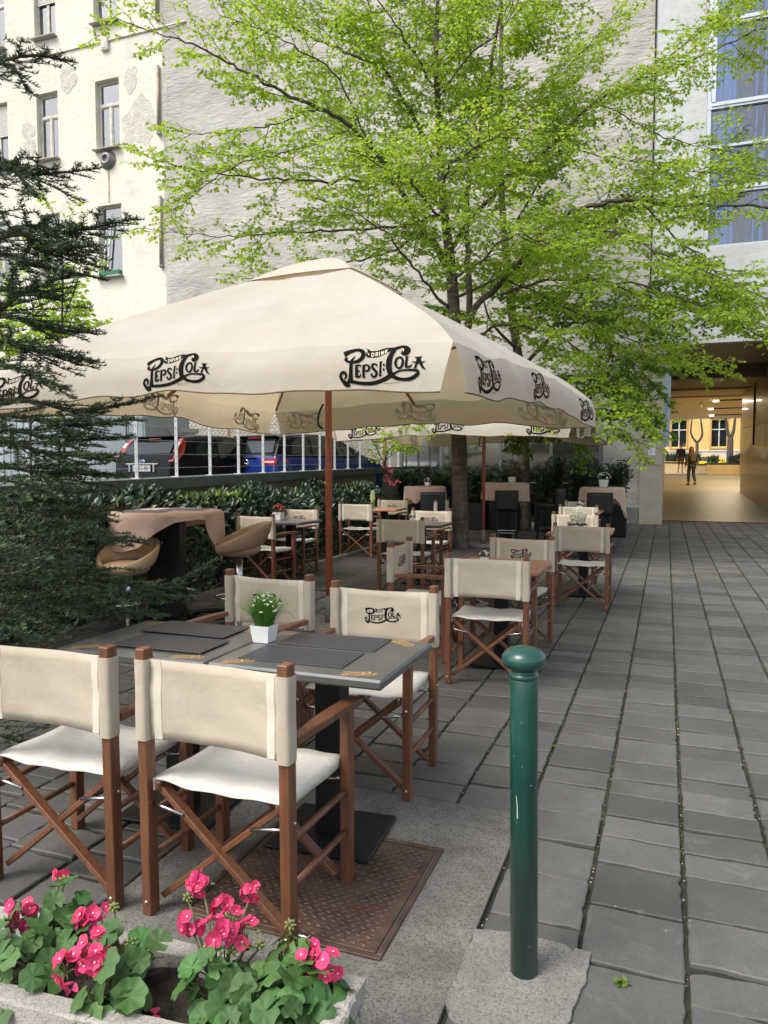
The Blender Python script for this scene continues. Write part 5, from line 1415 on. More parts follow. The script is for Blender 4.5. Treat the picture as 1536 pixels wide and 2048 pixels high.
for q in range(5):
    m = MB(); z = .12+q*.17; m.tube([wp(.1, -.10, wtop(.1)+z), wp(WL-.05, -.10, wtop(WL)+z)], .0028, 5); m.build('wire', M_steel, fe)

# ------------------------------------------------------------------ things at the back of the car park
M_lath = mat('grey_lath', (.50, .47, .40), .8, .2, 12); M_brownp = wood('brown_post', (.20, .09, .03), (.30, .15, .06), .6)
tf = thing('trellis_fence', 'diamond lattice trellis between brown posts behind the parked cars', 'trellis', (0, 19.6, .62))
xp2 = [-14.3, -12.35, -10.4, -8.75, -7.35]
for x in xp2:
    m = MB(); m.box((x, 0, 1.25), (.09, .09, 2.5), None, .006); m.build('post', M_brownp, tf)
for a_, b_ in zip(xp2[:-1], xp2[1:]):
    m = MB(); x0, x1, z0, z1 = a_+.06, b_-.06, .3, 2.4; sp2 = .155
    for dr, yy in ((1, -.012), (-1, .012)):
        k = -30
        while k*sp2 < (x1-x0)+(z1-z0):
            c = k*sp2; pts = []
            # line: x - x0 = c + dr*(z - z0)
            def X(z): return x0+c+(z-z0) if dr == 1 else x0+c-(z-z0)
            zA, zB = z0, z1
            if dr == 1: lo = max(z0, z0+(x0-(x0+c))); hi = min(z1, z0+(x1-(x0+c)))
            else: lo = max(z0, z0+((x0+c)-x1)); hi = min(z1, z0+((x0+c)-x0))
            if hi-lo > .05: m.bar((X(lo), yy, lo), (X(hi), yy, hi), .008, .032, 0, (0, 1, 0))
            k += 1
    for z in (z0, z1): m.box(((x0+x1)/2, 0, z), (x1-x0, .04, .04))
    for x in (x0, x1): m.box((x, 0, (z0+z1)/2), (.04, .041, z1-z0-.042))
    m.build('lattice_panel', M_lath, tf)
M_zinc = mat('galvanised_sheet', (.42, .45, .47), .32, .15, 3, metal=.75, bump=.05, bscale=6)
hd = thing('ventilation_hood', 'tapered galvanised metal hood standing behind the black hatchback', 'ventilation hood', (*at(315, 850, 17.5)[:2], .62))
m = MB()
V0 = lambda r, z: [(-r, -r, z), (r, -r, z), (r, r, z), (-r, r, z)]
m.grid(np.array([V0(.62, 0), V0(.62, 1.62), V0(.68, 1.63), V0(.68, 1.72), V0(.45, 1.725), V0(.45, 1.76)]), 0, False, wrap=True)
m.grid(np.array([V0(.40, 1.75), V0(.62, 2.25), V0(.62, 2.5), V0(.5, 2.52)]), 0, False, wrap=True); m.poly(V0(.5, 2.52)); m.build('casing', M_zinc, hd)
M_ctn = mat('blue_grey_sheet', (.33, .38, .41), .5, .1, 3, metal=.2)
ct = thing('metal_container', 'pale blue-grey metal container in the car park, behind the fir branches', 'container', (*at(165, 900, 17.0)[:2], .62), .2)
m = MB(); m.box((0, 0, 1.1), (4.2, 2.2, 2.2), None, .03)
for k in range(26): m.box((-2.0+k*.16, -1.105, 1.1), (.07, .02, 2.0), None, .006)
m.build('body', M_ctn, ct)
m = MB(); m.box((1.2, -1.13, 1.0), (.95, .03, 1.95), None, .01); m.box((1.55, -1.16, 1.0), (.03, .04, .2), None, .005); m.build('door', mat('door_sheet', (.27, .31, .34), .5, .1, metal=.2), ct)

# ------------------------------------------------------------------ parked cars
M_tyre = mat('tyre', (.015, .015, .016), .85, .2, 20); M_rim = mat('alloy_rim', (.45, .46, .47), .3, .1, metal=.8)
M_cglass = mat('car_glass', (.012, .017, .017), .05, .2, 2, spec=.8); M_trim = mat('black_trim', (.015, .015, .016), .5, .2)
M_tail = mat('tail_light_red', (.48, .012, .012), .15, .1, coat=.8); M_tailw = mat('tail_light_clear', (.75, .6, .58), .15, .1, coat=.8)
M_plate = mat('number_plate', (.75, .76, .76), .4, .03); M_plateb = mat('plate_blue', (.02, .06, .35), .4, .05); M_chrome = mat('chrome', (.75, .75, .76), .12, .03, metal=1)
def car(label, cat, loc, rz, paint, kind, plate=None):
    """rear at x=0 looking back along -x, front at x=L"""
    t = thing('parked_car', label, cat, loc, rz, None)
    if kind == 'hatch':
        L, HW, belt, roof = 4.15, .86, .98, 1.47
        top = [(0, .62), (.03, .93), (.06, 1.00), (.30, 1.30), (.52, 1.42), (.9, 1.46), (1.7, 1.47), (2.3, 1.41), (2.75, 1.20), (3.1, 1.02), (3.7, .92), (4.05, .78), (4.15, .55)]
        wd = [(0, .76), (.06, .82), (.4, .85), (1.2, .865), (3.0, .865), (3.7, .82), (4.05, .72), (4.15, .6)]
    elif kind == 'crossover':
        L, HW, belt, roof = 4.1, .88, 1.03, 1.55
        top = [(0, .70), (.02, 1.0), (.05, 1.05), (.22, 1.32), (.36, 1.46), (.7, 1.52), (1.6, 1.55), (2.25, 1.49), (2.75, 1.26), (3.05, 1.09), (3.7, .98), (4.0, .84), (4.1, .55)]
        wd = [(0, .78), (.06, .84), (.4, .88), (1.2, .885), (3.0, .885), (3.7, .84), (4.0, .74), (4.1, .62)]
    else:
        L, HW, belt, roof = 4.5, .86, .94, 1.44
        top = [(0, .65), (.04, .92), (.5, .97), (.9, 1.22), (1.3, 1.41), (1.9, 1.44), (2.6, 1.38), (3.1, 1.1), (3.4, .98), (4.1, .88), (4.4, .74), (4.5, .5)]
        wd = [(0, .72), (.06, .8), (.4, .84), (1.2, .86), (3.2, .86), (4.0, .8), (4.4, .68), (4.5, .55)]
    tx, tz = zip(*top); wx, wz = zip(*wd)
    def ztop(x): return np.interp(x, tx, tz)
    def hw(x): return np.interp(x, wx, wz)
    def side(x, z):
        """half width of the body at (x, z)"""
        w = hw(x); zt = ztop(x)
        if z <= belt: return w*(1-.10*max(0, (z-.62)/(belt-.62))**2*.4-.06*max(0, (.45-z)/.25))
        k = min(1, (z-belt)/max(.01, roof-belt)); return w*(.96-.20*k)
    xs_ = sorted(set(list(np.linspace(0, L, 40))+list(tx)))
    P_ = []
    for x in xs_:
        zt = ztop(x); rowp = []
        zs_ = [.22, .34, .5, min(.66, zt*.8), min(.82, zt*.9), min(belt, zt*.97)]
        for z in zs_: rowp.append((x, -side(x, z), z))
        for k in (.25, .5, .75, .92):
            z = zs_[-1]+(zt-zs_[-1])*k; rowp.append((x, -side(x, z), z))
        w_ = side(x, zt)
        rowp += [(x, -w_*.92, zt-.012*(zt > belt)), (x, -w_*.6, zt+.012), (x, 0, zt+.02)]
        full = rowp+[(p[0], -p[1], p[2]) for p in rowp[-2::-1]]
        P_.append(full)
    P_ = np.array(P_)
    m = MB(); m.grid(P_, 0, True); m.poly(P_[0][::-1]); m.poly(P_[-1])
    if kind == 'crossover':        # dark roof and pillars above the waist
        Vb = np.concatenate(m.v)
        for q, f_ in enumerate(m.f):
            if Vb[f_][:, 2].mean() > belt+.03 and .06 < Vb[f_][:, 0].mean() < 3.1: m.m[q] = 1
    m.build('body', [paint, M_black_paint], t)
    def sidepoly(pts, s, lift, mb, mi=0):
        mb.add([(x, s*(side(x, z)+lift), z) for x, z in pts], [list(range(len(pts)))[::int(-s) or 1]], mi)
    # side windows, rear window
    r1 = .62 if kind != 'saloon' else 1.0
    wins = {'hatch': [[(.66, 1.05), (1.20, 1.01), (1.22, 1.37), (.92, 1.37), (.72, 1.24)], [(1.27, 1.01), (2.05, 1.00), (2.07, 1.34), (1.7, 1.395), (1.29, 1.38)], [(2.11, 1.0), (2.72, 1.02), (2.35, 1.28), (2.13, 1.33)]],
            'crossover': [[(.50, 1.10), (1.12, 1.08), (1.14, 1.44), (.80, 1.44), (.60, 1.34)], [(1.19, 1.08), (2.0, 1.07), (2.02, 1.42), (1.65, 1.47), (1.21, 1.455)], [(2.06, 1.07), (2.72, 1.09), (2.32, 1.36), (2.08, 1.405)]],
            'saloon': [[(1.0, 1.0), (1.75, .98), (1.77, 1.35), (1.35, 1.34)], [(1.83, .98), (2.75, .98), (2.3, 1.33), (1.85, 1.36)]]}[kind]
    for s in (-1, 1):
        for w_ in wins:
            m = MB(); sidepoly(w_, s, .006, m); m.build('side_window', M_cglass, t)
        m = MB(); mx_ = 2.62 if kind != 'saloon' else 2.85; m.box((mx_, s*(hw(mx_)+.09), belt+.10), (.12, .17, .13), None, .04); m.build('wing_mirror', M_trim, t)
        m = MB(); m.box((1.6, s*(hw(1.6)-.003), belt-.12), (.16, .03, .025), None, .008); m.box((2.4, s*(hw(2.4)-.003), belt-.12), (.16, .03, .025), None, .008); m.build('door_handle', paint, t)
    x0, x1 = (.115, .40) if kind == 'hatch' else ((.085, .31) if kind == 'crossover' else (.56, 1.2))
    def rear(x, y, lift=.012): return (x-lift*.7, y, ztop(x)+.012+lift*.5)
    m = MB(); n = 8; wa, wb = hw(x0)*.80, hw(x1)*.66
    P2 = np.array([[rear(x0+(x1-x0)*k/4, (wa+(wb-wa)*k/4)*(2*i/n-1)) for k in range(5)] for i in range(n+1)]); m.grid(P2, 0, True); m.build('rear_window', M_cglass, t)
    m = MB(); m.box((x1+.02, 0, ztop(x1)+.045), (.20, wb*2+.06, .028), np.array([[cos(.2), 0, sin(.2)], [0, 1, 0], [-sin(.2), 0, cos(.2)]]), .01); m.build('spoiler', paint if kind == 'hatch' else M_trim, t)
    m = MB(); m.box((x1-.05, 0, ztop(x1)+.024), (.03, .34, .02), None, .005); m.build('brake_light', M_tail, t)
    # tail lights
    for s in (-1, 1):
        m = MB()
        if kind == 'hatch':      # tall lights beside the rear window
            pts = [(.05, .93), (.20, .96), (.37, 1.10), (.50, 1.33), (.42, 1.37), (.29, 1.26)]
            V = [(x-.012, s*(side(x, z)*.995+.012), z) for x, z in pts]; m.add(V, [list(range(6))], 0)
            V2 = [(x, s*y, z) for x, y, z in ((.045, .70, .93), (.040, .83, .93), (.285, .80, 1.27), (.405, .73, 1.38), (.375, .66, 1.37))]; V2 = [(x-.022, y, z) for x, y, z in V2]
            m.add(V2, [list(range(5))], 0)
            m.add([(x-.03, s*y, z+.004) for x, y, z in ((.245, .715, 1.20), (.235, .79, 1.20), (.30, .775, 1.30), (.31, .70, 1.30))], [[0, 1, 2, 3]], 1)
        else:
            zc = belt-.10
            m.add([(-.012+.0, s*.42, zc-.04), (-.002, s*.80, zc-.06), (.02, s*.84, zc+.07), (-.008, s*.44, zc+.055)], [[0, 1, 2, 3]], 0)
            V = [(x, s*(side(x, z)+.008), z) for x, z in ((.03, zc-.06), (.36, zc-.01), (.30, zc+.075), (.03, zc+.075))]; m.add(V, [[0, 1, 2, 3]], 0)
            m.add([(-.016, s*.52, zc-.01), (-.010, s*.78, zc-.02), (-.006, s*.79, zc+.02), (-.014, s*.54, zc+.02)], [[0, 1, 2, 3]], 1)
        m.build('tail_light', [M_tail, M_tailw], t)
    m = MB(); m.box((-.035, 0, .50), (.12, hw(.1)*1.9, .24), None, .05); m.build('bumper', paint, t)
    m = MB(); m.box((-.03, 0, .33), (.12, hw(.1)*1.7, .12), None, .03); m.build('lower_trim', M_trim, t)
    zp = .80 if kind == 'hatch' else .60
    m = MB(); m.box((-.012 if kind == 'hatch' else -.102, 0, zp), (.012, .52, .115), None, .003, 0)
    xb = (-.019 if kind == 'hatch' else -.109)
    m.box((xb, .238, zp), (.002, .04, .108), None, 0, 1)
    pl_ = m.build('number_plate', [M_plate, M_plateb], t)
    if plate:
        m = MB(); text_mesh(plate, .115, lambda x, y, l: (xb-.0015, -x-.02, zp+y), m); m.build('plate_letters', M_ink, pl_)
    if kind == 'hatch':
        m = MB(); m.lathe([(.0, .0), (.095, .0), (.09, .012), (0, .014)], (0, 0, 0), 28, R=np.array([[0, 0, -1], [1, 0, 0], [0, .42, 0]])); 
        b_ = m.build('badge', M_chrome, t); b_.location = (.018, 0, .93)
        m = MB(); m.lathe([(0, .0), (.080, .0), (.076, .003), (0, .003)], (-.014, 0, 0), 28, R=np.array([[0, 0, -1], [1, 0, 0], [0, .40, 0]])); m.build('badge_field', M_plateb, b_)
        m = MB(); text_mesh('Ford', .055, lambda x, y, l: (-.0185, -x, y), m); m.build('badge_lettering', M_chrome, b_)
        m = MB(); m.box((.005, 0, .885), (.02, .9, .03), None, .008); m.build('chrome_strip', M_chrome, t)
        for s in (-1, 1):
            m = MB(); m.box((-.004, s*.34, .80), (.02, .05, .15), None, .01); m.build('plate_surround', M_chrome, t)
    else:
        m = MB(); a_ = np.linspace(0, 2*pi, 29); m.tube(np.stack([np.full(29, -.012), .082*np.cos(a_), .082*np.sin(a_)], 1), .011, 8, cap=False)
        m.tube([(-.013, -.105, -.018), (-.013, -.02, -.004), (-.013, .0, .0)], [.005, .010, .012], 6); m.tube([(-.013, .105, .018), (-.013, .02, .004), (-.013, 0, 0)], [.005, .010, .012], 6)
        b_ = m.build('badge', M_chrome, t); b_.location = (-.008, 0, .90)
        m = MB(); m.box((.01, 0, 1.02), (.05, .55, .022), None, .008); m.build('tailgate_strip', M_trim, t)
    for wxp in (.72, L-.85):
        for s in (-1, 1):
            m = MB(); R_ = np.array([[1, 0, 0], [0, 0, s], [0, -s, 0]]); m.lathe([(.20, -.20), (.29, -.20), (.315, -.17), (.315, -.03), (.29, .0), (.20, .0)], (wxp, s*(hw(wxp)+.004), .315), 30, R=R_); wh = m.build('wheel', M_tyre, t)
            m = MB()
            for k in range(5):
                a_ = k*2*pi/5; m.bar((wxp, s*(hw(wxp)-.004), .315), (wxp+.20*cos(a_), s*(hw(wxp)-.004), .315+.20*sin(a_)), .016, .055, .004, (0, 1, 0))
            m.lathe([(.205, -.1), (.215, .0), (.19, .0), (.18, -.1)], (wxp, s*(hw(wxp)-.0), .315), 30, R=R_); m.build('rim', M_rim, wh)
    m = MB(); m.tube([(.75, 0, roof-.01), (.60, 0, roof+.16)], [.008, .003], 6); m.build('aerial', M_trim, t)
    return t

M_black_paint = mat('black_car_paint', (.004, .004, .006), .22, .1, 2, coat=.0, spec=.16)
M_blue_paint = mat('blue_car_paint', (.010, .030, .19), .2, .1, 2, coat=.3)
M_yellow_paint = mat('yellow_car_paint', (.75, .50, .02), .25, .05, coat=.7)
p = at(283, 930, 14.4); c1 = car('black hatchback with tall red rear lights parked behind the wire fence', 'car', (p[0], p[1], .622), pi/2-radians(11), M_black_paint, 'hatch', 'KIG-40')
p = at(492, 930, 15.6); c2 = car('blue crossover with a round badge parked to the right of the black hatchback', 'car', (p[0], p[1], .622), pi/2-radians(13), M_blue_paint, 'crossover')

# ------------------------------------------------------------------ laurel hedge and potted evergreens
def leafset(C, D, Nn, Ls, Ws, fold=.25):
    """pointed folded leaves: base points C, directions D, normals Nn, lengths, widths"""
    S = np.cross(D, Nn); S /= np.maximum(np.linalg.norm(S, axis=1, keepdims=True), 1e-9); U = np.cross(S, D)
    L_ = Ls[:, None]; W_ = Ws[:, None]
    V = np.stack([C, C+D*L_*.32-S*W_*.95+U*W_*fold, C+D*L_*.70-S*W_*.78+U*W_*fold, C+D*L_-U*L_*.06, C+D*L_*.70+S*W_*.78+U*W_*fold, C+D*L_*.32+S*W_*.95+U*W_*fold], 1).reshape(-1, 3)
    b = np.arange(len(C))[:, None]*6
    Q = np.concatenate([b+np.array([[0, 1, 2, 3]]), b+np.array([[0, 3, 4, 5]])], 0)
    return V, Q
def norm_rows(A): return A/np.maximum(np.linalg.norm(A, axis=1, keepdims=True), 1e-9)
M_laurel = mat('laurel_leaf', (.028, .056, .032), .36, .25, 4, island=.4, spec=.6, col2=(.040, .074, .042))
M_laurel_new = mat('new_laurel_leaf', (.16, .26, .04), .45, .2, 4, island=.3, trans=.2)
M_stem = mat('woody_stem', (.05, .036, .024), .85, .3, 20)
hg = thing('laurel_hedge', 'dark glossy laurel hedge along the retaining wall on the left', 'hedge', (-5.4, 8, 0))
hr = np.random.default_rng(12)
HB0 = np.array([-5.4, 8, 0])
nL = 9500
s = hr.uniform(.4, 11.8, nL)
topz = 1.0+.06*np.sin(s*2.3)+.05*np.sin(s*5.1+1)+.04*np.sin(s*11)-.012*(s-5)
phi = hr.uniform(-.35, pi*.62, nL)      # 0 = facing the terrace, pi/2 = top
rad = hr.uniform(.72, 1.06, nL)
xo = .36*np.cos(phi)*rad+hr.normal(0, .03, nL); zz = np.where(phi < .2, hr.uniform(.05, .85, nL), .70+.33*np.sin(phi))
C = np.array([wp(a, .46, 0) for a in s]); C[:, 0] += wn_[0]*xo; C[:, 1] += wn_[1]*xo; C[:, 2] = zz*topz+hr.normal(0, .02, nL)
outd = np.stack([wn_[0]*np.cos(phi), wn_[1]*np.cos(phi), np.sin(phi)], 1)
D = norm_rows(outd*.45+np.array([0, 0, .45])+hr.normal(0, .55, (nL, 3))); Nn = norm_rows(outd*.6+np.array([0, -.2, .7])+hr.normal(0, .5, (nL, 3)))
V, Q = leafset(C-HB0, D, Nn, hr.uniform(.10, .165, nL), hr.uniform(.021, .033, nL))
fast('foliage', V, Q, M_laurel, hg)
nl = 260; s = np.concatenate([hr.normal(5.1, .35, nl//2), hr.uniform(2, 12, nl-nl//2)])
C = np.array([wp(a, .46+hr.uniform(-.2, .3), 1.0+hr.uniform(0, .12)) for a in s]); D = norm_rows(np.array([0, 0, 1.0])+hr.normal(0, .4, (nl, 3))); Nn = norm_rows(np.array([.6, -.7, .2])+hr.normal(0, .4, (nl, 3)))
V, Q = leafset(C-HB0, D, Nn, hr.uniform(.06, .10, nl), hr.uniform(.010, .016, nl)); tag(fast('new_shoot', V, Q, M_laurel_new, hg), kind='stuff')
m = MB()
for k in range(70):
    a = hr.uniform(.4, 12.4); b = wp(a, .46+hr.uniform(-.12, .2), .03)-HB0; m.tube([b, b+np.array([hr.normal(0, .1), hr.normal(0, .1), .45]), b+np.array([hr.normal(0, .2), hr.normal(0, .2), .95])], [.014, .010, .005], 5)
m.build('stem', M_stem, hg)

M_ole = mat('oleander_leaf', (.030, .055, .024), .4, .25, 5, island=.45)
def potted(label, x, y, w, d, h, hp, seed, cat='potted shrub', n=2300, spread=1.0):
    t = thing('potted_shrub', label, cat, (x, y, .012), 0, 'evergreen shrubs in black planters')
    m = MB(); m.grid(np.array([[(sx*w/2*f, sy*d/2*f, z) for sx, sy in ((-1, -1), (1, -1), (1, 1), (-1, 1))] for f, z in ((.97, 0), (1, .02), (1, hp), (.92, hp), (.91, hp-.05))]), 0, False, wrap=True); m.poly([(sx*w*.455, sy*d*.455, hp-.05) for sx, sy in ((-1, -1), (1, -1), (1, 1), (-1, 1))]); m.build('planter', mat('black_planter', (.007, .007, .008), .6, .2, spec=.3), t)
    r = np.random.default_rng(seed); ns = 34; st = MB(); C = []; D = []
    per = n//ns
    for k in range(ns):
        b = np.array([r.uniform(-w*.4, w*.4), r.uniform(-d*.35, d*.35), hp-.05]); a_ = r.uniform(0, 6.28); ln = (h-hp)*r.uniform(.6, 1.05); lean = r.uniform(.05, .42)*spread
        tip = b+np.array([cos(a_)*lean*ln, sin(a_)*lean*ln*.8, ln]); mid = (b+tip)/2+np.array([-cos(a_)*.03, 0, ln*.05])
        st.tube([b, mid, tip], [.008, .006, .003], 5)
        for q in range(per):
            u = r.uniform(.12, 1); p = (1-u)**2*b+2*u*(1-u)*mid+u*u*tip; C.append(p); aa = r.uniform(0, 6.28); D.append([cos(aa), sin(aa), r.uniform(-.1, 1.0)])
    C = np.array(C); D = norm_rows(np.array(D)); Nn = norm_rows(np.array([0, -.3, 1.0])+r.normal(0, .5, (len(C), 3)))
    V, Q = leafset(C, D, Nn, r.uniform(.08, .15, len(C)), r.uniform(.008, .014, len(C)), .15); fast('foliage', V, Q, M_ole, t)
    st.build('stem', M_stem, t)
    return t
potted('bushy evergreen in a black planter at the far right, next to the stone pier', -.99, 16.35, .46, .5, 1.62, .62, 1, spread=1.2)
potted('bushy evergreen in a black planter just right of the second tree trunk', -2.45, 17.2, .62, .5, 1.72, .64, 2)
potted('evergreen in a black planter half behind the right row of chairs, between two others', -1.72, 17.0, .6, .5, 1.66, .62, 3)
potted('evergreen in a black planter directly right of the red parasol pole', -3.45, 17.0, .62, .5, 1.62, .62, 4)
potted('evergreen in a black planter between the front tree trunk and the red pole', -4.1, 16.8, .55, .5, 1.5, .62, 5)
potted('evergreen in a black planter left of the front tree trunk', -5.0, 17.0, .62, .5, 1.5, .62, 6)
potted('evergreen in a black planter at the end of the olive retaining wall', -5.9, 17.2, .62, .5, 1.45, .62, 7)
rf_ = thing('flowering_plant', 'spiky plant with coral red flowers at the far end of the olive wall', 'plant', (-6.0, 16.5, .012))
r_ = random.Random(3); m = MB(); st = MB()
for k in range(9):
    c = np.array([r_.uniform(-.25, .25), r_.uniform(-.15, .15), r_.uniform(1.0, 1.55)]); st.tube([(c[0]*.2, c[1]*.2, 0), c*np.array([.6, .6, .6]), c], [.008, .006, .004], 5)
    for q in range(5): floret(m, c+np.array([r_.uniform(-.04, .04), r_.uniform(-.03, .03), r_.uniform(-.06, .05)]), (r_.uniform(-.6, .6), -.8, .4), .03, 0, .6, 5, seed=k*5+q)
m.build('blossom', mat('coral_petals', (.50, .10, .09), .7, .3, island=.3), rf_); st.build('stem', M_stem, rf_)
# ------------------------------------------------------------------ trees
def smooth_path(P_, per=6):
    P_ = np.asarray(P_, float)
    if len(P_) < 3: return np.array([P_[0]+(P_[-1]-P_[0])*t for t in np.linspace(0, 1, per)])
    return crom(P_, per)
def bark(name, c0, c1):
    m, nt, out = newmat(name); L = nt.links.new
    tc = N(nt, 'ShaderNodeTexCoord'); mp = N(nt, 'ShaderNodeMapping'); mp.inputs['Scale'].default_value = (1, 1, .35); L(tc.outputs['Object'], mp.inputs[0])
    a = N(nt, 'ShaderNodeTexNoise', i_Scale=14, i_Detail=9, i_Roughness=.7, i_Distortion=.4); L(mp.outputs[0], a.inputs['Vector'])
    w = N(nt, 'ShaderNodeTexNoise', i_Scale=5, i_Detail=6); mp2 = N(nt, 'ShaderNodeMapping'); mp2.inputs['Scale'].default_value = (1, 1, 5); L(tc.outputs['Object'], mp2.inputs[0]); L(mp2.outputs[0], w.inputs['Vector'])
    mx = N(nt, 'ShaderNodeMath', operation='MULTIPLY'); L(a.outputs['Fac'], mx.inputs[0]); L(w.outputs['Fac'], mx.inputs[1])
    r = N(nt, 'ShaderNodeMapRange'); r.inputs['From Min'].default_value = .15; r.inputs['From Max'].default_value = .38; L(mx.outputs[0], r.inputs['Value'])
    m1 = N(nt, 'ShaderNodeMix', data_type='RGBA'); m1.inputs[6].default_value = col4(c0); m1.inputs[7].default_value = col4(c1); L(r.outputs[0], m1.inputs[0])
    b = N(nt, 'ShaderNodeBsdfPrincipled', i_Roughness=.9); L(m1.outputs[2], b.inputs['Base Color'])
    bp = N(nt, 'ShaderNodeBump', i_Strength=.7, i_Distance=.02); L(mx.outputs[0], bp.inputs['Height']); L(bp.outputs[0], b.inputs['Normal'])
    L(b.outputs[0], out.inputs[0]); return m
M_bark = bark('tree_bark', (.045, .034, .026), (.13, .105, .08))
M_twig = mat('dark_twig', (.032, .024, .018), .85, .3, 10)
M_spring = mat('spring_leaf', (.235, .36, .028), .5, .2, 2, island=.34, trans=.55, tcol=(.48, .66, .055))
M_spring2 = mat('green_leaf', (.11, .22, .022), .5, .2, 2, island=.36, trans=.45, tcol=(.24, .40, .035))

def perp_basis(d):
    d = unit(d); h = unit(np.cross(d, [0, 0, 1])) if abs(d[2]) < .97 else np.array([1.0, 0, 0])
    return d, h, np.cross(h, d)
class Crown:
    def __init__(self, seed): self.r = np.random.default_rng(seed); self.C = []; self.D = []; self.tw = MB()
    def twig(self, p, d, ln, depth=0, dens=1.0):
        r = self.r
        n = max(4, int(ln/.09)); pts = [p]; d = unit(d)
        for k in range(n):
            d = unit(d+r.normal(0, .085, 3)+np.array([0, 0, -.012+.02*(depth == 0)*0])); pts.append(pts[-1]+d*ln/n)
        pts = np.array(pts)
        self.tw.tube(pts, np.linspace(.0024+.0042*min(1, ln/1.1)*(depth == 0), .0014, len(pts)), 4 if depth else 5, cap=False)
        # leaves alternate along the twig, hanging out flat from it
        step = .056/dens; m = int(ln/step)
        for k in range(1, m+1):
            u = k/m
            if depth == 0 and u < .22: continue
            q = pts[min(int(u*n), n-1)]+(pts[min(int(u*n)+1, n)]-pts[min(int(u*n), n-1)])*(u*n-int(u*n))
            dd, h, up = perp_basis(d if u > .5 else pts[-1]-pts[0])
            sd = 1 if k % 2 else -1
            self.C.append(q+r.normal(0, .006, 3)); self.D.append(dd*.6+h*sd*.8+np.array([0, 0, -.35])+r.normal(0, .30, 3))
        if depth < 2 and ln > .26:
            k = 0; sp = .11
            u = .22
            while u < .95:
                i = min(int(u*n), n-1); q = pts[i]; dd, h, up = perp_basis(pts[i+1]-pts[i])
                sd = 1 if k % 2 else -1
                l2 = ln*.50*(1-u*.6)*r.uniform(.6, 1.2)
                if l2 > .07: self.twig(q, dd*.75+h*sd*r.uniform(.5, .95)+up*r.normal(0, .18), l2, depth+1, dens)
                u += sp/ln*r.uniform(.7, 1.3); k += 1
    def clothe(self, path, u0, spacing, lmin, lmax, dens=1.0):
        """side shoots along a limb"""
        r = self.r; path = np.asarray(path); seg = np.linalg.norm(np.diff(path, axis=0), axis=1); cum = np.concatenate([[0], np.cumsum(seg)]); T = cum[-1]
        s = T*u0; k = 0
        while s < T:
            i = min(np.searchsorted(cum, s), len(path)-1); i = max(1, i)
            q = path[i-1]+(path[i]-path[i-1])*((s-cum[i-1])/max(seg[i-1], 1e-6)); dd, h, up = perp_basis(path[i]-path[i-1])
            u = s/T; ln = 1.5*(lmin+(lmax-lmin)*sin(pi*min(1, .15+.75*(1-u))))*r.uniform(.65, 1.25)
            a_ = r.uniform(-.6, .6)+(0 if k % 2 else pi)
            d = dd*r.uniform(.35, .9)+(h*cos(a_)+up*sin(a_)*.6)*.9+np.array([0, 0, .06])
            self.twig(q, d, ln, 0, dens); s += spacing*r.uniform(.6, 1.4); k += 1
        self.twig(path[-1], path[-1]-path[-2], lmin*1.4, 0, dens)
    def leaves(self, name, mat_, parent, origin, smin, smax):
        C = np.array(self.C)-origin; D = norm_rows(np.array(self.D)); n = len(C); r = self.r
        Nn = norm_rows(np.array([0, -.15, .8])+r.normal(0, .42, (n, 3)))
        Ls = r.uniform(smin, smax, n); V, Q = leafset(C, D, Nn, Ls, Ls*r.uniform(.36, .46, n), .12)
        return fast(name, V, Q, mat_, parent), n

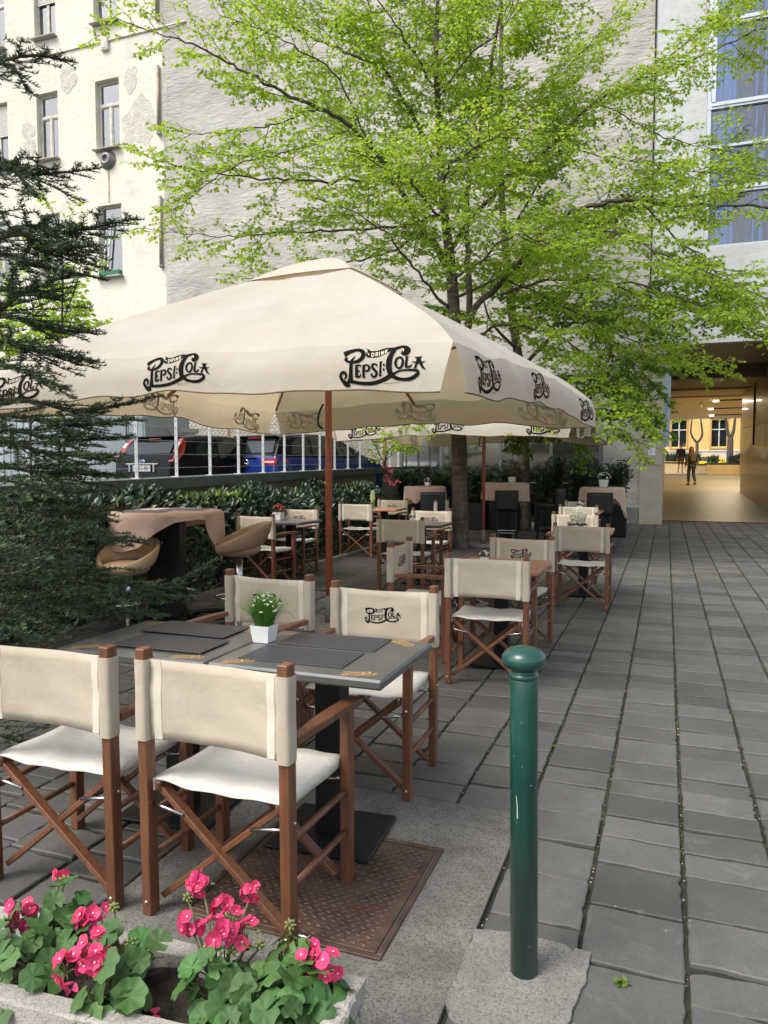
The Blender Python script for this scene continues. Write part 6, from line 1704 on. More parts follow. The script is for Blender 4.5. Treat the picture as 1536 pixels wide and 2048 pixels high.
def A(px, py, d): return at(px, py, d)
t1 = thing('leafy_tree', 'tall multi-stemmed tree with fresh yellow-green leaves, its trunk standing behind the front tables', 'tree', (-3.40, 12.87, 0))
O1 = np.array([-3.40, 12.87, 0.0]); B = 13.3
trunk = smooth_path([A(922, 1108, B), A(920, 1000, B), A(918, 880, B), A(914, 760, B), A(908, 620, B), A(898, 500, B), A(884, 380, B), A(877, 240, B+.1), A(872, 110, B+.1), A(877, -40, B+.2), A(884, -260, B+.3)], 5)
R_ = np.interp(np.linspace(0, 1, len(trunk)), [0, .03, .1, .3, .42, .6, .8, 1], [.172, .150, .136, .128, .105, .066, .045, .02])
bm1 = MB(); tr_noise = np.random.default_rng(5)
bm1.tube(trunk-O1, R_*(1+tr_noise.normal(0, .03, len(R_))), 18)
limbs = [  # (points (px, py, depth), start radius, end radius, first clothed part, shoot length min, max)
 ([(918, 740, B), (938, 620, B-.1), (936, 500, B-.2), (936, 390, B-.2), (958, 260, B-.3), (984, 120, B-.3), (1010, -60, B-.2), (1030, -230, B)], .085, .02, .3, .5, 1.15),
 ([(922, 700, B), (950, 620, B-.3), (1010, 560, B-.7), (1075, 480, B-1.1), (1130, 428, B-1.3), (1190, 410, B-1.5), (1270, 398, B-1.7), (1350, 412, B-1.9), (1450, 410, B-2.1), (1570, 418, B-2.3)], .080, .022, .22, .4, .95),
 ([(900, 500, B), (960, 420, B+.2), (1020, 355, B+.3), (1085, 305, B+.4), (1135, 255, B+.4), (1190, 205, B+.5), (1250, 172, B+.5), (1340, 140, B+.4), (1450, 90, B+.2), (1540, 50, B)], .055, .012, .2, .4, 1.0),
 ([(1195, 205, B+.5), (1260, 240, B+.2), (1330, 275, B), (1430, 300, B-.3), (1545, 322, B-.5)], .016, .006, .1, .3, .7),
 ([(1085, 305, B+.4), (1180, 305, B+.2), (1290, 325, B), (1400, 345, B-.2), (1530, 352, B-.3)], .018, .006, .05, .3, .7),
 ([(1300, 150, B+.4), (1380, 80, B+.5), (1470, 0, B+.6), (1540, -80, B+.6)], .018, .006, .1, .35, .8),
 ([(900, 530, B), (855, 470, B-.2), (790, 372, B-.4), (745, 300, B-.6), (695, 250, B-.8), (640, 215, B-1), (580, 190, B-1.1), (500, 148, B-1.3), (440, 115, B-1.4), (370, 85, B-1.5), (300, 62, B-1.6), (222, 30, B-1.7)], .070, .005, .2, .3, .8),
 ([(868, 320, B), (830, 240, B+.1), (775, 150, B+.2), (690, 105, B+.2), (620, 75, B+.3), (560, 30, B+.3), (480, -60, B+.3)], .050, .012, .15, .4, .9),
 ([(775, 150, B+.2), (750, 70, B+.1), (735, 0, B), (700, -120, B)], .030, .01, .1, .4, .9),
 ([(835, 360, B), (770, 350, B-.5), (700, 362, B-.8), (600, 362, B-1), (520, 358, B-1.2), (420, 345, B-1.4), (350, 332, B-1.6), (282, 308, B-1.7)], .036, .005, .1, .3, .8),
 ([(880, 430, B), (800, 452, B-.2), (700, 462, B-.4), (600, 464, B-.5), (510, 470, B-.6), (420, 474, B-.8), (310, 462, B-.9)], .034, .005, .12, .3, .7),
 ([(700, 256, B-.8), (640, 285, B-1.1), (560, 308, B-1.4), (470, 330, B-1.7), (400, 378, B-1.9), (345, 425, B-2)], .020, .005, .1, .3, .65),
 ([(640, 215, B-1), (560, 245, B-1.4), (480, 262, B-1.6), (400, 268, B-1.8), (356, 262, B-1.9)], .018, .005, .1, .3, .6),
 ([(905, 560, B), (850, 470, B+.4), (790, 500, B+.8), (720, 520, B+1.1), (640, 530, B+1.3), (540, 555, B+1.4), (430, 588, B+1.5)], .042, .005, .2, .3, .7),
 ([(900, 620, B), (845, 560, B-.6), (800, 500, B-1), (760, 455, B-1.4), (640, 400, B-2)], .035, .008, .2, .35, .8),
 ([(930, 690, B), (1000, 650, B-.6), (1080, 660, B-1), (1160, 700, B-1.4), (1230, 770, B-1.7), (1290, 850, B-1.9)], .036, .006, .15, .35, .8),
 ([(1000, 590, B-.6), (1100, 560, B-1.2), (1230, 565, B-1.9), (1380, 600, B-2.5), (1530, 680, B-3)], .032, .007, .08, .4, .85),
 ([(930, 720, B), (1010, 730, B-.9), (1100, 775, B-1.6), (1190, 825, B-2), (1280, 885, B-2.2)], .028, .006, .12, .3, .7),
 ([(1130, 430, B-1.3), (1230, 470, B-2), (1360, 520, B-2.6), (1536, 600, B-3)], .022, .006, .06, .35, .8),
 ([(1010, 560, B-.7), (1080, 590, B-.4), (1180, 640, B-.2), (1300, 700, B), (1420, 730, B+.2)], .024, .006, .05, .4, .85),
 ([(918, 790, B), (980, 800, B-1), (1040, 830, B-1.6), (1090, 862, B-2)], .016, .004, .15, .25, .5),
 ([(916, 800, B), (860, 830, B-1.0), (800, 852, B-1.6), (745, 860, B-2)], .014, .004, .3, .2, .42),
 ([(880, 330, B), (960, 300, B+.8), (1050, 220, B+1.4), (1150, 120, B+1.8), (1240, 20, B+2)], .034, .008, .2, .4, .9),
 ([(876, 200, B), (930, 120, B-.6), (1000, 60, B-1), (1060, -40, B-1.2)], .026, .008, .15, .4, .9),
 ([(884, 380, B), (900, 330, B-1.4), (960, 290, B-2.4), (1040, 250, B-3)], .034, .008, .25, .4, .85),
 ([(890, 440, B), (850, 400, B-1.4), (800, 350, B-2.4), (720, 310, B-3.2)], .034, .008, .25, .4, .85),
 ([(905, 560, B), (960, 520, B-1.4), (1030, 470, B-2.2), (1120, 500, B-3)], .036, .008, .25, .4, .8),
 ([(908, 600, B), (985, 560, B+1.2), (1080, 520, B+2), (1200, 480, B+2.6)], .036, .008, .25, .4, .9),
 ([(890, 420, B), (820, 360, B+1.2), (740, 290, B+2), (650, 240, B+2.6)], .036, .008, .25, .4, .9),
 ([(874, 180, B), (820, 90, B-.6), (770, 20, B-1.2), (700, -80, B-1.6)], .026, .008, .2, .4, .85),
 ([(874, 160, B), (900, 60, B+.6), (930, -40, B+1)], .022, .008, .1, .4, .85),
 ([(740, 300, B-.6), (680, 160, B-.9), (600, 100, B-1.1), (520, 60, B-1.2), (430, 20, B-1.3)], .024, .006, .12, .3, .75),
 ([(1270, 398, B-1.7), (1350, 470, B-2), (1430, 540, B-2.2), (1500, 640, B-2.4)], .018, .006, .05, .3, .75),
]
cr = Crown(42)
for pts, r0, r1, u0, l0, l1 in limbs:
    path = smooth_path([A(*p) for p in pts], 5)
    path = path+np.concatenate([[np.zeros(3)], tr_noise.normal(0, .018, (len(path)-1, 3))])
    bm1.tube(path-O1, np.linspace(r0*.78, r1*.7, len(path)), 9)
    cr.clothe(path, u0*.7,   .150 if r1 > .0055 else .19, l0, l1)
cr.clothe(trunk[int(len(trunk)*.45):], .05, .14, .5, 1.0)
bm1.build('trunk', M_bark, t1)
cr.tw.v = [v-O1 for v in cr.tw.v]; cr.tw.build('twig', M_twig, t1)
_, nleaf = cr.leaves('crown', M_spring, t1, O1, .045, .082)
print('tree 1 leaves', nleaf)

t2 = thing('leafy_tree', 'second, darker tree further back, its trunk rising right of the red parasol pole', 'tree', (-2.97, 16.98, 0))
O2 = np.array([-2.97, 16.98, 0.0]); B2 = 17.0
trunk2 = smooth_path([A(1050, 1068, B2), A(1049, 960, B2), A(1046, 860, B2), A(1040, 740, B2), A(1020, 600, B2), A(1005, 420, B2), A(1000, 250, B2), A(1003, 60, B2), A(1000, -120, B2)], 5)
bm2 = MB(); bm2.tube(trunk2-O2, np.interp(np.linspace(0, 1, len(trunk2)), [0, .05, .4, 1], [.16, .135, .10, .03]), 14)
cr2 = Crown(77)
lim2 = [([(1040, 740, B2), (1120, 660, B2-.6), (1220, 620, B2-1), (1330, 610, B2-1.3), (1430, 640, B2-1.5)], .05, .01), ([(1035, 700, B2), (980, 640, B2-.6), (960, 560, B2-.8)], .04, .01),
        ([(1040, 760, B2), (1120, 760, B2-1), (1200, 780, B2-1.6), (1260, 830, B2-2)], .035, .008), ([(1020, 600, B2), (1100, 500, B2-.4), (1200, 430, B2-.6), (1280, 380, B2-.6)], .04, .01),
        ([(1010, 480, B2), (1080, 360, B2-.3), (1130, 240, B2-.3)], .035, .01), ([(1020, 600, B2), (1120, 600, B2-1.6), (1220, 680, B2-2.4), (1300, 760, B2-2.6)], .035, .008), ([(1044, 800, B2), (1090, 810, B2-1.2), (1140, 840, B2-2)], .025, .008),
        ([(1003, 380, B2), (960, 280, B2-.5), (930, 180, B2-.6)], .03, .01)]
for pts, r0, r1 in lim2:
    path = smooth_path([A(*p) for p in pts], 5); bm2.tube(path-O2, np.linspace(r0, r1, len(path)), 8); cr2.clothe(path, .15, .19, .5, 1.1, .9)
bm2.build('trunk', M_bark, t2); cr2.tw.v = [v-O2 for v in cr2.tw.v]; cr2.tw.build('twig', M_twig, t2)
_, nleaf = cr2.leaves('crown', M_spring2, t2, O2, .07, .11); print('tree 2 leaves', nleaf)

# young trees and bushes beyond the fir, and a shrub behind the fence
def young(label, base, limbs_, seed, mat_, smin, smax, rad, sp=.3, l0=.3, l1=.7, name='young_tree', cat='tree'):
    t = thing(name, label, cat, tuple(base)); O = np.array(base); c = Crown(seed); b = MB()
    for pts, r0, r1 in limbs_:
        path = smooth_path([A(*p) for p in pts], 5); b.tube(path-O, np.linspace(r0, r1, len(path)), 7); c.clothe(path, .25, sp, l0, l1)
    b.build('trunk', M_twig, t); c.tw.v = [v-O for v in c.tw.v]; c.tw.build('twig', M_twig, t); c.leaves('crown', mat_, t, O, smin, smax)
    return t
d_ = 11.0
pb_ = A(128, 935, d_)
young('slender young tree with sparse light leaves rising behind the parasol at the left', (pb_[0], pb_[1], .6), [([(128, 980, d_), (127, 800, d_), (124, 640, d_), (126, 540, d_), (118, 470, d_), (105, 420, d_)], .022, .006), ([(126, 640, d_), (150, 580, d_), (165, 520, d_)], .01, .003), ([(127, 700, d_), (85, 620, d_), (60, 560, d_)], .01, .003)], 5, M_spring, .06, .10, .3, .4, .25, .5)
d_ = 13.0; pb_ = A(60, 900, d_)
young('bushy light green shrub glowing behind the fir at the left edge', (pb_[0], pb_[1], .6), [([(60, 930, d_), (62, 760, d_), (70, 640, d_), (50, 560, d_)], .03, .008), ([(60, 820, d_), (120, 700, d_), (150, 620, d_)], .02, .005), ([(60, 800, d_), (10, 690, d_), (-20, 600, d_)], .02, .005), ([(62, 760, d_), (110, 660, d_), (170, 640, d_)], .015, .004), ([(60, 850, d_), (140, 760, d_), (190, 690, d_)], .015, .004)], 6, M_spring, .07, .11, .3, .2, .35, .8, 'shrub', 'shrub')
d_ = 17.5; pb_ = A(770, 930, d_)
young('light leafy shrub behind the end of the wire fence, below the second parasol', (pb_[0], pb_[1], .6), [([(770, 960, d_), (772, 910, d_), (800, 880, d_), (820, 862, d_)], .02, .005), ([(770, 930, d_), (750, 890, d_), (735, 862, d_)], .015, .005), ([(772, 920, d_), (790, 905, d_), (815, 900, d_)], .012, .004)], 8, M_spring, .07, .11, .3, .16, .3, .6, 'shrub', 'shrub')

# ------------------------------------------------------------------ fir
M_needle = mat('fir_needle', (.034, .066, .024), .5, .25, 3, island=.5, col2=(.065, .11, .036))
M_firw = mat('fir_twig', (.05, .045, .026), .85, .3, 14)
fir = thing('fir_tree', 'dark fir tree reaching in from the left edge, in front of the parasol', 'tree', (-4.9, 3.15, 0)); OF = np.array([-4.9, 3.15, 0.0])
fr_ = np.random.default_rng(15)
fw_ = MB(); nC, nD, nL_ = [], [], []
def needles(pts, den=1.0, ln=.0195, u0=0.0):
    pts = np.asarray(pts); seg = np.linalg.norm(np.diff(pts, axis=0), axis=1); cum = np.concatenate([[0], np.cumsum(seg)]); T = cum[-1]
    n = int(T/.0023*den)
    if n < 2: return
    s = np.sort(fr_.uniform(T*u0, T, n)); i = np.clip(np.searchsorted(cum, s), 1, len(pts)-1)
    q = pts[i-1]+(pts[i]-pts[i-1])*((s-cum[i-1])/np.maximum(seg[i-1], 1e-6))[:, None]
    dd = norm_rows(pts[i]-pts[i-1]); h = np.cross(dd, [0, 0, 1.0]); h = norm_rows(h+1e-6); up = np.cross(h, dd)
    sg = np.where(fr_.uniform(size=n) < .5, -1, 1); a_ = fr_.normal(.35, .40, n)
    d = dd*fr_.uniform(.25, .65, n)[:, None]+(h*(np.cos(a_)*sg)[:, None]+up*np.sin(a_)[:, None])
    nC.append(q); nD.append(norm_rows(d)); nL_.append(ln*fr_.uniform(.7, 1.15, n))
def shoot(p, d, ln, r0, lvl, den=1.0):
    n = max(3, int(ln/.06)); pts = [np.array(p)]; d = unit(d)
    for k in range(n):
        d = unit(d+fr_.normal(0, .04, 3)+np.array([0, 0, .012 if lvl else 0])); pts.append(pts[-1]+d*ln/n)
    pts = np.array(pts); fw_.tube(pts, np.linspace(r0*.7, .0014, len(pts)), 4, cap=False); needles(pts, den)
    if lvl < 2 and ln > .13:
        u = .12; k = 0
        while u < .93:
            i = min(int(u*n), n-1); dd, h, up = perp_basis(pts[i+1]-pts[i]); sd = 1 if k % 2 else -1
            l2 = ln*.50*(1-u)*fr_.uniform(.6, 1.2)+.03
            if l2 > .04: shoot(pts[i]+(pts[i+1]-pts[i])*(u*n-i), dd*.8+h*sd*fr_.uniform(.65, .95)+up*fr_.normal(-.04, .1), l2, .0025, lvl+1, den)
            u += .075/ln*fr_.uniform(.7, 1.3); k += 1
def bough(pts, wide=.42, den=1.0, u0=.22, sp=.10):
    path = smooth_path(pts, 7); L_ = np.sum(np.linalg.norm(np.diff(path, axis=0), axis=1))
    fw_.tube(path, np.linspace(.004+.004*L_, .002, len(path)), 6); 
    needles(path, den, u0=.45)
    n = len(path)-1; u = u0; k = 0
    while u < .97:
        i = min(int(u*n), n-1); dd, h, up = perp_basis(path[i+1]-path[i]); sd = 1 if k % 2 else -1
        l2 = wide*min(1, (1-u)*1.9+.10)*fr_.uniform(.6, 1.15)
        shoot(path[i]+(path[i+1]-path[i])*(u*n-i), dd*.85+h*sd*fr_.uniform(.6, .95)+up*fr_.normal(0, .07), l2, .004, 1, den); u += sp/L_*fr_.uniform(.7, 1.3); k += 1
def fb(z, tip, mids=(), **kw):
    r0 = np.array([OF[0], OF[1], z]); T = at(*tip)
    mid = [at(*q) for q in mids] if mids else [r0+(T-r0)*.5+np.array([0, 0, .06])]
    bough([r0]+mid+[T], **kw)
# boughs whose tips show against the house, top to bottom
fb(3.2, (150, 124, 3.1), [(-40, 140, 3.3)], wide=.20, sp=.13)
fb(3.0, (60, 185, 2.9), [(-60, 150, 3.1)], wide=.24, sp=.12)
fb(2.75, (203, 336, 3.0), [(-40, 345, 3.2), (60, 350, 3.1)], wide=.26, sp=.11)
fb(2.7, (70, 395, 2.8), [(-60, 340, 3.1)], wide=.25)
fb(2.45, (274, 437, 3.0), [(0, 470, 3.2), (120, 466, 3.1)], wide=.30, sp=.09)
fb(2.4, (190, 490, 2.85), [(-20, 480, 3.0), (80, 500, 2.95)], wide=.30, sp=.09)
fb(2.3, (215, 560, 3.2), [(-60, 520, 3.4), (60, 530, 3.3)], wide=.28)
fb(2.2, (150, 545, 2.9), [(-60, 640, 3.2), (40, 590, 3.0)], wide=.32)
fb(2.15, (120, 600, 3.4), [(-80, 590, 3.5)], wide=.35)
fb(2.05, (195, 668, 3.2), [(-40, 640, 3.4), (80, 655, 3.3)], wide=.30)
fb(1.95, (180, 720, 3.0), [(-60, 690, 3.2), (60, 700, 3.1)], wide=.36)
fb(1.88, (110, 770, 2.8), [(-80, 730, 3.0)], wide=.36)
fb(1.8, (322, 792, 3.4), [(0, 800, 3.5), (160, 822, 3.45)], wide=.26)
fb(1.72, (270, 838, 3.1), [(-20, 830, 3.3), (120, 850, 3.2)], wide=.36)
fb(1.66, (270, 872, 3.5), [(-20, 860, 3.6), (120, 880, 3.5)], wide=.34)
fb(1.6, (225, 915, 3.0), [(-40, 880, 3.2), (90, 905, 3.1)], wide=.42)
fb(1.52, (235, 950, 3.3), [(-40, 930, 3.4), (90, 945, 3.35)], wide=.42)
fb(1.48, (130, 985, 2.9), [(-60, 950, 3.0)], wide=.42)
fb(1.4, (195, 1045, 3.3), [(-40, 985, 3.4), (90, 1000, 3.35)], wide=.42)
fb(1.32, (200, 1080, 3.0), [(-60, 1020, 3.2), (80, 1040, 3.1)], wide=.42)
fb(1.2, (310, 1090, 3.6), [(-20, 1060, 3.6), (150, 1070, 3.6)], wide=.38)
fb(1.1, (435, 1118, 3.9), [(40, 1140, 3.7), (240, 1165, 3.8), (330, 1172, 3.85)], wide=.30, sp=.11)
fb(1.0, (395, 1195, 3.7), [(20, 1180, 3.6), (200, 1190, 3.65)], wide=.34)
fb(.95, (325, 1235, 3.5), [(0, 1200, 3.5), (150, 1215, 3.5)], wide=.42)
fb(.9, (230, 1180, 3.1), [(-40, 1130, 3.2), (90, 1150, 3.15)], wide=.45)
fb(.7, (110, 1270, 3.0), [(-60, 1200, 3.2)], wide=.45)
fb(1.0, (90, 1110, 2.8), [(-80, 1080, 3.0)], wide=.45)
fb(.5, (75, 1420, 3.4), [(-60, 1380, 3.5)], wide=.34)
fb(.42, (95, 1500, 3.5), [(-60, 1440, 3.6)], wide=.30)
fb(1.1, (60, 1180, 3.6), [(-80, 1130, 3.7)], wide=.55)
fb(1.05, (150, 1130, 4.1), [(-40, 1110, 4.2)], wide=.6)
fb(.85, (170, 1210, 4.3), [(-40, 1190, 4.4)], wide=.6)
tk = MB(); tk.tube([OF+np.array([0, 0, 0]), OF+np.array([.02, 0, 1.5]), OF+np.array([0, .03, 3.2]), OF+np.array([0, .05, 5.2])], [.13, .11, .08, .03], 14); tk.v = [v-OF for v in tk.v]; tk.build('trunk', M_bark, fir)
fw_.v = [v-OF for v in fw_.v]; fw_.build('branch', M_firw, fir)
C = np.concatenate(nC)-OF; D = np.concatenate(nD); Ls = np.concatenate(nL_)[:, None]
S = norm_rows(np.cross(D, fr_.normal(0, 1, D.shape)))*.0017
V = np.stack([C-S, C+S, C+D*Ls+S*.7, C+D*Ls-S*.7], 1).reshape(-1, 3); Q = np.arange(len(V)).reshape(-1, 4)
fast('crown', V, Q, M_needle, fir); print('fir needles', len(Q))
# low dark ground cover under the fir
gc = []; gd = []
for _ in range(2600):
    x = fr_.uniform(-6.0, -4.85); y = fr_.uniform(1.5, 6.0); gc.append([x, y, .05+fr_.uniform(0, .35)]); gd.append([fr_.normal(0, .6), fr_.normal(0, .6), .8])
gc = np.array(gc); gd = norm_rows(np.array(gd)); V, Q = leafset(gc, gd, norm_rows(np.array([.3, -.4, .8])+fr_.normal(0, .4, gc.shape)), fr_.uniform(.05, .1, len(gc)), fr_.uniform(.012, .022, len(gc)))
tag(fast('ground_cover', V, Q, M_laurel), 'dark low ground cover in the bed below the fir', 'ground cover', kind='stuff')
# small weeds in the joints
def weed(label, x, y, s, seed):
    r = np.random.default_rng(seed); n = 40; C = np.zeros((n, 3)); C[:, 0] = r.normal(0, s*.25, n); C[:, 1] = r.normal(0, s*.2, n)
    D = norm_rows(np.stack([r.normal(0, 1, n), r.normal(0, 1, n), r.uniform(.1, .8, n)], 1)); V, Q = leafset(C, D, norm_rows(np.array([0, 0, 1.])+r.normal(0, .3, (n, 3))), r.uniform(s*.5, s, n), r.uniform(s*.08, s*.16, n))
    t = thing('weed', label, 'weed', (x, y, -.002)); fast('foliage', V, Q, M_laurel_new, t); return t
p = gz(1243, 1965, 0); weed('small green weed sprouting from a paving joint at the lower right', p[0], p[1], .03, 1)
p = gz(1108, 1492, 0); weed('tiny weed in a paving joint right of the bollard cap', p[0], p[1], .018, 2)
# ------------------------------------------------------------------ people in the passage
M_skin = mat('skin', (.50, .30, .21), .6, .1, 20)
def skinned(name, nodes, edges, mat_, parent, sub=2):
    """one continuous surface grown round a skeleton: nodes = (x, y, z, rx, ry)"""
    me = bpy.data.meshes.new(name); me.from_pydata([n[:3] for n in nodes], edges, []); me.update()
    o = bpy.data.objects.new(name, me); COL.objects.link(o); o.parent = parent
    md = o.modifiers.new('skin', 'SKIN'); md.use_smooth_shade = True
    if not me.skin_vertices:
        bpy.context.view_layer.objects.active = o
        bm_ = bmesh.new(); bm_.from_mesh(me); bm_.verts.layers.skin.verify(); bm_.to_mesh(me); bm_.free()
    for i, n in enumerate(nodes):
        sv = me.skin_vertices[0].data[i]; sv.radius = (n[3], n[4]); sv.use_root = (i == 0)
    s_ = o.modifiers.new('sub', 'SUBSURF'); s_.levels = s_.render_levels = sub
    me.materials.append(mat_); return o
def person(label, loc, rz, h, jacket, trousers, hair, stride=.16, shorts=False, longhair=True):
    """walks towards +Y"""
    t = thing('person', label, 'person', loc, rz, 'people in the passage'); k = h/1.75; t.scale = (k,)*3
    L_, Rr = stride, -stride
    nodes = [(0, 0, .95, .15, .11), (0, 0, 1.15, .135, .10), (0, .01, 1.35, .16, .11), (0, .01, 1.46, .07, .07), (0, .02, 1.54, .055, .055), (0, .03, 1.62, .075, .09), (0, .035, 1.70, .07, .085),
             (-.095, 0, .88, .085, .085), (-.10, L_*.55, .50, .058, .06), (-.10, L_*.7-.05, .10, .038, .04), (-.10, L_*.7+.08, .03, .035, .03),
             (.095, 0, .88, .085, .085), (.10, Rr*.35+.06, .50, .058, .06), (.10, Rr-.10, .14, .038, .04), (.10, Rr+.01, .05, .035, .03),
             (-.19, 0, 1.40, .055, .055), (-.24, -.06, 1.14, .042, .042), (-.25, .04, .90, .030, .032), (-.25, .07, .82, .03, .018),
             (.19, 0, 1.40, .055, .055), (.24, .05, 1.14, .042, .042), (.25, .10, .90, .030, .032), (.25, .12, .82, .03, .018)]
    edges = [(0, 1), (1, 2), (2, 3), (3, 4), (4, 5), (5, 6), (0, 7), (7, 8), (8, 9), (9, 10), (0, 11), (11, 12), (12, 13), (13, 14), (2, 15), (15, 16), (16, 17), (17, 18), (2, 19), (19, 20), (20, 21), (21, 22)]
    for hx, hy in ((-.25, .07), (.25, .12)):      # five fingers to each hand
        b_ = 18 if hx < 0 else 22
        for f, (dx, dy, ln) in enumerate(((-.018, .0, .060), (-.006, .004, .070), (.006, .004, .066), (.017, .0, .050))):
            i = len(nodes); nodes.append((hx+dx*.5, hy+.01+dx, .775, .009, .009)); nodes.append((hx+dx*.5, hy+.018+dx, .775-ln*.75, .007, .007)); edges += [(b_, i), (i, i+1)]
        i = len(nodes); sgn = 1 if hx < 0 else -1
        nodes.append((hx+sgn*.012, hy+.035, .80, .010, .010)); nodes.append((hx+sgn*.018, hy+.048, .765, .008, .008)); edges += [(b_, i), (i, i+1)]
    body = skinned('body', nodes, edges, M_skin, t)
    jn = [(0, 0, .84, .165, .125), (0, 0, .96, .178, .138), (0, 0, 1.15, .165, .13), (0, .01, 1.36, .185, .135), (0, .015, 1.47, .085, .085)]
    je = [(0, 1), (1, 2), (2, 3), (3, 4)]
    for s in (-1, 1):
        i = len(jn); yy = -.06 if s < 0 else .05
        jn += [(s*.195, 0, 1.40, .080, .080), (s*.25, yy, 1.14, .064, .064), (s*.258, yy+.09, .93, .050, .050), (s*.258, yy+.10, .89, .046, .046)]; je += [(3, i), (i, i+1), (i+1, i+2), (i+2, i+3)]
    skinned('jacket', jn, je, jacket, t)
    tn = [(0, 0, .96, .155, .12)]; te = []
    for s, st in ((-1, L_), (1, Rr)):
        i = len(tn); kn = (s*.10, L_*.55 if s < 0 else Rr*.35+.06, .50); an = (s*.10, (L_*.7-.05) if s < 0 else Rr-.10, .12 if s < 0 else .16)
        tn += [(s*.095, 0, .87, .098, .1), (*kn, .075, .078)]; te += [(0, i), (i, i+1)]
        if not shorts: tn += [(*an, .058, .06)]; te += [(i+1, i+2)]
    skinned('trousers', tn, te, trousers, t)
    for s, (y, z) in ((-1, (L_*.7, .0)), (1, (Rr-.03, .03))):
        m = MB(); P_ = []
        for u in np.linspace(0, 1, 8):
            w_ = .045*sin(pi*(.12+.8*u))**.5; hh = .085*(1-u)+.045*u
            P_.append([(s*.10-w_, y-.11+.27*u, z), (s*.10-w_, y-.11+.27*u, z+hh*.6), (s*.10, y-.11+.27*u, z+hh), (s*.10+w_, y-.11+.27*u, z+hh*.6), (s*.10+w_, y-.11+.27*u, z)])
        P_ = np.array(P_); m.grid(P_, 0, True, wrap=True); m.poly(P_[0][::-1]); m.poly(P_[-1]); m.build('shoe', M_trim, t)
    # hair: a cap round the skull, open at the face, long at the back if wanted
    m = MB(); P_ = []
    for i in range(15):
        th = i/14*pi*(.80 if longhair else .62); row = []
        for j in range(21):
            ph = radians(35)+(2*pi-radians(70))*j/20+pi/2
            r_ = .098+.012*sin(j*2.3+i)+(.02 if longhair and th > 1.7 else 0)
            z = 1.655+.115*cos(th)-(max(0, th-1.6)*.17 if longhair else 0)
            row.append((r_*sin(min(th, 1.75))*cos(ph)*.9, .03+r_*sin(min(th, 1.75))*sin(ph), z))
        P_.append(row)
    m.shell(np.array(P_), .012); m.build('hair', hair, t)
    f = MB()
    for s in (-1, 1): f.lathe([(0, -.004), (.011, 0), (0, .004)], (s*.032, .112, 1.655), 8, R=np.array([[1, 0, 0], [0, 0, 1], [0, -1, 0]]))
    f.build('eye', mat('dark_eye', (.03, .02, .015), .3, 0), t)
    f = MB(); f.tube([(0, .115, 1.665), (0, .136, 1.625), (0, .118, 1.615)], [.008, .014, .01], 6); f.build('nose', M_skin, t)
    f = MB(); f.box((0, .113, 1.585), (.045, .008, .01), None, .003); f.build('mouth', mat('lips', (.35, .13, .11), .5, .1), t)
    return t
M_jack = mat('olive_brown_jacket', (.055, .042, .026), .75, .3, 16, bump=.4, bscale=22, bdist=.02); M_jean = mat('dark_trousers', (.035, .038, .045), .8, .2, 20)
M_hair = mat('red_brown_hair', (.22, .075, .02), .55, .3, 40, stretch=(3, 3, .4)); M_hair2 = mat('dark_hair', (.04, .03, .02), .55, .3, 40)
p = at(1382, 971, 35.0); pz = rampz(p[1])+.006
wk = person('person in a brown padded jacket and dark trousers walking through the lit passage, red-brown hair', (p[0], p[1], pz), .35, 1.78, M_jack, M_jean, M_hair, .13)
m = MB(); m.box((.0, -.16, 1.24), (.26, .12, .38), None, .05); m.build('rucksack', mat('khaki_rucksack', (.10, .075, .04), .8, .25, 20), wk)
p = at(1361, 933, 47.0); person('person in a black top and shorts at the far end of the passage', (p[0], p[1], rampz(p[1])+.006), pi+.2, 1.80, mat('black_top', (.012, .012, .013), .8, .2), mat('brown_shorts', (.10, .065, .04), .8, .2), M_hair2, .10, True, False)

# ------------------------------------------------------------------ the far street
fb_ = thing('yellow_building', 'yellow house with tall windows seen across the street at the end of the passage', 'building', (12, 74.9, .9))
M_yel = plaster('yellow_render', (.72, .48, .16), (.78, .55, .22), (.55, .38, .15), .1, 1, 1); M_cstone = mat('cream_stone', (.62, .57, .47), .8, .1, 2)
hl = []
xw = [-15+k*3.4 for k in range(12)]
for x in xw: hl.append((x, x+1.25, 2.35, 4.75)); hl.append((x, x+1.25, 6.6, 9.0))
w = MB(); wall_holes(w, -20, 30, 1.9, 13, 0, hl, .25); w.build('wall', M_yel, fb_)
w = MB(); hb = [(x+.1, x+1.15, .35, 1.25) for x in xw]; wall_holes(w, -20, 30, -.1, 1.9, -.06, hb, .3); w.span((-20, -.12, 1.88), (30, 0, 2.02), .01); w.build('base_wall', M_cstone, fb_)
for (a_, b_, c_, d_2) in hl:
    f = MB(); f.span((a_-.16, -.06, c_-.14), (a_-.005, .02, d_2+.12), .01); f.span((b_+.005, -.06, c_-.14), (b_+.16, .02, d_2+.12), .01); f.span((a_-.2, -.10, d_2+.12), (b_+.2, .02, d_2+.26), .01); f.span((a_-.2, -.1, c_-.24), (b_+.2, .02, c_-.141), .01)
    wi = f.build('window', mat('ochre_trim', (.52, .33, .11), .8, .1), fb_)
    f = MB(); f.span(((a_+b_)/2-.05, .12, c_), ((a_+b_)/2+.05, .18, d_2)); f.span((a_, .12, c_+1.5), ((a_+b_)/2-.051, .18, c_+1.6)); f.span(((a_+b_)/2+.051, .12, c_+1.5), (b_, .18, c_+1.6)); f.build('frame', M_wframe, wi)
    f = MB(); f.poly([(a_, .2, c_), (b_, .2, c_), (b_, .2, d_2), (a_, .2, d_2)]); f.build('pane', M_cglass, wi)
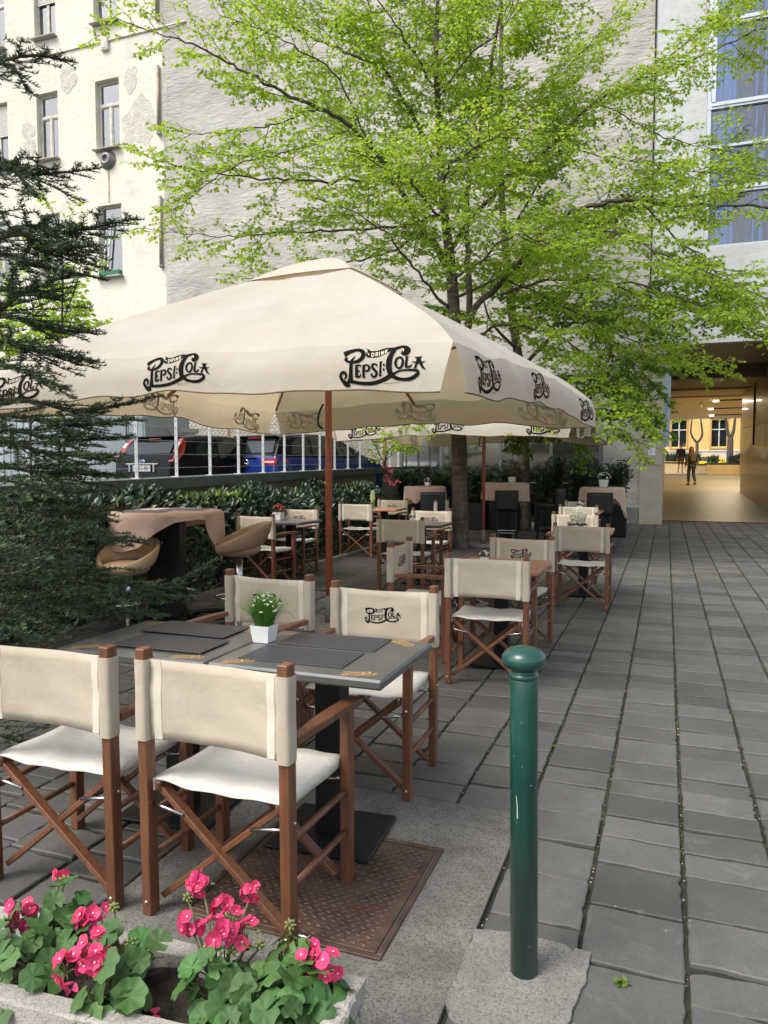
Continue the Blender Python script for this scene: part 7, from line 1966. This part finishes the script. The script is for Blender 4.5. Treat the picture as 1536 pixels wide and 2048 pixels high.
for (a_, b_, c_, d_2) in hb:
    f = MB(); f.poly([(a_, .2, c_), (b_, .2, c_), (b_, .2, d_2), (a_, .2, d_2)]); wi = f.build('cellar_window', M_cglass, fb_)
    f = MB()
    for q in range(5): f.span((a_+.1+q*.2, -.02, c_), (a_+.13+q*.2, .01, d_2))
    f.build('grille', M_trim, wi)
p = at(1428, 925, 60.0); car('yellow taxi-like car on the street at the end of the passage', 'car', (p[0]-2.3, p[1], .872), 0, M_yellow_paint, 'saloon')
p = at(1352, 925, 62.0); car('second yellow car further left on the far street', 'car', (p[0]-2.6, p[1]+1.0, .872), 0, M_yellow_paint, 'saloon')
def box_planter(label, x0, x1, y, d, z0, h, seed):
    t = thing('planter_box', label, 'planter', (0, y, z0)); m = MB()
    m.span((x0, 0, 0), (x1, d, h-.09), .01); m.build('box', M_panel, t); m = MB(); m.span((x0-.03, -.03, h-.089), (x1+.03, d+.03, h), .008); m.build('rim', M_trim, t)
    r = np.random.default_rng(seed); n = 700; C = np.stack([r.uniform(x0+1.0, x1-.1, n), r.uniform(.1, d-.1, n), np.full(n, h)], 1); C[:, 2] += r.uniform(0, .35, n); C[:, 0] = np.where(np.sin(C[:, 0]*3.1) > -.2, C[:, 0], C[:, 0]+.6)
    D = norm_rows(np.array([0, 0, 1.0])+r.normal(0, .35, (n, 3))); V, Q = leafset(C, D, norm_rows(np.array([0, -1., .3])+r.normal(0, .4, (n, 3))), r.uniform(.15, .35, n), r.uniform(.02, .035, n)); fast('foliage', V, Q, M_ole, t)
    return t
pa, pb2 = at(1411, 945, 45.0), at(1486, 945, 45.0)
box_planter('wooden planter box with dark plants at the right end of the passage', pa[0], pa[0]+3.6, 48.2, .8, rampz(48.2)+.004, .70, 1)
pa = at(1384, 930, 50.0); box_planter('longer wooden planter box behind the other one, at the pavement edge', pa[0]-.1, pa[0]+3.4, 52.5, .7, .986, .62, 2)
pa = at(1345, 930, 52.0); box_planter('wooden planter box at the left end of the passage, behind the second person', pa[0]-1.5, pa[0]+1.2, 53.5, .7, .986, .75, 3)
def street_tree(label, px, d, seed, pts):
    b0 = at(px, 930, d); t = thing('street_tree', label, 'tree', (b0[0], b0[1], .95)); O = np.array([b0[0], b0[1], .95]); c = Crown(seed); b = MB()
    for q, r0, r1 in pts:
        path = smooth_path([at(*w_) for w_ in q], 5); b.tube(path-O, np.linspace(r0, r1, len(path)), 8)
    for q, r0, r1 in pts[1:]: c.clothe(smooth_path([at(*w_) for w_ in q], 5), .5, 1.0, .8, 1.6, .22)
    b.build('trunk', M_bark, t); c.tw.v = [v-O for v in c.tw.v]; c.tw.build('twig', M_twig, t); c.leaves('crown', M_spring, t, O, .16, .26)
street_tree('forked street tree at the right of the passage end', 1459, 56, 3, [([(1459, 935, 56), (1460, 905, 56), (1461, 876, 56)], .26, .2), ([(1461, 878, 56), (1454, 860, 56), (1452, 840, 56), (1440, 810, 56)], .15, .06), ([(1461, 878, 56), (1467, 862, 56), (1470, 840, 56), (1478, 800, 56)], .15, .06)])
street_tree('slender forked street tree right behind the walking person', 1394, 54, 4, [([(1394, 935, 54), (1394, 905, 54), (1394, 885, 54)], .12, .1), ([(1394, 886, 54), (1404, 872, 54), (1403, 850, 54), (1398, 815, 54)], .10, .04), ([(1394, 886, 54), (1384, 872, 54), (1382, 855, 54), (1388, 815, 54)], .09, .04)])
print('objects', len(bpy.data.objects))
